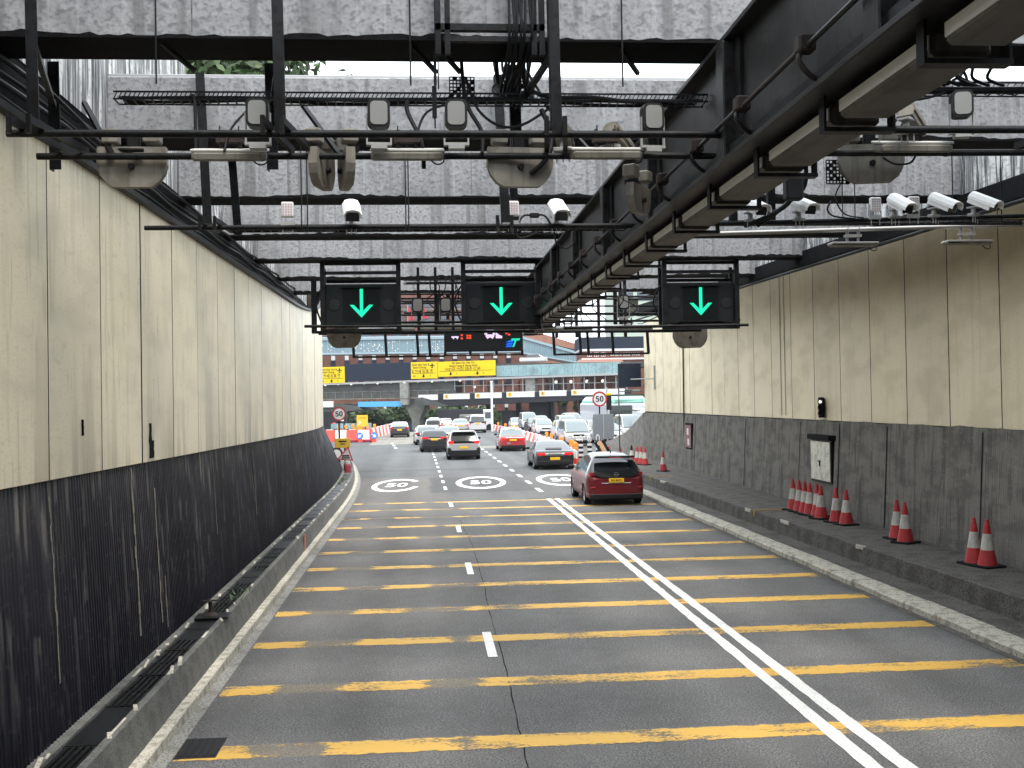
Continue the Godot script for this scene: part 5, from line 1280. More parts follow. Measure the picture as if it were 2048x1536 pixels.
func car(called: String, label: String, cat: String, x: float, d: float, turn: float, sp: Dictionary) -> Node3D:
	var o := thing(called, label, cat, V(x, land(d), -d), turn, sp.get("group", "cars driving away from the tunnel"))
	var L: float = sp.L; var W: float = sp.W; var wr: float = sp.get("wheel", 0.31)
	var ax := [sp.get("rear_axle", 0.8), L - sp.get("front_axle", 0.88)]
	var body: Material = sp.paint
	var half := func(s: float) -> float:
		var a := 1.0 - clampf(s / 0.42, 0, 1); var b := 1.0 - clampf((L - s) / 0.75, 0, 1)
		return W / 2 * (1.0 - 0.13 * a * a - 0.17 * b * b)
	# lower body
	var ss := [0.0, 0.03, 0.08, 0.16]
	var s := 0.26
	while s < L - 0.22: ss.append(s); s += 0.105
	ss.append_array([L - 0.16, L - 0.08, L - 0.03, L])
	var g := []
	for q in ss:
		var w: float = half.call(q); var yt := poly_at(sp.deck, q); var yb := 0.22
		var e := minf(minf(q, L - q) / 0.08, 1.0); e = sqrt(1.0 - (1.0 - e) * (1.0 - e))
		yb = lerpf(yb + 0.14, yb, e); yt = lerpf(yt - 0.05, yt, e); w = lerpf(w - 0.06, w, e)
		var ya := 0.0
		for a in ax:
			var r: float = wr + 0.055
			if absf(q - a) < r: ya = maxf(ya, wr + sqrt(r * r - (q - a) * (q - a)))
		var h := yt - yb
		var pts := [Vector2(w * 0.8, yb), Vector2(w * 0.975, yb + 0.03), Vector2(w * 0.995, yb + h * 0.25), Vector2(w, yb + h * 0.55), Vector2(w * 0.985, yb + h * 0.8), Vector2(w * 0.955, yt - 0.035), Vector2(w * 0.88, yt), Vector2(w * 0.45, yt + 0.012), Vector2(0, yt + 0.016)]
		var row := PackedVector3Array()
		for p in pts: row.push_back(V(-p.x, minf(maxf(p.y, ya), yt - 0.02) if p.y < yt - 0.02 else p.y, -q))
		for i in range(pts.size() - 2, -1, -1): row.push_back(V(pts[i].x, minf(maxf(pts[i].y, ya), yt - 0.02) if pts[i].y < yt - 0.02 else pts[i].y, -q))
		g.append(row)
	var mb := MB.new(); mb.sheet(g, true)
	for e in [0, g.size() - 1]:
		var r: PackedVector3Array = g[e]; var c := V(0, 0.5, r[0].z)
		for j in r.size():
			var a := r[j]; var b := r[(j + 1) % r.size()]
			if e == 0: mb.tri(c, b, a)
			else: mb.tri(c, a, b)
	part(o, "body", mb, body)
	mb = MB.new(); mb.bx(-W * 0.4, W * 0.4, 0.17, 0.5, -L + 0.12, -0.12); part(o, "underbody", mb, M.car_black_trim)
	# cabin: rows along its outline
	var cab: Array = sp.cab; var rows := []; var sv := []
	for i in cab.size() - 1:
		var n := 3 if i in [0, cab.size() - 2] else 2
		for k in n: sv.append(lerpf(cab[i].x, cab[i + 1].x, float(k) / n))
	sv.append(cab[-1].x)
	var tum: float = sp.get("tumble", 0.3)
	for q in sv:
		var yr := 0.0
		for i in cab.size() - 1:
			if q >= cab[i].x - 1e-5 and q <= cab[i + 1].x + 1e-5: yr = lerpf(cab[i].y, cab[i + 1].y, (q - cab[i].x) / (cab[i + 1].x - cab[i].x))
		var yb := poly_at(sp.deck, q) - 0.03; yr = maxf(yr, yb + 0.02)
		var wb: float = half.call(q) * 0.935; var wt := wb - (yr - yb) * tum
		var pts := [Vector2(wb, yb), Vector2(wb - (wb - wt) * 0.12, lerpf(yb, yr, 0.12)), Vector2(wt + 0.012, lerpf(yb, yr, 0.86)), Vector2(wt - 0.05, lerpf(yb, yr, 0.97)), Vector2(wt - 0.12, yr), Vector2(wt * 0.45, yr + 0.015), Vector2(0, yr + 0.02)]
		var row := PackedVector3Array()
		for p in pts: row.push_back(V(-p.x, p.y, -q))
		for i in range(pts.size() - 2, -1, -1): row.push_back(V(pts[i].x, pts[i].y, -q))
		rows.append(row)
	var kinds := {"roof": [], "rear_window": [], "windscreen": [], "side_left": [], "side_right": []}
	var n0: float = cab[1].x; var n1: float = cab[-2].x; var mid: float = sp.get("pillar", (n0 + n1) / 2)
	for i in sv.size() - 1:
		for k in kinds: kinds[k].append([])
		var m: float = (sv[i] + sv[i + 1]) / 2
		for j in 12:
			var k := "roof"
			if j in [1, 10] and m > n0 - sp.get("quarter", 0.0) and m < n1 + (cab[-1].x - n1) * 0.55 and absf(m - mid) > 0.06: k = "side_left" if j == 1 else "side_right"
			elif j >= 3 and j <= 8 and m < n0: k = "rear_window"
			elif j >= 3 and j <= 8 and m > n1: k = "windscreen"
			for z in kinds: kinds[z][i].append(z == k)
	var glass: Material = sp.get("glass", M.car_glass)
	for k in kinds:
		mb = MB.new(); mb.sheet(rows, true, kinds[k])
		if mb.v.size(): part(o, "roof" if k == "roof" else ("side_window" if k.begins_with("side") else k), mb, (sp.get("roof", body) if k == "roof" else glass))
	# wheels
	if not parts_cache.has("tyre"):
		var t := MB.new(); t.lathe([Vector2(0.66, -0.32), Vector2(0.93, -0.33), Vector2(1.0, -0.24), Vector2(1.0, 0.24), Vector2(0.93, 0.33), Vector2(0.66, 0.32)], 24, T(0, 0, 0, 0, 0, PI / 2))
		var r := MB.new(); r.lathe([Vector2(0.66, 0.3), Vector2(0.6, 0.2), Vector2(0.2, 0.24), Vector2(0.0, 0.25)], 10, T(0, 0, 0, 0, 0, PI / 2)); r.lathe([Vector2(0.0, -0.25), Vector2(0.2, -0.24), Vector2(0.6, -0.2), Vector2(0.66, -0.3)], 10, T(0, 0, 0, 0, 0, PI / 2))
		parts_cache.tyre = t.mesh(); parts_cache.rim = r.mesh()
	for a in ax:
		for sd in [-1, 1]:
			var w := Node3D.new(); w.name = "wheel"; o.add_child(w, true); w.transform = Transform3D(Basis.from_scale(V(wr, wr, wr)), V(sd * (W / 2 - 0.115), wr, -a))
			same(w, "tyre", parts_cache.tyre, M.rubber, T(0, 0, 0)); same(w, "rim", parts_cache.rim, M.alloy, T(0, 0, 0))
	# mirrors
	for sd in [-1, 1]:
		mb = MB.new(); var my: float = poly_at(sp.deck, cab[-1].x - 0.45) + 0.06
		mb.box(T(sd * (W / 2 + 0.06), my, -cab[-1].x + 0.42, 0.15 * sd), V(0.2, 0.13, 0.1), 0.035); part(o, "mirror", mb, sp.get("mirror", M.car_black_trim))
	# tail lights and plate
	var tl: Array = sp.tail
	for sd in [-1, 1]:
		mb = MB.new(); mb.prism(rounded(tl[2], tl[3], minf(tl[3], tl[2]) * 0.3), 0.09, T(sd * tl[0], tl[1], tl[4] if tl.size() > 4 else 0.012, sd * 0.12)); part(o, "tail_light", mb, M.tail_on if sp.get("braking", true) else M.tail_off)
	var pl: Array = sp.plate
	mb = MB.new(); mb.box(T(0, pl[0], pl[1]), V(0.46, 0.13, 0.02), 0.004); part(o, "number_plate", mb, M.plate_yellow)
	if sp.has("lower"):
		mb = MB.new(); mb.box(T(0, (0.2 + sp.lower) / 2, -0.175), V(W * 0.9, sp.lower - 0.2, 0.38), 0.035); part(o, "bumper", mb, M.car_black_trim)
	if sp.get("front", false):
		var xf := T(0, 0, -L, PI)
		for sd in [-1, 1]:
			mb = MB.new(); mb.prism(rounded(0.34, 0.15, 0.05), 0.1, xf * T(sd * W * 0.33, sp.get("lamp_y", 0.72), 0.02, sd * 0.25)); part(o, "headlight", mb, M.lamp_clear)
		mb = MB.new(); mb.prism(rounded(W * 0.42, 0.12, 0.03), 0.06, xf * T(0, sp.get("lamp_y", 0.72) - 0.04, 0.015)); part(o, "grille", mb, M.car_black_trim)
		mb = MB.new(); mb.prism(rounded(W * 0.62, 0.16, 0.04), 0.06, xf * T(0, 0.36, 0.018)); part(o, "air_intake", mb, M.car_black_trim)
		mb = MB.new(); mb.box(xf * T(0, 0.48, 0.03), V(0.46, 0.12, 0.02), 0.004); part(o, "front_plate", mb, M.sign_white)
	return o

func shape_hatch(h: float) -> Dictionary:
	return {"L": 4.4, "W": 1.79, "deck": [Vector2(0, 0.86), Vector2(0.1, 0.96), Vector2(0.5, 1.0), Vector2(3.2, 0.98), Vector2(4.1, 0.8), Vector2(4.4, 0.62)], "cab": [Vector2(0.06, 0.97), Vector2(0.4, h - 0.12), Vector2(0.72, h - 0.02), Vector2(1.6, h), Vector2(2.35, h - 0.03), Vector2(3.4, 0.98)], "tail": [0.7, 0.88, 0.36, 0.15], "plate": [0.76, 0.02], "lower": 0.45}

func shape_sedan(h: float) -> Dictionary:
	return {"L": 4.65, "W": 1.74, "deck": [Vector2(0, 0.88), Vector2(0.1, 0.97), Vector2(0.8, 1.0), Vector2(3.2, 0.96), Vector2(4.4, 0.76), Vector2(4.65, 0.6)], "cab": [Vector2(0.75, 0.98), Vector2(1.3, h - 0.09), Vector2(1.7, h - 0.01), Vector2(2.2, h), Vector2(2.6, h - 0.02), Vector2(3.45, 0.95)], "tail": [0.62, 0.79, 0.36, 0.14], "plate": [0.74, 0.02], "lower": 0.42}

func shape_van(h: float) -> Dictionary:
	return {"L": 4.8, "W": 1.84, "deck": [Vector2(0, 1.0), Vector2(0.1, 1.1), Vector2(3.6, 1.08), Vector2(4.5, 0.92), Vector2(4.8, 0.7)], "cab": [Vector2(0.03, 1.08), Vector2(0.14, h - 0.2), Vector2(0.4, h - 0.02), Vector2(2.0, h), Vector2(3.2, h - 0.04), Vector2(4.3, 1.0)], "tail": [0.8, 1.05, 0.14, 0.34], "plate": [0.98, 0.02], "lower": 0.4, "tumble": 0.16, "wheel": 0.33}

func vehicles() -> void:
	var sp := shape_hatch(1.54); sp.paint = car_paint("wine_red", lin(0.14, 0.008, 0.014), 0.35); sp.roof = car_paint("roof_black", lin(0.03, 0.03, 0.032), 0.4); sp.tumble = 0.44; sp.cab = [Vector2(0.1, 0.97), Vector2(0.5, 1.34), Vector2(0.8, 1.46), Vector2(1.5, 1.54), Vector2(2.1, 1.53), Vector2(2.6, 1.44), Vector2(3.45, 0.98)]; sp.tail = [0.72, 0.97, 0.18, 0.1, 0.0]; sp.plate = [0.77, 0.025]; sp.lower = 0.38; sp.braking = false
	var o := car("hatchback_car", "wine red hatchback with a yellow plate, nearest car in the right lane", "car", 5.72, 32.9, 0.0, sp)
	var mb := MB.new(); mb.prism(PackedVector2Array([Vector2(-0.72, 1.0), Vector2(-0.58, 0.9), Vector2(-0.36, 0.86), Vector2(0.36, 0.86), Vector2(0.58, 0.9), Vector2(0.72, 1.0), Vector2(0.62, 1.06), Vector2(-0.62, 1.06)]), 0.09, T(0, 0, 0.03)); part(o, "tailgate_panel", mb, M.car_glass)
	mb = MB.new(); mb.ring(0.052, 0.066, 0.012, T(0, 0.955, 0.045), 20); mb.bx(-0.075, 0.075, 0.946, 0.964, 0.03, 0.048); part(o, "badge", mb, M.chrome)
	mb = MB.new(); mb.box(T(0, 1.46, -0.3, 0, -0.12), V(1.22, 0.05, 0.34), 0.018); part(o, "spoiler", mb, M.car_black_trim)
	mb = MB.new(); mb.box(T(0, 1.455, -0.125), V(0.36, 0.022, 0.02), 0.004); part(o, "brake_strip", mb, M.tail_off)
	mb = MB.new(); mb.bar(V(-0.02, 1.07, 0.0), V(0.42, 1.12, -0.03), 0.03, 0.02); part(o, "wiper", mb, M.car_black_trim)
	mb = MB.new(); mb.box(T(0, 1.6, -1.0, 0, 0.5), V(0.03, 0.09, 0.12), 0.01); part(o, "aerial", mb, M.car_black_trim)
	mb = MB.new(); mb.box(T(0, 0.685, 0.01), V(0.9, 0.02, 0.03), 0.006); part(o, "plate_trim", mb, M.chrome)
	for sd in [-1, 1]:
		mb = MB.new(); mb.prism(PackedVector2Array([Vector2(0.60, 0.98), Vector2(0.80, 0.93), Vector2(0.84, 0.98), Vector2(0.72, 1.06), Vector2(0.66, 1.2), Vector2(0.62, 1.18), Vector2(0.64, 1.06)]) if sd > 0 else PackedVector2Array([Vector2(-0.60, 0.98), Vector2(-0.80, 0.93), Vector2(-0.84, 0.98), Vector2(-0.72, 1.06), Vector2(-0.66, 1.2), Vector2(-0.62, 1.18), Vector2(-0.64, 1.06)]), 0.2, T(0, 0, 0.02, 0, -0.3)); part(o, "light_cluster", mb, M.tail_off)
		mb = MB.new(); mb.box(T(sd * 0.72, 0.56, 0.018), V(0.16, 0.04, 0.02), 0.006); part(o, "reflector", mb, M.tail_off)
	letters(o, "plate_lettering", "RX 6012", 0.088, M.black_print, T(0, 0.77, 0.038), 0.004)
	sp = {"L": 4.5, "W": 1.86, "wheel": 0.34, "deck": [Vector2(0, 0.70), Vector2(0.12, 0.84), Vector2(0.5, 0.9), Vector2(1.2, 0.9), Vector2(3.0, 0.85), Vector2(4.1, 0.74), Vector2(4.5, 0.55)], "cab": [Vector2(0.5, 0.9), Vector2(1.45, 1.2), Vector2(1.9, 1.28), Vector2(2.2, 1.3), Vector2(2.5, 1.28), Vector2(3.35, 0.86)], "tail": [0.64, 0.74, 0.38, 0.1], "plate": [0.52, 0.02], "lower": 0.42, "paint": car_paint("dark_blue_black", lin(0.012, 0.014, 0.018), 0.3), "tumble": 0.42}
	o = car("sports_car", "low black sports coupe with long red tail lights ahead of the red hatchback", "car", 5.98, 50.8, 0.0, sp)
	mb = MB.new(); mb.box(T(0, 0.955, -0.62, 0, 0.2), V(0.75, 0.03, 0.3), 0.01); part(o, "engine_vent", mb, M.car_black_trim)
	mb = MB.new()
	for k in 7: mb.bx(-0.3 + k * 0.09, -0.24 + k * 0.09, 0.72, 0.765, -0.01, 0.008)
	part(o, "raised_letters", mb, M.chrome)
	sp = shape_hatch(1.62); sp.L = 4.45; sp.W = 1.85; sp.wheel = 0.35; sp.paint = car_paint("silver_white", lin(0.34, 0.34, 0.335), 0.3); sp.deck = [Vector2(0, 0.92), Vector2(0.1, 1.04), Vector2(0.5, 1.07), Vector2(3.2, 1.05), Vector2(4.2, 0.9), Vector2(4.45, 0.7)]; sp.cab[0] = Vector2(0.06, 1.04); sp.cab[-1] = Vector2(3.45, 1.03); sp.tail = [0.72, 0.985, 0.3, 0.14]; sp.plate = [0.7, 0.02]; sp.lower = 0.56
	o = car("suv_car", "silver crossover with clawed red tail lights in the middle lane", "car", 2.12, 61.2, 0.0, sp)
	mb = MB.new(); mb.box(T(0, 0.985, 0.0), V(1.14, 0.13, 0.02), 0.006); part(o, "black_band", mb, M.car_black_trim)
	mb = MB.new(); mb.box(T(0, 1.56, -0.32, 0, -0.1), V(1.3, 0.04, 0.3), 0.014); part(o, "spoiler", mb, sp.paint)
	for sd in [-1, 1]:
		mb = MB.new(); mb.box(T(sd * 0.78, 0.5, -0.2), V(0.26, 0.42, 0.42), 0.06); part(o, "bumper_corner", mb, M.car_black_trim)
	sp = shape_sedan(1.47); sp.paint = car_paint("taxi_red", lin(0.3, 0.012, 0.02)); sp.roof = car_paint("taxi_silver", lin(0.55, 0.55, 0.53), 0.2); sp.tail = [0.6, 0.79, 0.34, 0.13]; sp.glass = M.car_glass_pale
	o = car("taxi", "red taxi with a silver roof in the right lane beyond the sports coupe", "taxi", 5.6, 70.4, 0.0, sp)
	mb = MB.new(); mb.box(T(0, 0.875, 0.008), V(0.5, 0.035, 0.02), 0.006); part(o, "chrome_strip", mb, M.chrome)
	mb = MB.new(); mb.box(T(-0.3, 0.52, 0.05), V(0.22, 0.12, 0.02), 0.006); part(o, "bumper_notice", mb, M.board_grey)
	mb = MB.new(); mb.box(T(0, 1.5, -1.35), V(0.5, 0.09, 0.12), 0.02); part(o, "roof_sign", mb, M.white_case)
	sp = shape_hatch(1.43); sp.paint = car_paint("black", lin(0.012, 0.012, 0.014), 0.2); sp.tail = [0.62, 0.93, 0.44, 0.11]; sp.plate = [0.84, 0.02]
	car("hatchback_car", "black hatchback braking beside the silver crossover", "car", 0.58, 71.4, 0.03, sp)
	sp = shape_hatch(1.45); sp.paint = car_paint("dark_grey", lin(0.03, 0.032, 0.034), 0.3); sp.roof = car_paint("pale_silver", lin(0.5, 0.51, 0.52), 0.4); sp.cab = [Vector2(0.1, 1.0), Vector2(0.75, 1.28), Vector2(1.2, 1.42), Vector2(1.9, 1.45), Vector2(2.5, 1.4), Vector2(3.5, 0.98)]; sp.braking = false; sp.plate = [0.72, 0.02]; sp.glass = M.car_glass_pale
	car("hatchback_car", "dark grey fastback with a pale roof on the concrete slabs at the left", "car", -2.42, 103.8, 0.0, sp)
	sp = shape_hatch(1.48); sp.paint = car_paint("mid_silver", lin(0.36, 0.37, 0.37), 0.4); sp.braking = false; sp.glass = M.car_glass_pale
	car("hatchback_car", "silver hatchback half hidden behind the black hatchback", "car", 0.1, 84.0, 0.05, sp)
	sp = shape_sedan(1.45); sp.paint = car_paint("pale_green", lin(0.25, 0.3, 0.28), 0.3); sp.braking = false; sp.glass = M.car_glass_pale
	car("sedan_car", "pale grey green saloon between the black hatchback and the silver crossover", "car", 1.75, 81.0, 0.0, sp)
	sp = shape_van(1.92); sp.paint = car_paint("white", lin(0.66, 0.66, 0.65)); sp.roof = sp.paint; sp.braking = false
	var vt := car("minivan", "white minivan with a dark rear window beside the white lamp post", "van", 5.42, 114.2, 0.0, sp)
	mb = MB.new()
	for sd in [-1, 1]: mb.prism(PackedVector2Array([Vector2(sd * 0.35, 1.08), Vector2(sd * 0.7, 1.16), Vector2(sd * 0.84, 1.3), Vector2(sd * 0.8, 1.1), Vector2(sd * 0.6, 1.02)]), 0.06, T(0, 0, 0.02))
	part(vt, "dark_flash", mb, M.car_black_trim)
	sp = shape_van(1.85); sp.paint = car_paint("black", Color()); sp.braking = true
	car("minivan", "black minivan just left of the white minivan", "van", 4.55, 121.0, 0.0, sp)
	sp = shape_sedan(1.42); sp.paint = car_paint("white", Color()); sp.glass = M.car_glass_pale
	car("sedan_car", "white saloon with red tail lights left of the black minivan", "car", 3.75, 117.0, 0.0, sp)
	sp = shape_hatch(1.8); sp.paint = car_paint("white", Color()); sp.braking = false; sp.W = 1.9; sp.deck = [Vector2(0, 1.05), Vector2(0.1, 1.12), Vector2(3.2, 1.1), Vector2(4.2, 1.0), Vector2(4.4, 0.8)]; sp.cab[0] = Vector2(0.06, 1.1); sp.cab[-1] = Vector2(3.4, 1.08)
	car("suv_car", "tall white off-roader far ahead in front of the trees", "car", 1.15, 142.0, 0.0, sp)
	sp = shape_hatch(1.65); sp.paint = car_paint("red", lin(0.3, 0.015, 0.02)); sp.roof = car_paint("taxi_silver", Color()); sp.braking = false
	car("suv_car", "red car with a pale roof far ahead right of the white off-roader", "car", 2.75, 140.0, 0.15, sp)
	sp = shape_hatch(1.55); sp.paint = car_paint("white", Color()); sp.braking = false; sp.front = true
	car("hatchback_car", "white hatchback far ahead between the off-roader and the silver hatchback", "car", 0.8, 112.0, 0.0, sp)
	# a lorry far off
	var lo := thing("lorry", "dark lorry with white end panels far ahead under the canopy", "lorry", V(5.6, land(158), -158.0), 0.5)
	mb = MB.new(); mb.bx(-3.2, 3.2, 0.9, 3.2, -2.3, 0.0, 0.05); part(lo, "cargo_box", mb, M.shade_dark)
	mb = MB.new(); mb.bx(3.25, 5.0, 0.7, 3.1, -2.3, 0.0, 0.15); part(lo, "cab", mb, car_paint("white", Color()))
	mb = MB.new(); mb.bx(3.5, 4.7, 1.8, 2.7, -0.02, 0.012); part(lo, "window", mb, M.window_dark)
	mb = MB.new(); mb.bx(-3.2, 5.0, 0.5, 0.9, -2.2, -0.1); part(lo, "chassis", mb, M.shade_dark)
	for x in [-2.3, -1.2, 4.2]:
		mb = MB.new(); mb.lathe([Vector2(0.25, -0.15), Vector2(0.5, -0.15), Vector2(0.5, 0.15), Vector2(0.25, 0.15), Vector2(0.0, 0.12)], 16, T(x, 0.5, -0.1, 0, PI / 2)); part(lo, "wheel", mb, M.rubber)
	queue()

func queue() -> void:
	# vehicles waiting nose towards the tunnel, beyond the barriers on the right
	var rows := [
		["minivan", 10.55, 76.0, "silver_white", "silver minivan at the head of the oncoming queue behind the barrier", 1.85, "van"],
		["hatchback_car", 11.35, 88.0, "ice_blue", "pale blue hatchback second in the oncoming queue", 1.6, "hatch"],
		["hatchback_car", 11.0, 101.0, "white", "white hatchback with a dark lower grille in the oncoming queue", 1.55, "hatch"],
		["minivan", 11.75, 124.0, "white", "white van with a dark windscreen in the oncoming queue", 1.95, "van"],
		["hatchback_car", 11.9, 142.0, "white", "small white car at the far end of the oncoming queue", 1.6, "hatch"],
		["minivan", 13.6, 104.0, "mid_silver", "silver van behind the white hatchback in the second oncoming row", 1.8, "van"],
		["sedan_car", 14.6, 92.0, "white", "white saloon in the second oncoming row left of the grey board", 1.48, "sedan"],
		["minivan", 16.0, 118.0, "pale_silver", "pale van deep in the second oncoming row before the coach", 1.85, "van"],
		["hatchback_car", 13.2, 78.0, "mid_silver", "silver car showing right of the grey board in the oncoming queue", 1.55, "hatch"],
		["minivan", 16.4, 86.0, "white", "white van showing above the sloping wing wall", 2.0, "van"],
		["sedan_car", 11.3, 112.0, "black", "black saloon between the white van and white hatchback in the oncoming queue", 1.45, "sedan"],
		["hatchback_car", 13.9, 130.0, "silver_white", "silver car far back in the second oncoming row", 1.6, "hatch"]]
	car_paint("ice_blue", lin(0.33, 0.45, 0.52), 0.1); car_paint("pale_silver", lin(0.5, 0.51, 0.52), 0.4)
	for r in rows:
		var sp: Dictionary = shape_van(r[5]) if r[6] == "van" else (shape_hatch(r[5]) if r[6] == "hatch" else shape_sedan(r[5]))
		sp.paint = car_paint(r[3], Color()); sp.front = true; sp.glass = M.car_glass_pale; sp.braking = false; sp.mirror = sp.paint; sp.group = "oncoming vehicles queueing beyond the barrier"
		sp.lamp_y = 0.82 if r[6] == "van" else 0.7
		var o := car(r[0], r[4], "van" if r[6] == "van" else "car", r[1], r[2] + sp.L, PI + 0.02, sp)
		o.position = V(r[1], land(r[2]), -r[2] - sp.L)
	# coach and truck at the far right
	var c := thing("coach", "white coach with a mint green rounded top behind the speed sign", "coach", V(19.7, land(106), -106.0), 0.12)
	var mb := MB.new(); mb.box(T(0, 1.75, -5.5), V(3.9, 2.5, 11.0), 0.25); part(c, "body", mb, car_paint("coach_white", lin(0.42, 0.42, 0.46)))
	mb = MB.new(); mb.box(T(0.1, 3.05, -5.3), V(3.9, 1.0, 10.6), 0.42); part(c, "roof_pod", mb, car_paint("mint", lin(0.22, 0.5, 0.41)))
	mb = MB.new(); mb.prism(rounded(2.3, 1.1, 0.15), 0.05, T(-0.7, 2.1, 0.02)); part(c, "windscreen", mb, M.car_glass)
	mb = MB.new(); mb.prism(rounded(1.6, 0.5, 0.1), 0.05, T(-0.9, 1.1, 0.02)); part(c, "green_panel", mb, mat("coach_green", lin(0.12, 0.28, 0.08), 0.4))
	mb = MB.new(); mb.box(T(2.1, 2.5, 0.2, 0.3), V(0.25, 0.6, 0.25), 0.08); part(c, "mirror", mb, paints.mint)
	for x in [-1.5, 1.5]:
		for z in [-2.0, -8.5]:
			mb = MB.new(); mb.lathe([Vector2(0.25, -0.15), Vector2(0.5, -0.15), Vector2(0.5, 0.15), Vector2(0.25, 0.15), Vector2(0, 0.12)], 16, T(x, 0.5, z, 0, 0, PI / 2)); part(c, "wheel", mb, M.rubber)
	c = thing("truck", "white truck with a dark windscreen above the end of the wing wall", "truck", V(16.9, land(82), -80.0), -0.1)
	mb = MB.new(); mb.box(T(0, 1.5, -1.0), V(2.2, 1.8, 2.0), 0.15); part(c, "cab", mb, car_paint("white", Color()))
	mb = MB.new(); mb.prism(rounded(1.9, 0.75, 0.08), 0.05, T(0, 1.85, 0.02)); part(c, "windscreen", mb, M.car_glass)
	mb = MB.new(); mb.box(T(0, 1.5, -4.2), V(2.3, 2.0, 4.2), 0.06); part(c, "cargo_box", mb, car_paint("pale_silver", Color()))
	for x in [-0.9, 0.9]:
		for z in [-1.0, -5.0]:
			mb = MB.new(); mb.lathe([Vector2(0.2, -0.12), Vector2(0.4, -0.12), Vector2(0.4, 0.12), Vector2(0.2, 0.12), Vector2(0, 0.1)], 16, T(x, 0.4, z, 0, 0, PI / 2)); part(c, "wheel", mb, M.rubber)

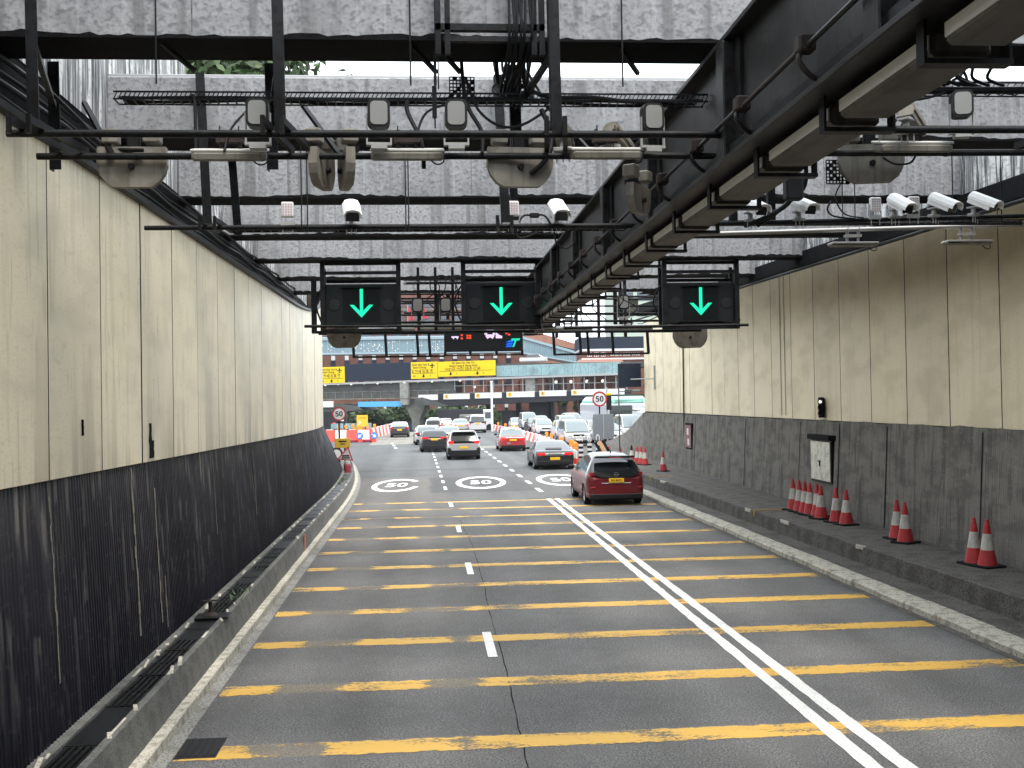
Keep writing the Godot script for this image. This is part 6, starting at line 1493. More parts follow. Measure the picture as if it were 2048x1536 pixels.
func plaza() -> void:
	# sign bridge and footbridge across the toll plaza; its own frame: x along the bridge, z towards the tunnel
	var th := -0.4759
	var ax := V(-15.962, 0, -183.0)
	var fb := thing("footbridge", "grey concrete footbridge with pale blue parapet panels across the plaza", "footbridge", ax, th)
	var mb := MB.new(); mb.bx(-14, 22.9, 4.2, 6.5, -3.5, -0.3, 0.05); part(fb, "girder", mb, M.far_grey)
	for i in 22:
		mb = MB.new(); mb.bx(-14 + i * 1.7, -13.9 + i * 1.7, 4.0, 5.25, -0.3, -0.18); part(fb, "railing_post", mb, M.far_concrete)
		mb = MB.new(); mb.bx(-13.85 + i * 1.7, -12.35 + i * 1.7, 4.2, 5.1, -0.3, -0.26); part(fb, "railing_panel", mb, M.far_grey)
	mb = MB.new(); mb.bx(-14, 22.9, 5.15, 5.25, -0.3, -0.2); part(fb, "railing_top", mb, M.far_concrete)
	mb = MB.new(); mb.bx(-14, 22.9, 3.95, 4.15, -0.35, -0.2); part(fb, "railing_foot", mb, M.far_concrete)
	mb = MB.new()
	mb.bar(V(-14, 6.45, 0.0), V(52, 7.0, 0.0), 0.5, 0.3); part(fb, "lighting_rail", mb, M.galvanised)
	mb = MB.new(); mb.bx(22.9, 52, 4.3, 4.72, -4.0, -0.3); part(fb, "walkway", mb, M.far_concrete)
	mb = MB.new(); mb.bx(22.9, 52, 6.75, 7.05, -4.5, -0.2); part(fb, "roof", mb, M.far_grey)
	for i in 16:
		mb = MB.new(); mb.bx(30.4 + i * 1.245, 30.4 + i * 1.245 + 1.22, 7.08, 8.74, -0.1, 0.05, 0.02); part(fb, "panel", mb, M.panel_blue)
	for i in 18:
		mb = MB.new(); mb.bx(23 + i * 1.65, 23.12 + i * 1.65, 4.7, 6.8, -0.4, -0.3); part(fb, "upright", mb, M.grey_case)
	mb = MB.new(); mb.bx(22.9, 52, 5.75, 5.82, -0.4, -0.3); part(fb, "handrail", mb, M.grey_case)
	mb = MB.new(); mb.bx(13.7, 15.15, 3.95, 6.68, -0.2, 0.5, 0.05); mb.bx(13.75, 15.1, 2.9, 3.95, -0.3, 0.4, 0.04); part(fb, "column", mb, mat("col_pale", lin(0.36, 0.36, 0.34), 0.8, 0.0, M.concrete.albedo_texture, 0.3))
	mb = MB.new(); mb.bx(35.1, 36.6, 4.7, 6.76, -1.5, -0.2); part(fb, "column", mb, M.col_pale)
	mb = MB.new(); mb.bx(35.0, 37.5, -2.5, 4.3, -3.5, -1.8); part(fb, "column", mb, M.shade_dark)
	mb = MB.new(); mb.prism(PackedVector2Array([Vector2(13.9, 3.9), Vector2(17.8, 3.9), Vector2(17.8, 3.2), Vector2(16.55, 0.6), Vector2(16.55, -2.5), Vector2(15.1, -2.5), Vector2(15.1, 0.6), Vector2(13.9, 2.9)]), 1.4, T(0, 0, -0.8)); part(fb, "forked_pier", mb, M.far_concrete)
	mb = MB.new(); mb.bx(5.65, 13.7, 2.7, 3.55, -2.0, -0.1, 0.03); part(fb, "blue_band", mb, M.band_blue)
	for x in [26.0, 39.8, 42.2, 44.6, 47.1]:
		mb = MB.new(); mb.lathe([Vector2(0.0, -0.26), Vector2(0.18, -0.18), Vector2(0.26, 0.0), Vector2(0.18, 0.18), Vector2(0.0, 0.26)], 12, T(x, 6.05 if x > 30 else 5.6, -0.9 - 0.2 * (int(x) % 3))); part(fb, "globe_lamp", mb, M.lit_white)
	# small floodlights along the rail
	for i in 14:
		mb = MB.new(); mb.box(T(-5 + i * 2.45, 6.32 + 0.008 * i * 2.45, 0.5, 0, -0.5), V(0.3, 0.14, 0.2), 0.03); part(fb, "sign_light", mb, M.lit_white if i % 2 == 0 else M.galvanised)
	var rot := Basis.from_euler(V(0, th, 0))
	var at := func(s: float, y: float, z := 0.15) -> Vector3: return ax + rot * V(s, y, z)
	# direction signs
	var signs := [[-5.5, 3.4, 6.62, 9.36, 0, "left"], [15.65, 20.35, 7.05, 9.68, 0, "middle"], [20.45, 30.3, 7.28, 9.62, 1, "right"]]
	for s in signs:
		var w: float = s[1] - s[0]; var h: float = s[3] - s[2]
		var lab: String = {"left": "yellow direction sign with an aeroplane, cut off by the left wall", "middle": "yellow direction sign with an aeroplane beside the widest yellow sign", "right": "widest yellow direction sign, with two down arrows"}[s[5]]
		var o := thing("direction_sign", lab, "sign", at.call((s[0] + s[1]) / 2, (s[2] + s[3]) / 2), th, "yellow direction signs on the bridge")
		mb = MB.new(); mb.box(T(0, 0, 0), V(w, h, 0.2), 0.03); part(o, "board", mb, M.sign_yellow)
		mb = MB.new(); mb.bx(-w / 2 + 0.3, w / 2 - 0.3, -h / 2 + 0.82, -h / 2 + 0.88, 0.1, 0.112); part(o, "rule", mb, M.black_print)
		if s[4] == 0:
			var rx: float = w / 2 - 2.35
			letters(o, "lettering", "Tsim Sha Tsui &", 0.42, M.black_print, T(rx - 0.6, h / 2 - 0.42, 0.11), 0.01); letters(o, "lettering", "Kwai Chung", 0.42, M.black_print, T(rx - 0.75, h / 2 - 0.85, 0.11), 0.01)
			mb = MB.new(); hanzi(mb, "尖沙咀葵涌道", w / 2 - 4.35, h / 2 - 1.45, 0.52, 0.66); part(o, "lettering", mb, M.black_print)
			mb = MB.new(); var px: float = w / 2 - 0.9; var py: float = h / 2 - 0.6
			mb.prism(PackedVector2Array([Vector2(-0.05, -0.42), Vector2(0.05, -0.42), Vector2(0.07, -0.32), Vector2(0.2, -0.4), Vector2(0.2, -0.3), Vector2(0.07, -0.15), Vector2(0.07, 0.0), Vector2(0.45, -0.14), Vector2(0.45, 0.0), Vector2(0.07, 0.2), Vector2(0.05, 0.45), Vector2(0.0, 0.52), Vector2(-0.05, 0.45), Vector2(-0.07, 0.2), Vector2(-0.45, 0.0), Vector2(-0.45, -0.14), Vector2(-0.07, 0.0), Vector2(-0.07, -0.15), Vector2(-0.2, -0.3), Vector2(-0.2, -0.4), Vector2(-0.07, -0.32)]), 0.01, T(px, py, 0.112)); part(o, "aeroplane", mb, M.black_print)
			down_arrow(o, rx - 0.1, -h / 2 + 0.42); letters(o, "lettering", "4C", 0.36, M.black_print, T(rx - 1.7, -h / 2 + 0.42, 0.11), 0.01); letters(o, "lettering", "1", 0.4, M.black_print, T(rx + 1.1, -h / 2 + 0.42, 0.11), 0.01)
		else:
			letters(o, "lettering", "Ho Man Tin, Sha Tin", 0.42, M.black_print, T(-0.5, h / 2 - 0.25, 0.11), 0.01); letters(o, "lettering", "Kwun Tong & Hung Hom", 0.42, M.black_print, T(-0.5, h / 2 - 0.7, 0.11), 0.01)
			mb = MB.new(); hanzi(mb, "何文田·沙田·觀塘·紅磡", -3.4, h / 2 - 1.22, 0.5, 0.6); part(o, "lettering", mb, M.black_print)
			down_arrow(o, -2.7, -h / 2 + 0.42); down_arrow(o, 1.9, -h / 2 + 0.42); letters(o, "lettering", "1", 0.4, M.black_print, T(-1.7, -h / 2 + 0.42, 0.11), 0.01); letters(o, "lettering", "1", 0.4, M.black_print, T(2.9, -h / 2 + 0.42, 0.11), 0.01)
	mb = MB.new(); mb.bx(0, 12.2, -1.4, 1.4, -0.1, 0.08, 0.03)
	var dp := thing("blank_sign_panel", "wide dark blue blank panel between the left and middle yellow signs", "panel", at.call(3.43, 8.33, 0.0), th); part(dp, "board", mb, M.navy)
	mb = MB.new()
	for i in 8: mb.bx(0.5 + i * 1.6, 0.56 + i * 1.6, -1.5, 1.4, -0.3, -0.1)
	part(dp, "frame", mb, M.galvanised)
	# toll canopy with white lane boxes
	var tc := thing("toll_canopy", "dark flat toll canopy beneath the footbridge", "canopy", ax, th)
	mb = MB.new()
	mb.prism(PackedVector2Array([Vector2(17.6, 3.55), Vector2(52, 3.95), Vector2(52, 3.4), Vector2(30, 2.85), Vector2(21.5, 2.62), Vector2(17.6, 3.3)]), 7.0, T(0, 0, 0.9)); part(tc, "roof", mb, M.shade_dark)
	mb = MB.new(); mb.prism(PackedVector2Array([Vector2(16.6, 3.9), Vector2(18.0, 4.1), Vector2(20.2, 3.5), Vector2(22.5, 2.7), Vector2(21.5, 2.5), Vector2(17.0, 3.1)]), 3.0, T(0, 0, 1.1)); part(tc, "end_bracket", mb, M.far_grey)
	for x in [27.0, 32.1, 37.4, 42.5, 47.8]:
		mb = MB.new(); mb.bx(x - 0.3, x + 0.3, -2.6, 3.2, -5.0, -4.2); part(tc, "pillar", mb, M.shade_dark)
	mb = MB.new(); mb.bx(17.4, 52, 3.58, 4.6, 0.2, 0.85); part(tc, "fascia", mb, M.shade_dark)
	var nums := ["", "5", "6", "7", "8", "9"]
	var bxs := [[17.3, 20.7], [21.7, 26.2], [27.1, 31.6], [32.4, 37.0], [37.8, 42.1], [42.9, 51.1]]
	for i in bxs.size():
		var s0: float = bxs[i][0]; var s1: float = bxs[i][1]; var y: float = 3.42 + 0.0125 * s0
		var lab2: String = "blank white lane box at the left end of the toll canopy" if i == 0 else "white lane box with an orange square reading %s on the toll canopy" % ["", "five", "six", "seven", "eight", "nine"][i]
		var o := thing("lane_box", lab2, "sign", at.call(s0, y, 1.0), th, "white lane boxes on the toll canopy")
		mb = MB.new(); mb.bx(0, s1 - s0, 0, 0.86, -0.4, 0.0, 0.03); part(o, "box", mb, M.box_white)
		if i > 0:
			mb = MB.new(); mb.bx(0.25, 0.85, 0.15, 0.75, 0.0, 0.02); part(o, "number_square", mb, M.work_orange)
			letters(o, "number", nums[i], 0.45, M.black_print, T(0.55, 0.45, 0.025), 0.01)
			mb = MB.new(); mb.bx(s1 - s0 - 1.2, s1 - s0 - 1.17, 0.05, 0.82, 0.0, 0.01); mb.bx(1.6, s1 - s0 - 1.4, 0.44, 0.46, 0.0, 0.008); part(o, "seam", mb, M.grey_case)
	# lower canopy piece at the left
	var lc := thing("toll_canopy", "low canopy with a white box end beside the left wall's edge", "canopy", ax, th)
	mb = MB.new(); mb.prism(PackedVector2Array([Vector2(-10, 3.1), Vector2(2.0, 3.3), Vector2(5.6, 2.9), Vector2(6.6, 2.2), Vector2(1.5, 1.9), Vector2(-10, 1.4)]), 6.0, T(0, 0, 1.0)); part(lc, "roof", mb, M.far_grey)
	mb = MB.new(); mb.bx(-8, 1.8, 2.75, 3.75, 1.0, 1.3, 0.03); part(lc, "end_box", mb, M.box_white)
	for x in [-6.0, 0.5]:
		mb = MB.new(); mb.bx(x - 0.3, x + 0.3, -2.6, 2.0, -3.0, -2.2); part(lc, "pillar", mb, M.shade_dark)
	# people waiting on the footbridge
	var coats := [lin(0.02, 0.02, 0.025), lin(0.04, 0.04, 0.05), lin(0.05, 0.035, 0.03), lin(0.2, 0.2, 0.2), lin(0.03, 0.04, 0.07)]
	for i in 15:
		var s := 24.4 + i * 1.75 + 0.35 * sin(i * 4.0)
		if s > 34.6 and s < 37.0: s += 2.2
		person(at.call(s, 4.72, -0.9 - 0.35 * (i % 3)), th + 0.9 * sin(i * 2.1), coats[i % 5], "person standing on the footbridge, %s from the left, in %s" % [ordinal(i + 1), ["black", "dark grey", "brown", "pale grey", "dark blue"][i % 5]])
	buildings()

func down_arrow(o: Node3D, x: float, y: float) -> void:
	var mb := MB.new(); mb.prism(PackedVector2Array([Vector2(0, -0.26), Vector2(0.34, -0.02), Vector2(0.14, -0.02), Vector2(0.14, 0.26), Vector2(-0.14, 0.26), Vector2(-0.14, -0.02), Vector2(-0.34, -0.02)]), 0.01, T(x, y, 0.112)); part(o, "down_arrow", mb, M.black_print)

# simple strokes for the characters on the signs, on a 0..4 grid: "x0y0x1y1"
const STROKES := {"尖": "2434 2420 2022 1232 2230 2210 0444", "沙": "0413 0312 0001 2421 1322 3433 4330", "咀": "0303 0301 0111 1311 0313 2424 2420 3424 3430 2030 2232 2131", "葵": "0444 1434 3333 0313 2322 0222 4222 0121 2141 2110 2130", "涌": "0413 0312 0001 1434 1310 3333 3330 1232 1131 2420", "道": "0403 0201 0040 1444 2432 3431 1333 1331 3131 3030", "何": "1403 0300 1343 4340 2131 2122 3222 3231", "文": "2423 0343 1310 0333 3300 1040", "田": "0404 0400 0040 4044 4404 0242 2420", "觀": "0424 0323 0302 0121 0101 1410 0020 3444 3431 4441 3342 3130 4140", "塘": "0313 0111 1301 2444 2420 3231 4341 2343 3030", "紅": "1403 0313 1302 0212 1210 0101 2424 2444 3430 2040", "磡": "0414 0411 0212 1012 2444 2421 4441 2242 2121 2040 3431", "·": "2232"}

func hanzi(mb: MB, s: String, x: float, y: float, size: float, step: float) -> void:
	for ch in s:
		if ch == "·": x -= step * 0.3
		for st in STROKES[ch].split(" "):
			var a := V(x + (int(st[0]) / 4.0 - 0.5) * size, y + (int(st[1]) / 4.0 - 0.5) * size, 0.11); var b := V(x + (int(st[2]) / 4.0 - 0.5) * size, y + (int(st[3]) / 4.0 - 0.5) * size, 0.11)
			if a.distance_to(b) > 0.01: mb.bar(a, b, 0.02, size * 0.09, V(0.01, 0.02, 1).cross((b - a).normalized()))
		x += step * (0.7 if ch == "·" else 1.0)

func person(at: Vector3, turn: float, coat: Color, label: String) -> void:
	var o := thing("person", label, "person", at, turn, "people standing on the footbridge")
	# one continuous skin: stacked rings from the feet to the crown, the legs as one stance
	var prof := [[0.0, 0.13, 0.12], [0.05, 0.14, 0.11], [0.45, 0.13, 0.09], [0.85, 0.17, 0.12], [1.0, 0.17, 0.12], [1.2, 0.19, 0.12], [1.38, 0.22, 0.11], [1.45, 0.12, 0.08], [1.49, 0.06, 0.06], [1.52, 0.07, 0.085], [1.6, 0.08, 0.1], [1.68, 0.07, 0.09], [1.72, 0.02, 0.03]]
	var rows := []
	for p in prof:
		var r := PackedVector3Array()
		for k in 13: r.push_back(V(cos(TAU * k / 12) * p[1], p[0], -sin(TAU * k / 12) * p[2]))
		rows.append(r)
	var mb := MB.new(); mb.sheet(rows, true)
	part(o, "body", mb, mat("coat_%d" % used.get("person", 0), coat, 0.8))
	mb = MB.new()
	for sd in [-1, 1]: mb.tube(soft_path([V(sd * 0.2, 1.38, 0), V(sd * 0.26, 1.1, 0.02), V(sd * 0.22, 0.85, 0.12)], 3), 0.045, 7)
	part(o, "sleeves", mb, M["coat_%d" % used.get("person", 0)])
	mb = MB.new(); mb.lathe([Vector2(0.0, 1.5), Vector2(0.055, 1.52), Vector2(0.072, 1.58), Vector2(0.05, 1.64)], 10, T(0, 0, 0.035)); part(o, "face", mb, mat("skin", lin(0.35, 0.22, 0.16), 0.6))

func buildings() -> void:
	var br := thing("brick_building", "long red brick building with a row of black and white posts behind the footbridge", "building", V(0, 0, -230))
	var mb := MB.new(); mb.bx(-40, 24, 1.3, 14.2, -14, 0); part(br, "wall", mb, M.brick_red)
	mb = MB.new(); mb.bx(-40, 24, -4.0, 1.3, -14, -0.4); part(br, "basement", mb, M.shade_dark)
	for i in 20:
		var x := -38.5 + i * 2.8 + 2.9
		mb = MB.new(); mb.bx(x - 0.4, x + 0.4, 12.3, 13.9, 0, 0.5, 0.05); part(br, "post_head", mb, M.box_white)
		mb = MB.new(); mb.bx(x - 0.45, x + 0.45, 7.0, 12.3, 0, 0.45, 0.05); part(br, "post", mb, M.navy)
	for i in 12:
		var x := -11 + i * 2.8
		mb = MB.new(); mb.bx(x - 0.35, x + 0.35, 2.0, 2.8, 0, 0.3, 0.05); part(br, "white_block", mb, M.box_white)
		mb = MB.new(); mb.bx(x - 0.35, x + 0.35, 1.35, 2.0, 0, 0.25); part(br, "bracket", mb, M.navy)
	for i in 18:
		var x := -12 + i * 2.0
		mb = MB.new(); mb.bx(x - 0.06, x + 0.06, -3.8, 1.2, -0.4, -0.25); part(br, "pilaster", mb, M.far_grey)
	var b2 := thing("brick_building", "red brick wing with buttresses right of the pier under the footbridge", "building", V(24, 0, -222), 0.25)
	mb = MB.new(); mb.bx(0, 16, 0.0, 9.5, -12, 0); part(b2, "wall", mb, M.brick_red)
	mb = MB.new(); mb.bx(0, 16, -4, 0.0, -12, -0.3); part(b2, "basement", mb, M.shade_dark)
	for i in 4:
		mb = MB.new(); mb.bx(0.6 + i * 1.3, 1.0 + i * 1.3, 0.2, 9.5, 0, 0.5); part(b2, "buttress", mb, M.shade_dark)
	mb = MB.new(); mb.bx(12, 16.5, 3.4, 4.4, 0.0, 0.2); part(b2, "notice_board", mb, M.box_white)
	# glazed walkway
	var gw := thing("glazed_walkway", "pale blue glazed walkway with sprinkled lights crossing before the brick building", "walkway", V(0, 0, -216))
	mb = MB.new(); mb.bx(-30, 19.3, 13.2, 15.6, -4, 0); part(gw, "glazing", mb, M.glass_blue)
	mb = MB.new(); mb.bx(-30, 19.3, 15.6, 16.3, -4.2, 0.3, 0.1); mb.bx(-30, 19.3, 12.85, 13.2, -4.2, 0.3, 0.05); part(gw, "roof", mb, M.glass_roof)
	for i in 36:
		mb = MB.new(); mb.bx(-30 + i * 1.4, -29.88 + i * 1.4, 13.2, 15.6, 0.0, 0.12); part(gw, "mullion", mb, M.glass_roof)
	mb = MB.new()
	for i in 90:
		var x := rng.randf_range(-21.5, 12); mb.box(T(x, rng.randf_range(13.4, 15.3), 0.12), V(0.16, 0.16, 0.08), 0.03)
	var sp := part(gw, "small_lights", mb, M.lit_white); sp.set_meta("kind", "stuff")
	var gr := thing("glazed_ramp", "blue glazed ramp sloping down to the right from the glazed walkway", "ramp", V(19.3, 0, -216), 0.3)
	mb = MB.new(); mb.prism(PackedVector2Array([Vector2(0, 12.9), Vector2(14.5, 10.6), Vector2(14.5, 12.0), Vector2(0, 15.6)]), 4.0); part(gr, "glazing", mb, M.glass_blue)
	mb = MB.new(); mb.bar(V(0, 15.75, -1.9), V(14.5, 12.1, -1.9), 4.4, 0.5); mb.bar(V(0, 12.75, -1.9), V(14.5, 10.45, -1.9), 4.2, 0.3); part(gr, "roof", mb, M.glass_roof)
	for i in 12:
		mb = MB.new(); var x := 0.4 + i * 1.2; mb.bx(x, x + 0.1, 12.85 - x * 0.159, 15.5 - x * 0.248, 0, 0.1); part(gr, "mullion", mb, M.glass_roof)
	# taller block behind
	var tb := thing("tall_building", "brick and grey banded block seen between the left and middle arrows", "building", V(0, 0, -252))
	mb = MB.new(); mb.bx(-26, 14, -4, 28.5, -16, 0); part(tb, "wall", mb, M.brick_red)
	for k in 3:
		for i in 11:
			mb = MB.new(); mb.bx(-25 + i * 3.5, -22.2 + i * 3.5, 18.3 + k * 3.4, 19.9 + k * 3.4, 0, 0.15); part(tb, "window", mb, M.window_dark)
		mb = MB.new(); mb.bx(-26, 14, 17.5 + k * 3.4, 18.1 + k * 3.4, 0, 0.25); part(tb, "band", mb, M.far_concrete)
	for s in [[-3.6, 22.5, "left"], [-0.4, 22.9, "right"]]:
		mb = MB.new(); mb.prism(PackedVector2Array([Vector2(0, 0), Vector2(1.6, 0.2), Vector2(1.4, 1.2), Vector2(0.2, 3.4), Vector2(0, 3.2)]), 0.1)
		var bn := thing("red_banner", "%s one of two small red banners before the tall brick block" % s[2], "banner", V(s[0], s[1] - 0.6, -251), 0, "red banners"); part(bn, "cloth", mb, M.sign_red)
		mb = MB.new(); mb.rod(V(0, -6, -0.05), V(0, 3.6, -0.05), 0.08, 6); part(bn, "pole", mb, M.grey_case)
	var sb := thing("brick_building", "salmon brick terrace sloping down behind the glazed ramp", "building", V(24, 0, -240), 0.35)
	mb = MB.new(); mb.prism(PackedVector2Array([Vector2(-5, -4), Vector2(16, -4), Vector2(16, 14.4), Vector2(0, 18.6), Vector2(-5, 18.6)]), 8.0); part(sb, "wall", mb, mat("salmon", lin(0.42, 0.2, 0.13), 0.9, 0.0, M.brick_red.albedo_texture, 0.12))
	mb = MB.new(); mb.bar(V(-5, 17.2, 0.1), V(16, 13.2, 0.1), 0.3, 0.5); part(sb, "band", mb, M.navy)
	# navy hoarding and the brick hall with lettering
	var nv := thing("brick_hall", "brick hall with white lettering under a navy parapet at the right", "building", V(27.3, 0, -190), -0.05)
	mb = MB.new(); mb.bx(0, 16, -4, 11.7, -10, 0); part(nv, "wall", mb, M.brick_red)
	mb = MB.new(); mb.bx(-0.3, 16, 12.1, 14.2, -10.3, 0.2); part(nv, "parapet", mb, M.navy)
	mb = MB.new(); mb.bx(-0.3, 16, 11.7, 12.1, -10.3, 0.4, 0.05); mb.bx(0, 16, 10.2, 10.5, -10, 0.3); part(nv, "cornice", mb, M.box_white)
	letters(nv, "lettering", "CHEN KAI YAN", 0.75, M.sign_white, T(7.6, 11.15, 0.06), 0.08)
	mb = MB.new(); hanzi(mb, "田田田", 1.4, 11.15, 0.7, 1.2); part(nv, "lettering", mb, M.sign_white, V(0, 0, 0.0))
	mb = MB.new(); mb.prism(PackedVector2Array([Vector2(-2, 8.6), Vector2(8, 8.6), Vector2(6.5, 10.2), Vector2(-0.5, 10.2)]), 3.0, T(0, 0, 3.0)); part(nv, "sloped_roof", mb, mat("roof_salmon", lin(0.4, 0.22, 0.17), 0.8))
	var wt := thing("office_block", "pale grey green office block at the right behind the pipes", "building", V(43, 0, -245))
	mb = MB.new(); mb.bx(0, 18, -4, 30, -14, 0); part(wt, "wall", mb, mat("pale_green_wall", lin(0.36, 0.42, 0.36), 0.8))
	for k in 8:
		for i in 4:
			mb = MB.new(); mb.bx(0.8 + i * 4.3, 4.2 + i * 4.3, 1 + k * 3.5, 2.9 + k * 3.5, 0, 0.1); part(wt, "window", mb, M.window_dark)
	# cars parked on the deck above the blue panels
	for s in [[17.5, 10.3, "white car on the upper deck behind the pale blue panels", 0.0]]:
		mb = MB.new()
		var pc := thing("parked_car", s[2], "car", V(s[0], s[1] - 1.0, -176), 1.2)
		mb.box(T(0, 0.55, 0), V(1.8, 0.7, 4.3), 0.15); part(pc, "body", mb, car_paint("white", Color()))
		mb = MB.new(); mb.loft([PackedVector3Array([V(0.8, 0.85, -1.4), V(0.6, 1.4, -0.7), V(-0.6, 1.4, -0.7), V(-0.8, 0.85, -1.4)]), PackedVector3Array([V(0.8, 0.85, 1.6), V(0.6, 1.4, 0.9), V(-0.6, 1.4, 0.9), V(-0.8, 0.85, 1.6)])]); part(pc, "cabin", mb, M.car_glass)
		mb = MB.new(); mb.box(T(0, 1.42, 0.1), V(1.25, 0.06, 1.7), 0.02)
		for z in [-0.35, 0.6]: mb.box(T(0.72, 1.12, z), V(0.06, 0.6, 0.1))
		part(pc, "roof", mb, paints.white)
	mb = MB.new(); mb.bx(4, 36, 8.4, 9.25, -190, -174); tag(mb_thing("upper_deck", mb, M.far_grey), "grey elevated deck behind the pale blue parapet", "deck")
	# lamp post
	var lp := thing("lamp_post", "white lamp post rising beside the white minivan", "lamp post", V(7.15, 0, -118))
	mb = MB.new(); mb.lathe([Vector2(0.13, 0), Vector2(0.12, 1.0), Vector2(0.09, 5.3), Vector2(0, 5.32)], 12); part(lp, "post", mb, M.white_case)
	mb = MB.new(); mb.box(T(0, 5.38, 0), V(0.3, 0.12, 0.3), 0.04); part(lp, "cap", mb, M.white_case)

func cone(label: String, at: Vector3, kind := 0) -> void:
	var key := "cone"
	if not parts_cache.has(key):
		var b := MB.new(); b.box(T(0, 0.02, 0), V(0.4, 0.04, 0.4), 0.012)
		var lo := MB.new(); lo.lathe([Vector2(0.155, 0.035), Vector2(0.15, 0.05), Vector2(0.105, 0.27), Vector2(0.105, 0.275)], 20)
		var wh := MB.new(); wh.lathe([Vector2(0.105, 0.27), Vector2(0.065, 0.53)], 20)
		var up := MB.new(); up.lathe([Vector2(0.065, 0.53), Vector2(0.036, 0.70), Vector2(0.03, 0.715), Vector2(0.03, 0.745), Vector2(0.02, 0.755), Vector2(0, 0.755)], 20)
		parts_cache[key] = [b.mesh(), lo.mesh(), wh.mesh(), up.mesh()]
	var c := thing("traffic_cone", label, "traffic cone", at, rng.randf() * 0.6, "red and white traffic cones")
	c.rotation.z = rng.randf_range(-0.012, 0.012)
	var m: Array = parts_cache[key]
	same(c, "base", m[0], M.rubber, T(0, 0, 0)); same(c, "cone", m[1], M.cone_red, T(0, 0, 0)); same(c, "sleeve", m[2], M.cone_white, T(0, 0, 0)); same(c, "tip", m[3], M.cone_red if kind == 0 else M.rubber, T(0, 0, 0))

func speed_sign(label: String, at: Vector3, r: float, base: float, lean := 0.0) -> Node3D:
	var o := thing("speed_sign", label, "sign", V(at.x, base, at.z), lean, "round 50 signs")
	var h := at.y - base
	var mb := MB.new(); mb.lathe([Vector2(r * 0.8, 0.0), Vector2(r * 0.8, 0.012), Vector2(0, 0.012)], 32, T(0, h, 0.02, 0, PI / 2)); part(o, "face", mb, M.sign_white)
	mb = MB.new(); mb.ring(r * 0.78, r, 0.03, T(0, h, 0.036), 40); mb.lathe([Vector2(r, -0.02), Vector2(r, 0.0), Vector2(0, 0.0)], 32, T(0, h, 0.018, 0, PI / 2)); part(o, "red_ring", mb, M.sign_red)
	letters(o, "number", "50", r * 1.02, M.black_print, T(0, h, 0.04), 0.008)
	mb = MB.new(); mb.rod(V(0, 0, -0.04), V(0, h + r, -0.04), 0.04, 8); part(o, "post", mb, M.steel_dark)
	return o

func barrier_block(o: MB, w: float, h: float) -> void:
	o.loft([PackedVector3Array([V(w / 2, 0, -0.25), V(w / 2, h * 0.3, -0.22), V(w / 2, h, -0.09), V(-w / 2, h, -0.09), V(-w / 2, h * 0.3, -0.22), V(-w / 2, 0, -0.25)]), PackedVector3Array([V(w / 2, 0, 0.25), V(w / 2, h * 0.3, 0.22), V(w / 2, h, 0.09), V(-w / 2, h, 0.09), V(-w / 2, h * 0.3, 0.22), V(-w / 2, 0, 0.25)])])

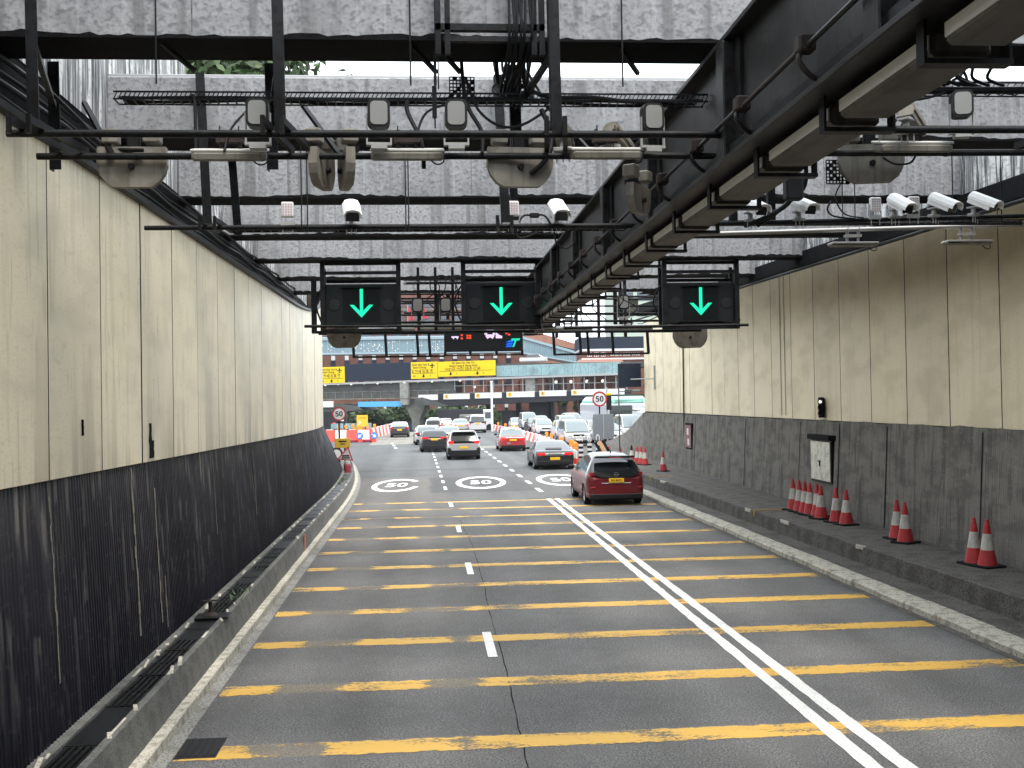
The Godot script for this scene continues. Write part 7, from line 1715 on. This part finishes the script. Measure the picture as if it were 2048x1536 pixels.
func works() -> void:
	# cones standing on the right footway
	var cs := [[8.77, 17.1, "rear one of the pair nearest the camera on the right footway"], [8.83, 16.8, "front one of the pair nearest the camera on the right footway"], [8.92, 20.35, "rear one of the second pair on the right footway"], [8.84, 19.8, "front one of the second pair on the right footway"], [8.86, 23.3, "rear one of the pair beside the cabinet cluster"], [8.89, 22.8, "front one of the pair beside the cabinet cluster"], [8.86, 26.1, "sixth and farthest of the cluster under the pale cabinet"], [8.86, 25.65, "fifth of the cluster under the pale cabinet"], [8.86, 25.25, "fourth of the cluster under the pale cabinet"], [8.85, 24.9, "third of the cluster under the pale cabinet"], [8.9, 24.55, "second of the cluster under the pale cabinet"], [8.80, 24.05, "nearest of the cluster under the pale cabinet"], [8.97, 41.2, "alone below the faded red panel"], [8.95, 46.2, "left of a tight group of three beyond the faded red panel"], [9.05, 45.9, "middle of a tight group of three beyond the faded red panel"], [9.12, 45.4, "right of a tight group of three beyond the faded red panel"]]
	for c in cs: cone("traffic cone, " + c[2], V(c[0], 0.455, -c[1]))
	cone("dark tipped traffic cone standing on the footway before the wing wall", V(8.98, 0.455, -47.6), 1)
	cone("left one of two traffic cones standing by the speed sign's foot", V(9.72, 0.0, -58.0)); cone("right one of two traffic cones standing by the speed sign's foot", V(9.95, 0.0, -55.8))
	# signs at the end of the right wall
	var s := speed_sign("red ringed 50 sign on a post at the end of the right wall", V(9.58, 3.26, -60.0), 0.42, 0.0, 0.06)
	var mb := MB.new(); mb.bx(-0.14, 0.14, -0.55, 0.25, -0.2, 0.0, 0.02)
	var tb := thing("signal_box", "tall black box with a yellow top beside the right 50 sign", "box", V(10.12, 3.2, -60.05)); part(tb, "case", mb, M.car_black_trim)
	mb = MB.new(); mb.bx(-0.14, 0.14, 0.25, 0.38, -0.2, 0.0, 0.02); part(tb, "top", mb, M.sign_yellow)
	mb = MB.new(); mb.rod(V(-0.1, -3.2, -0.12), V(-0.1, 0.7, -0.12), 0.04, 8); part(tb, "post", mb, M.grey_case)
	var gb := thing("sign_board", "grey back of a rectangular sign board under the right 50 sign", "sign", V(9.64, 1.76, -59.2), 0.03)
	mb = MB.new(); mb.bx(-0.56, 0.56, -0.68, 0.68, -0.03, 0.0, 0.01); part(gb, "board", mb, M.board_grey)
	mb = MB.new(); mb.bx(-0.025, 0.025, -0.66, 0.66, 0.0, 0.03); mb.bx(-0.6, -0.565, -0.5, 0.5, -0.02, 0.02); mb.bx(0.565, 0.6, -0.5, 0.5, -0.02, 0.02); mb.rod(V(0.0, -1.76, -0.08), V(0.0, 0.6, -0.08), 0.04, 8); part(gb, "stiffener", mb, M.grey_case)
	# pole frame against the wall end with its dark panel
	var pf := thing("pole_frame", "thin green pole with cross rails and a dark panel at the right wall's end", "frame", V(9.52, 0, -53.6))
	mb = MB.new(); mb.rod(V(0, 0.4, 0), V(0, 4.95, 0), 0.035, 8); part(pf, "pole", mb, mat("pole_green", lin(0.06, 0.08, 0.06), 0.5))
	mb = MB.new()
	for y in [2.68, 3.43, 3.6]: mb.rod(V(0, y, 0), V(1.2, y, 0), 0.025, 6)
	part(pf, "rail", mb, M.pole_green)
	mb = MB.new(); mb.bx(-0.02, 1.12, 3.82, 4.98, -0.06, 0.04, 0.01); part(pf, "panel", mb, M.navy)
	# left 50 sign and works signs on the bend
	speed_sign("red ringed 50 sign on a post beyond the end of the left wall", V(-3.79, 2.78, -49.0), 0.31, 0.47, 0.1)
	var ws := thing("works_sign", "stacked roadworks signs, yellow plate over a round and a triangle, on the left bend", "sign", V(-3.4, 0.47, -46.2), 0.15)
	mb = MB.new(); mb.bx(-0.36, 0.28, 0.92, 1.32, -0.03, 0.0, 0.008); part(ws, "yellow_plate", mb, mat("plate_amber", lin(0.4, 0.25, 0.015), 0.5))
	mb = MB.new(); mb.bx(-0.2, 0.12, 1.16, 1.22, 0.0, 0.006); mb.bx(-0.14, 0.06, 1.06, 1.1, 0.0, 0.006); part(ws, "plate_lettering", mb, M.black_print)
	mb = MB.new(); mb.ring(0.17, 0.26, 0.02, T(-0.3, 0.68, 0.0), 28); part(ws, "round_rim", mb, M.rust)
	mb = MB.new(); mb.lathe([Vector2(0.18, 0), Vector2(0, 0.004)], 24, T(-0.3, 0.68, 0.0, 0, PI / 2)); part(ws, "round_face", mb, M.sign_white)
	mb = MB.new(); mb.prism(PackedVector2Array([Vector2(-0.3, 0.43), Vector2(0.38, 0.38), Vector2(0.18, 1.0)]), 0.02, T(0, 0, 0.06)); part(ws, "triangle_rim", mb, M.sign_red)
	mb = MB.new(); mb.prism(PackedVector2Array([Vector2(-0.2, 0.47), Vector2(0.31, 0.43), Vector2(0.16, 0.88)]), 0.01, T(0, 0, 0.068)); part(ws, "triangle_face", mb, M.grey_case)
	mb = MB.new(); mb.bx(-0.08, 0.22, 0.56, 0.62, 0.068, 0.074); mb.bx(-0.1, 0.25, 0.48, 0.53, 0.068, 0.074); part(ws, "triangle_lettering", mb, M.black_print)
	mb = MB.new(); mb.rod(V(0.05, 0, -0.03), V(0.05, 1.3, -0.03), 0.03, 8); part(ws, "post", mb, M.steel_dark)
	var dm := thing("works_drum", "red drum with a yellow foot under the roadworks triangle", "drum", V(-3.22, 0.2, -45.6))
	mb = MB.new(); mb.lathe([Vector2(0.15, 0.12), Vector2(0.15, 0.5), Vector2(0.12, 0.56), Vector2(0, 0.56)], 18); part(dm, "body", mb, mat("drum_red", lin(0.2, 0.025, 0.035), 0.6))
	mb = MB.new(); mb.lathe([Vector2(0.13, 0.56), Vector2(0.12, 0.68), Vector2(0, 0.69)], 18); part(dm, "white_band", mb, M.grey_case)
	mb = MB.new(); mb.box(T(0, 0.07, 0.05, 0.3), V(0.26, 0.14, 0.26), 0.04); part(dm, "foot", mb, M.plate_yellow)
	mb = MB.new(); mb.box(T(-0.05, 0.0, 0.06), V(0.55, 0.08, 0.4), 0.02); part(dm, "base", mb, M.rubber)
	# red and white water barriers of the left works
	var nb := 0
	var wb := func(x: float, d: float, turn: float, w: float, h: float, red: bool, label: String) -> void:
		var o := thing("water_barrier", label, "barrier", V(x, land(d), -d), turn, "red and white water barriers")
		var m := MB.new(); barrier_block(m, w, h); part(o, "body", m, M.barrier_red if red else M.barrier_white)
		m = MB.new(); m.bx(-w * 0.3, w * 0.3, h - 0.001, h + 0.05, -0.06, 0.06, 0.02); part(o, "filler_cap", m, M.barrier_red if not red else M.barrier_white)
	for i in 4: wb.call(-8.2 + i * 0.98, 95.5 - i * 0.35, 0.1, 0.96, 1.0, i % 2 == 0, "%s water barrier, %s from the left in the near left row" % ["red" if i % 2 == 0 else "white", ordinal(i + 1)])
	for i in 14: wb.call(-5.0 + i * 0.1, 101.0 + i * 1.75, PI / 2 - 0.06, 1.7, 0.95, i % 2 == 0, "%s water barrier, %s going away in the receding left row" % ["red" if i % 2 == 0 else "white", ordinal(i + 1)])
	for i in 2:
		var o := thing("arrow_sign", "round blue sign with a white arrow pointing down %s before the left barriers" % ["left" if i == 0 else "right"], "sign", V(-5.45 + i * 1.15, 0, -92.5 - i * 0.1), 0, "blue arrow signs")
		mb = MB.new(); mb.lathe([Vector2(0.29, 0), Vector2(0.29, 0.02), Vector2(0, 0.025)], 28, T(0, 0.56, 0, 0, PI / 2)); part(o, "disc", mb, M.sign_blue)
		mb = MB.new(); mb.prism(PackedVector2Array([Vector2(-0.22, 0.04), Vector2(-0.02, 0.04), Vector2(-0.02, 0.2), Vector2(0.08, 0.1), Vector2(0.2, 0.1), Vector2(0.2, -0.1), Vector2(0.08, -0.1), Vector2(-0.02, -0.2), Vector2(-0.02, -0.04), Vector2(-0.22, -0.04)]), 0.01, T(0, 0.56, 0.04, 0, 0, (PI + 0.75) if i == 0 else -0.6)); part(o, "arrow", mb, M.sign_white)
		mb = MB.new(); mb.bx(-0.2, 0.2, 0.0, 0.3, -0.2, -0.02, 0.03); mb.rod(V(0, 0, -0.05), V(0, 0.6, -0.05), 0.03, 6); part(o, "stand", mb, M.barrier_red)
	mb = MB.new(); mb.bx(-2.0, 0.7, -0.12, 0.12, -0.3, 0.3, 0.05)
	var rb := thing("red_barrier", "low dark red base beam under the left works barriers", "barrier", V(-5.0, 0.12, -93.0)); part(rb, "beam", mb, mat("dark_red", lin(0.25, 0.012, 0.03), 0.6))
	var ob := thing("works_board", "tall orange works board with a white arrow behind the left barriers", "sign", V(-5.55, 1.0, -98.0), 0.05)
	mb = MB.new(); mb.bx(-0.48, 0.48, 0.2, 1.22, -0.04, 0.0, 0.01); part(ob, "board", mb, M.work_orange)
	mb = MB.new(); mb.prism(PackedVector2Array([Vector2(-0.35, 0.55), Vector2(-0.22, 0.75), Vector2(-0.1, 0.55), Vector2(-0.17, 0.55), Vector2(-0.17, 0.42), Vector2(-0.28, 0.42), Vector2(-0.28, 0.55)]), 0.005, T(0, 0, 0.006)); part(ob, "arrow", mb, M.sign_white)
	mb = MB.new(); mb.bx(-0.35, 0.35, 0.95, 1.0, 0.0, 0.006); part(ob, "lettering", mb, M.black_print)
	mb = MB.new(); mb.bx(-0.85, 0.1, -0.35, 0.2, 0.02, 0.06, 0.01); part(ob, "lower_board", mb, mat("dim_orange", lin(0.4, 0.2, 0.01), 0.6))
	mb = MB.new(); mb.rod(V(-0.3, -1.0, -0.06), V(-0.3, 1.2, -0.06), 0.04, 6); mb.rod(V(0.3, -1.0, -0.06), V(0.3, 1.2, -0.06), 0.04, 6); part(ob, "post", mb, M.steel_dark)
	for i in 6: warning_lamp("round orange warning lamp on the left works barriers, %s from the left" % ordinal(i + 1), V(-7.4 + i * 0.62, 1.02 + 0.06 * (i % 3), -95.0 + 0.2 * i))
	mb = MB.new()
	for i in 3: mb.bx(-8.4 + i * 1.25, -7.3 + i * 1.25, 1.0, 1.5, -99.2, -99.1)
	tag(mb_thing("works_fence", mb, M.panel_blue), "pale blue site fence panels behind the left barriers", "fence")
	var av := thing("arrow_trailer", "works vehicle showing three amber lamps at the left wall's edge", "vehicle", V(-8.3, 0, -104.0))
	mb = MB.new(); mb.bx(-1.2, 0.9, 0.6, 2.6, -2.0, 0.0, 0.08); part(av, "body", mb, M.shade_dark)
	for k in 3:
		mb = MB.new(); mb.lathe([Vector2(0.14, 0), Vector2(0.1, 0.06), Vector2(0, 0.08)], 12, T(-0.1 + k * 0.26, 2.25, 0.02, 0, PI / 2)); part(av, "amber_lamp", mb, M.lit_amber)
	for k in 2:
		mb = MB.new(); mb.box(T(-0.2 + k * 0.75, 1.45 + 0.25 * k, 0.03), V(0.28, 0.12, 0.05), 0.02); part(av, "lamp", mb, M.lit_white if k else M.tail_on)
	for x in [-0.9, 0.6]:
		mb = MB.new(); mb.lathe([Vector2(0.2, -0.1), Vector2(0.4, -0.1), Vector2(0.4, 0.1), Vector2(0.2, 0.1), Vector2(0, 0.08)], 14, T(x, 0.4, -0.6, 0, 0, PI / 2)); part(av, "wheel", mb, M.rubber)
	# barrier line between us and the oncoming queue
	var line := [[7.55, 55.5], [8.05, 62.0], [8.35, 70.0], [8.55, 78.0], [8.6, 88.0], [8.5, 98.0], [8.2, 108.0], [7.9, 116.0], [7.6, 124.0]]
	var bi := 0
	for i in line.size() - 1:
		var a := V(line[i][0], 0, -line[i][1]); var b := V(line[i + 1][0], 0, -line[i + 1][1])
		var n := int(a.distance_to(b) / 1.55)
		for k in n:
			var p := a.lerp(b, (k + 0.5) / n)
			bi += 1
			wb.call(p.x, -p.z, PI / 2 + atan2(b.x - a.x, -(b.z - a.z)) * -1.0, 1.5, 0.62, bi % 2 == 1, "%s water barrier of the middle divider, %s from the near end" % ["red" if bi % 2 == 1 else "white", ordinal(bi)])
	for i in 26:
		var t := i / 25.0; var d := lerpf(53.5, 84.0, t * t * 0.6 + 0.4 * t); var x := 7.35 + (d - 53.5) * 0.035
		var o := thing("marker_post", "short white marker post before the divider, %s from the near end" % ordinal(i + 1), "post", V(x, 0, -d), 0, "white marker posts along the divider")
		mb = MB.new(); mb.lathe([Vector2(0.14, 0), Vector2(0.14, 0.04), Vector2(0.055, 0.06), Vector2(0.05, 0.35)], 10); part(o, "red_foot", mb, M.barrier_red)
		mb = MB.new(); mb.lathe([Vector2(0.052, 0.35), Vector2(0.052, 0.72), Vector2(0, 0.74)], 10); part(o, "white_sleeve", mb, M.barrier_white)
	var lamps := [[7.75, 56.5], [7.9, 58.0], [8.05, 60.0], [8.1, 61.2], [8.2, 66.0], [8.5, 74.0], [8.5, 77.0], [8.3, 100.0], [8.2, 104.0], [8.0, 110.0], [7.8, 118.0]]
	for i in lamps.size(): warning_lamp("orange warning lamp on the middle divider, %s from the near end" % ordinal(i + 1), V(lamps[i][0], 0.66, -lamps[i][1]))
	# zigzag black and white barricades by the speed sign
	for i in 3:
		var o := thing("barricade", "black and white barricade leg board, %s of three beside the divider's near end" % ["left", "middle", "right"][i], "barricade", V(8.15 + i * 0.55, 0, -57.5 - i * 0.6), 0.1 * i, "black and white barricades")
		mb = MB.new()
		for k in 4: mb.bx(-0.12, 0.12, 0.0 + k * 0.26, 0.13 + k * 0.26, -0.03, 0.0)
		part(o, "white_stripe", mb, M.sign_white)
		mb = MB.new()
		for k in 4: mb.bx(-0.12, 0.12, 0.13 + k * 0.26, 0.26 + k * 0.26, -0.03, 0.0)
		part(o, "black_stripe", mb, M.black_print)
		mb = MB.new(); mb.ring(0.1, 0.14, 0.04, T(0.0, 1.15, 0.0), 18, 0.8, 1.5); part(o, "hoop", mb, M.sign_white)
	var pk := thing("plank_board", "pale orange striped board leaning between barricades and cones", "board", V(9.25, 0.45, -57.2))
	mb = MB.new(); mb.box(T(0, 0.25, 0, 0, 0, 0.5), V(0.2, 0.75, 0.04), 0.01); part(pk, "board", mb, mat("pale_orange", lin(0.6, 0.35, 0.2), 0.6))
	mb = MB.new(); mb.box(T(-0.2, 0.2, -0.05, 0, 0, 0.5), V(0.14, 0.8, 0.04), 0.01); mb.box(T(0.2, 0.3, -0.05, 0, 0, 0.5), V(0.14, 0.8, 0.04), 0.01); part(pk, "black_stripe", mb, M.black_print)
	mb = MB.new(); mb.bx(7.6, 9.9, -0.05, 0.16, -58.5, -54.1, 0.05); struct_("traffic_island", mb, M.dirty_concrete)

func warning_lamp(label: String, at: Vector3) -> void:
	if not parts_cache.has("wlamp"):
		var a := MB.new(); a.lathe([Vector2(0.0, -0.04), Vector2(0.1, -0.04), Vector2(0.13, -0.02), Vector2(0.13, 0.02), Vector2(0.1, 0.04), Vector2(0, 0.04)], 14, T(0, 0.24, 0, 0, PI / 2))
		var b := MB.new(); b.box(T(0, 0.06, 0), V(0.16, 0.14, 0.12), 0.02)
		parts_cache.wlamp = [a.mesh(), b.mesh()]
	var o := thing("warning_lamp", label, "lamp", at, rng.randf_range(-0.6, 0.6), "orange warning lamps")
	same(o, "lens", parts_cache.wlamp[0], M.orange, T(0, 0, 0)); same(o, "battery_case", parts_cache.wlamp[1], M.orange, T(0, 0, 0))

func tree(label: String, at: Vector3, h: float, r: float, n: int, leaf: float, tone: Color, sd: int, low := 0.68) -> void:
	var o := thing("tree", label, "tree", at)
	var q := RandomNumberGenerator.new(); q.seed = sd
	var mb := MB.new()
	var top := V(q.randf_range(-0.3, 0.3), h * 0.55, q.randf_range(-0.3, 0.3))
	var r0 := h * 0.028
	for k in 6:
		var a := V(0, 0, 0).lerp(top, k / 6.0); var b := V(0, 0, 0).lerp(top, (k + 1) / 6.0)
		mb.tube([a, b], lerpf(r0, r0 * 0.55, k / 6.0), 8)
	var clumps := []
	for k in 9:
		var a := TAU * k / 9.0 + q.randf() * 0.5; var e := q.randf_range(-0.1 if low > 0.6 else -0.7, 0.9)
		var tip := V(cos(a) * cos(e) * r * 0.75, h * low + sin(e) * h * (0.96 - low), sin(a) * cos(e) * r * 0.75)
		var st := top * q.randf_range(0.6, 1.0)
		mb.tube(soft_path([st, st.lerp(tip, 0.5) + V(0, 0.3, 0), tip], 3), r0 * 0.3, 5)
		clumps.append([tip, r * q.randf_range(0.32, 0.5)])
		clumps.append([st.lerp(tip, 0.6) + V(q.randf_range(-0.5, 0.5), q.randf_range(0, 0.8), q.randf_range(-0.5, 0.5)), r * q.randf_range(0.25, 0.42)])
	part(o, "trunk", mb, M.bark)
	mb = MB.new()
	for i in n:
		var c = clumps[q.randi() % clumps.size()]
		var dir := V(q.randfn(), q.randfn() * 0.8, q.randfn()).normalized() * pow(q.randf(), 0.4)
		var p: Vector3 = c[0] + dir * c[1]
		var nn := (dir + V(q.randfn(), q.randfn() + 0.6, q.randfn()) * 0.6).normalized()
		var u := nn.cross(V(q.randfn(), q.randfn(), q.randfn())).normalized(); var w := nn.cross(u); var s := leaf * q.randf_range(0.6, 1.3)
		var t := q.randf_range(0.65, 1.4)
		mb.col = Color(tone.r * t * q.randf_range(0.9, 1.25), tone.g * t, tone.b * t)
		mb.quad(p - u * s * 0.35, p - w * s * 0.8 , p + u * s * 0.35, p + w * s * 0.8)
	mb.col = Color.WHITE
	part(o, "crown", mb, M.leaf)

func greenery() -> void:
	tree("leafy tree on the bank whose crown tops the nearest gap at upper left", V(-7.8, 5.5, -40.0), 12.2, 4.6, 5000, 0.34, Color(1, 1, 1), 5)
	tree("second leafy tree whose branches reach right over the upper left gap", V(-4.7, 5.4, -44.0), 12.6, 3.8, 4200, 0.34, Color(1.25, 1.1, 0.9), 8)
	var spots := [[-15.5, "leftmost"], [-11.5, "second"], [-8.0, "third"], [-4.5, "fourth"], [0.5, "fifth"], [3.6, "sixth"], [6.5, "seventh"], [10.2, "eighth"], [13.4, "rightmost, thin"]]
	for i in spots.size():
		tree("dark green tree under the footbridge, %s of the row" % spots[i][1], V(spots[i][0], land(208), -206.0 - 3.0 * (i % 3)), 5.6 + 0.7 * sin(i * 2.3) if i < 8 else 4.6, 3.1 if i < 8 else 1.2, 2600, 0.55, Color(0.8, 0.8, 0.75), 20 + i, 0.52)
	for i in 2:
		tree("slim dark tree before the brick wing, %s one" % ["left" if i == 0 else "right"], V(25.0 + i * 3.0, land(200), -200.0), 7.0 - i, 1.0, 700, 0.4, Color(0.8, 0.85, 0.75), 40 + i)
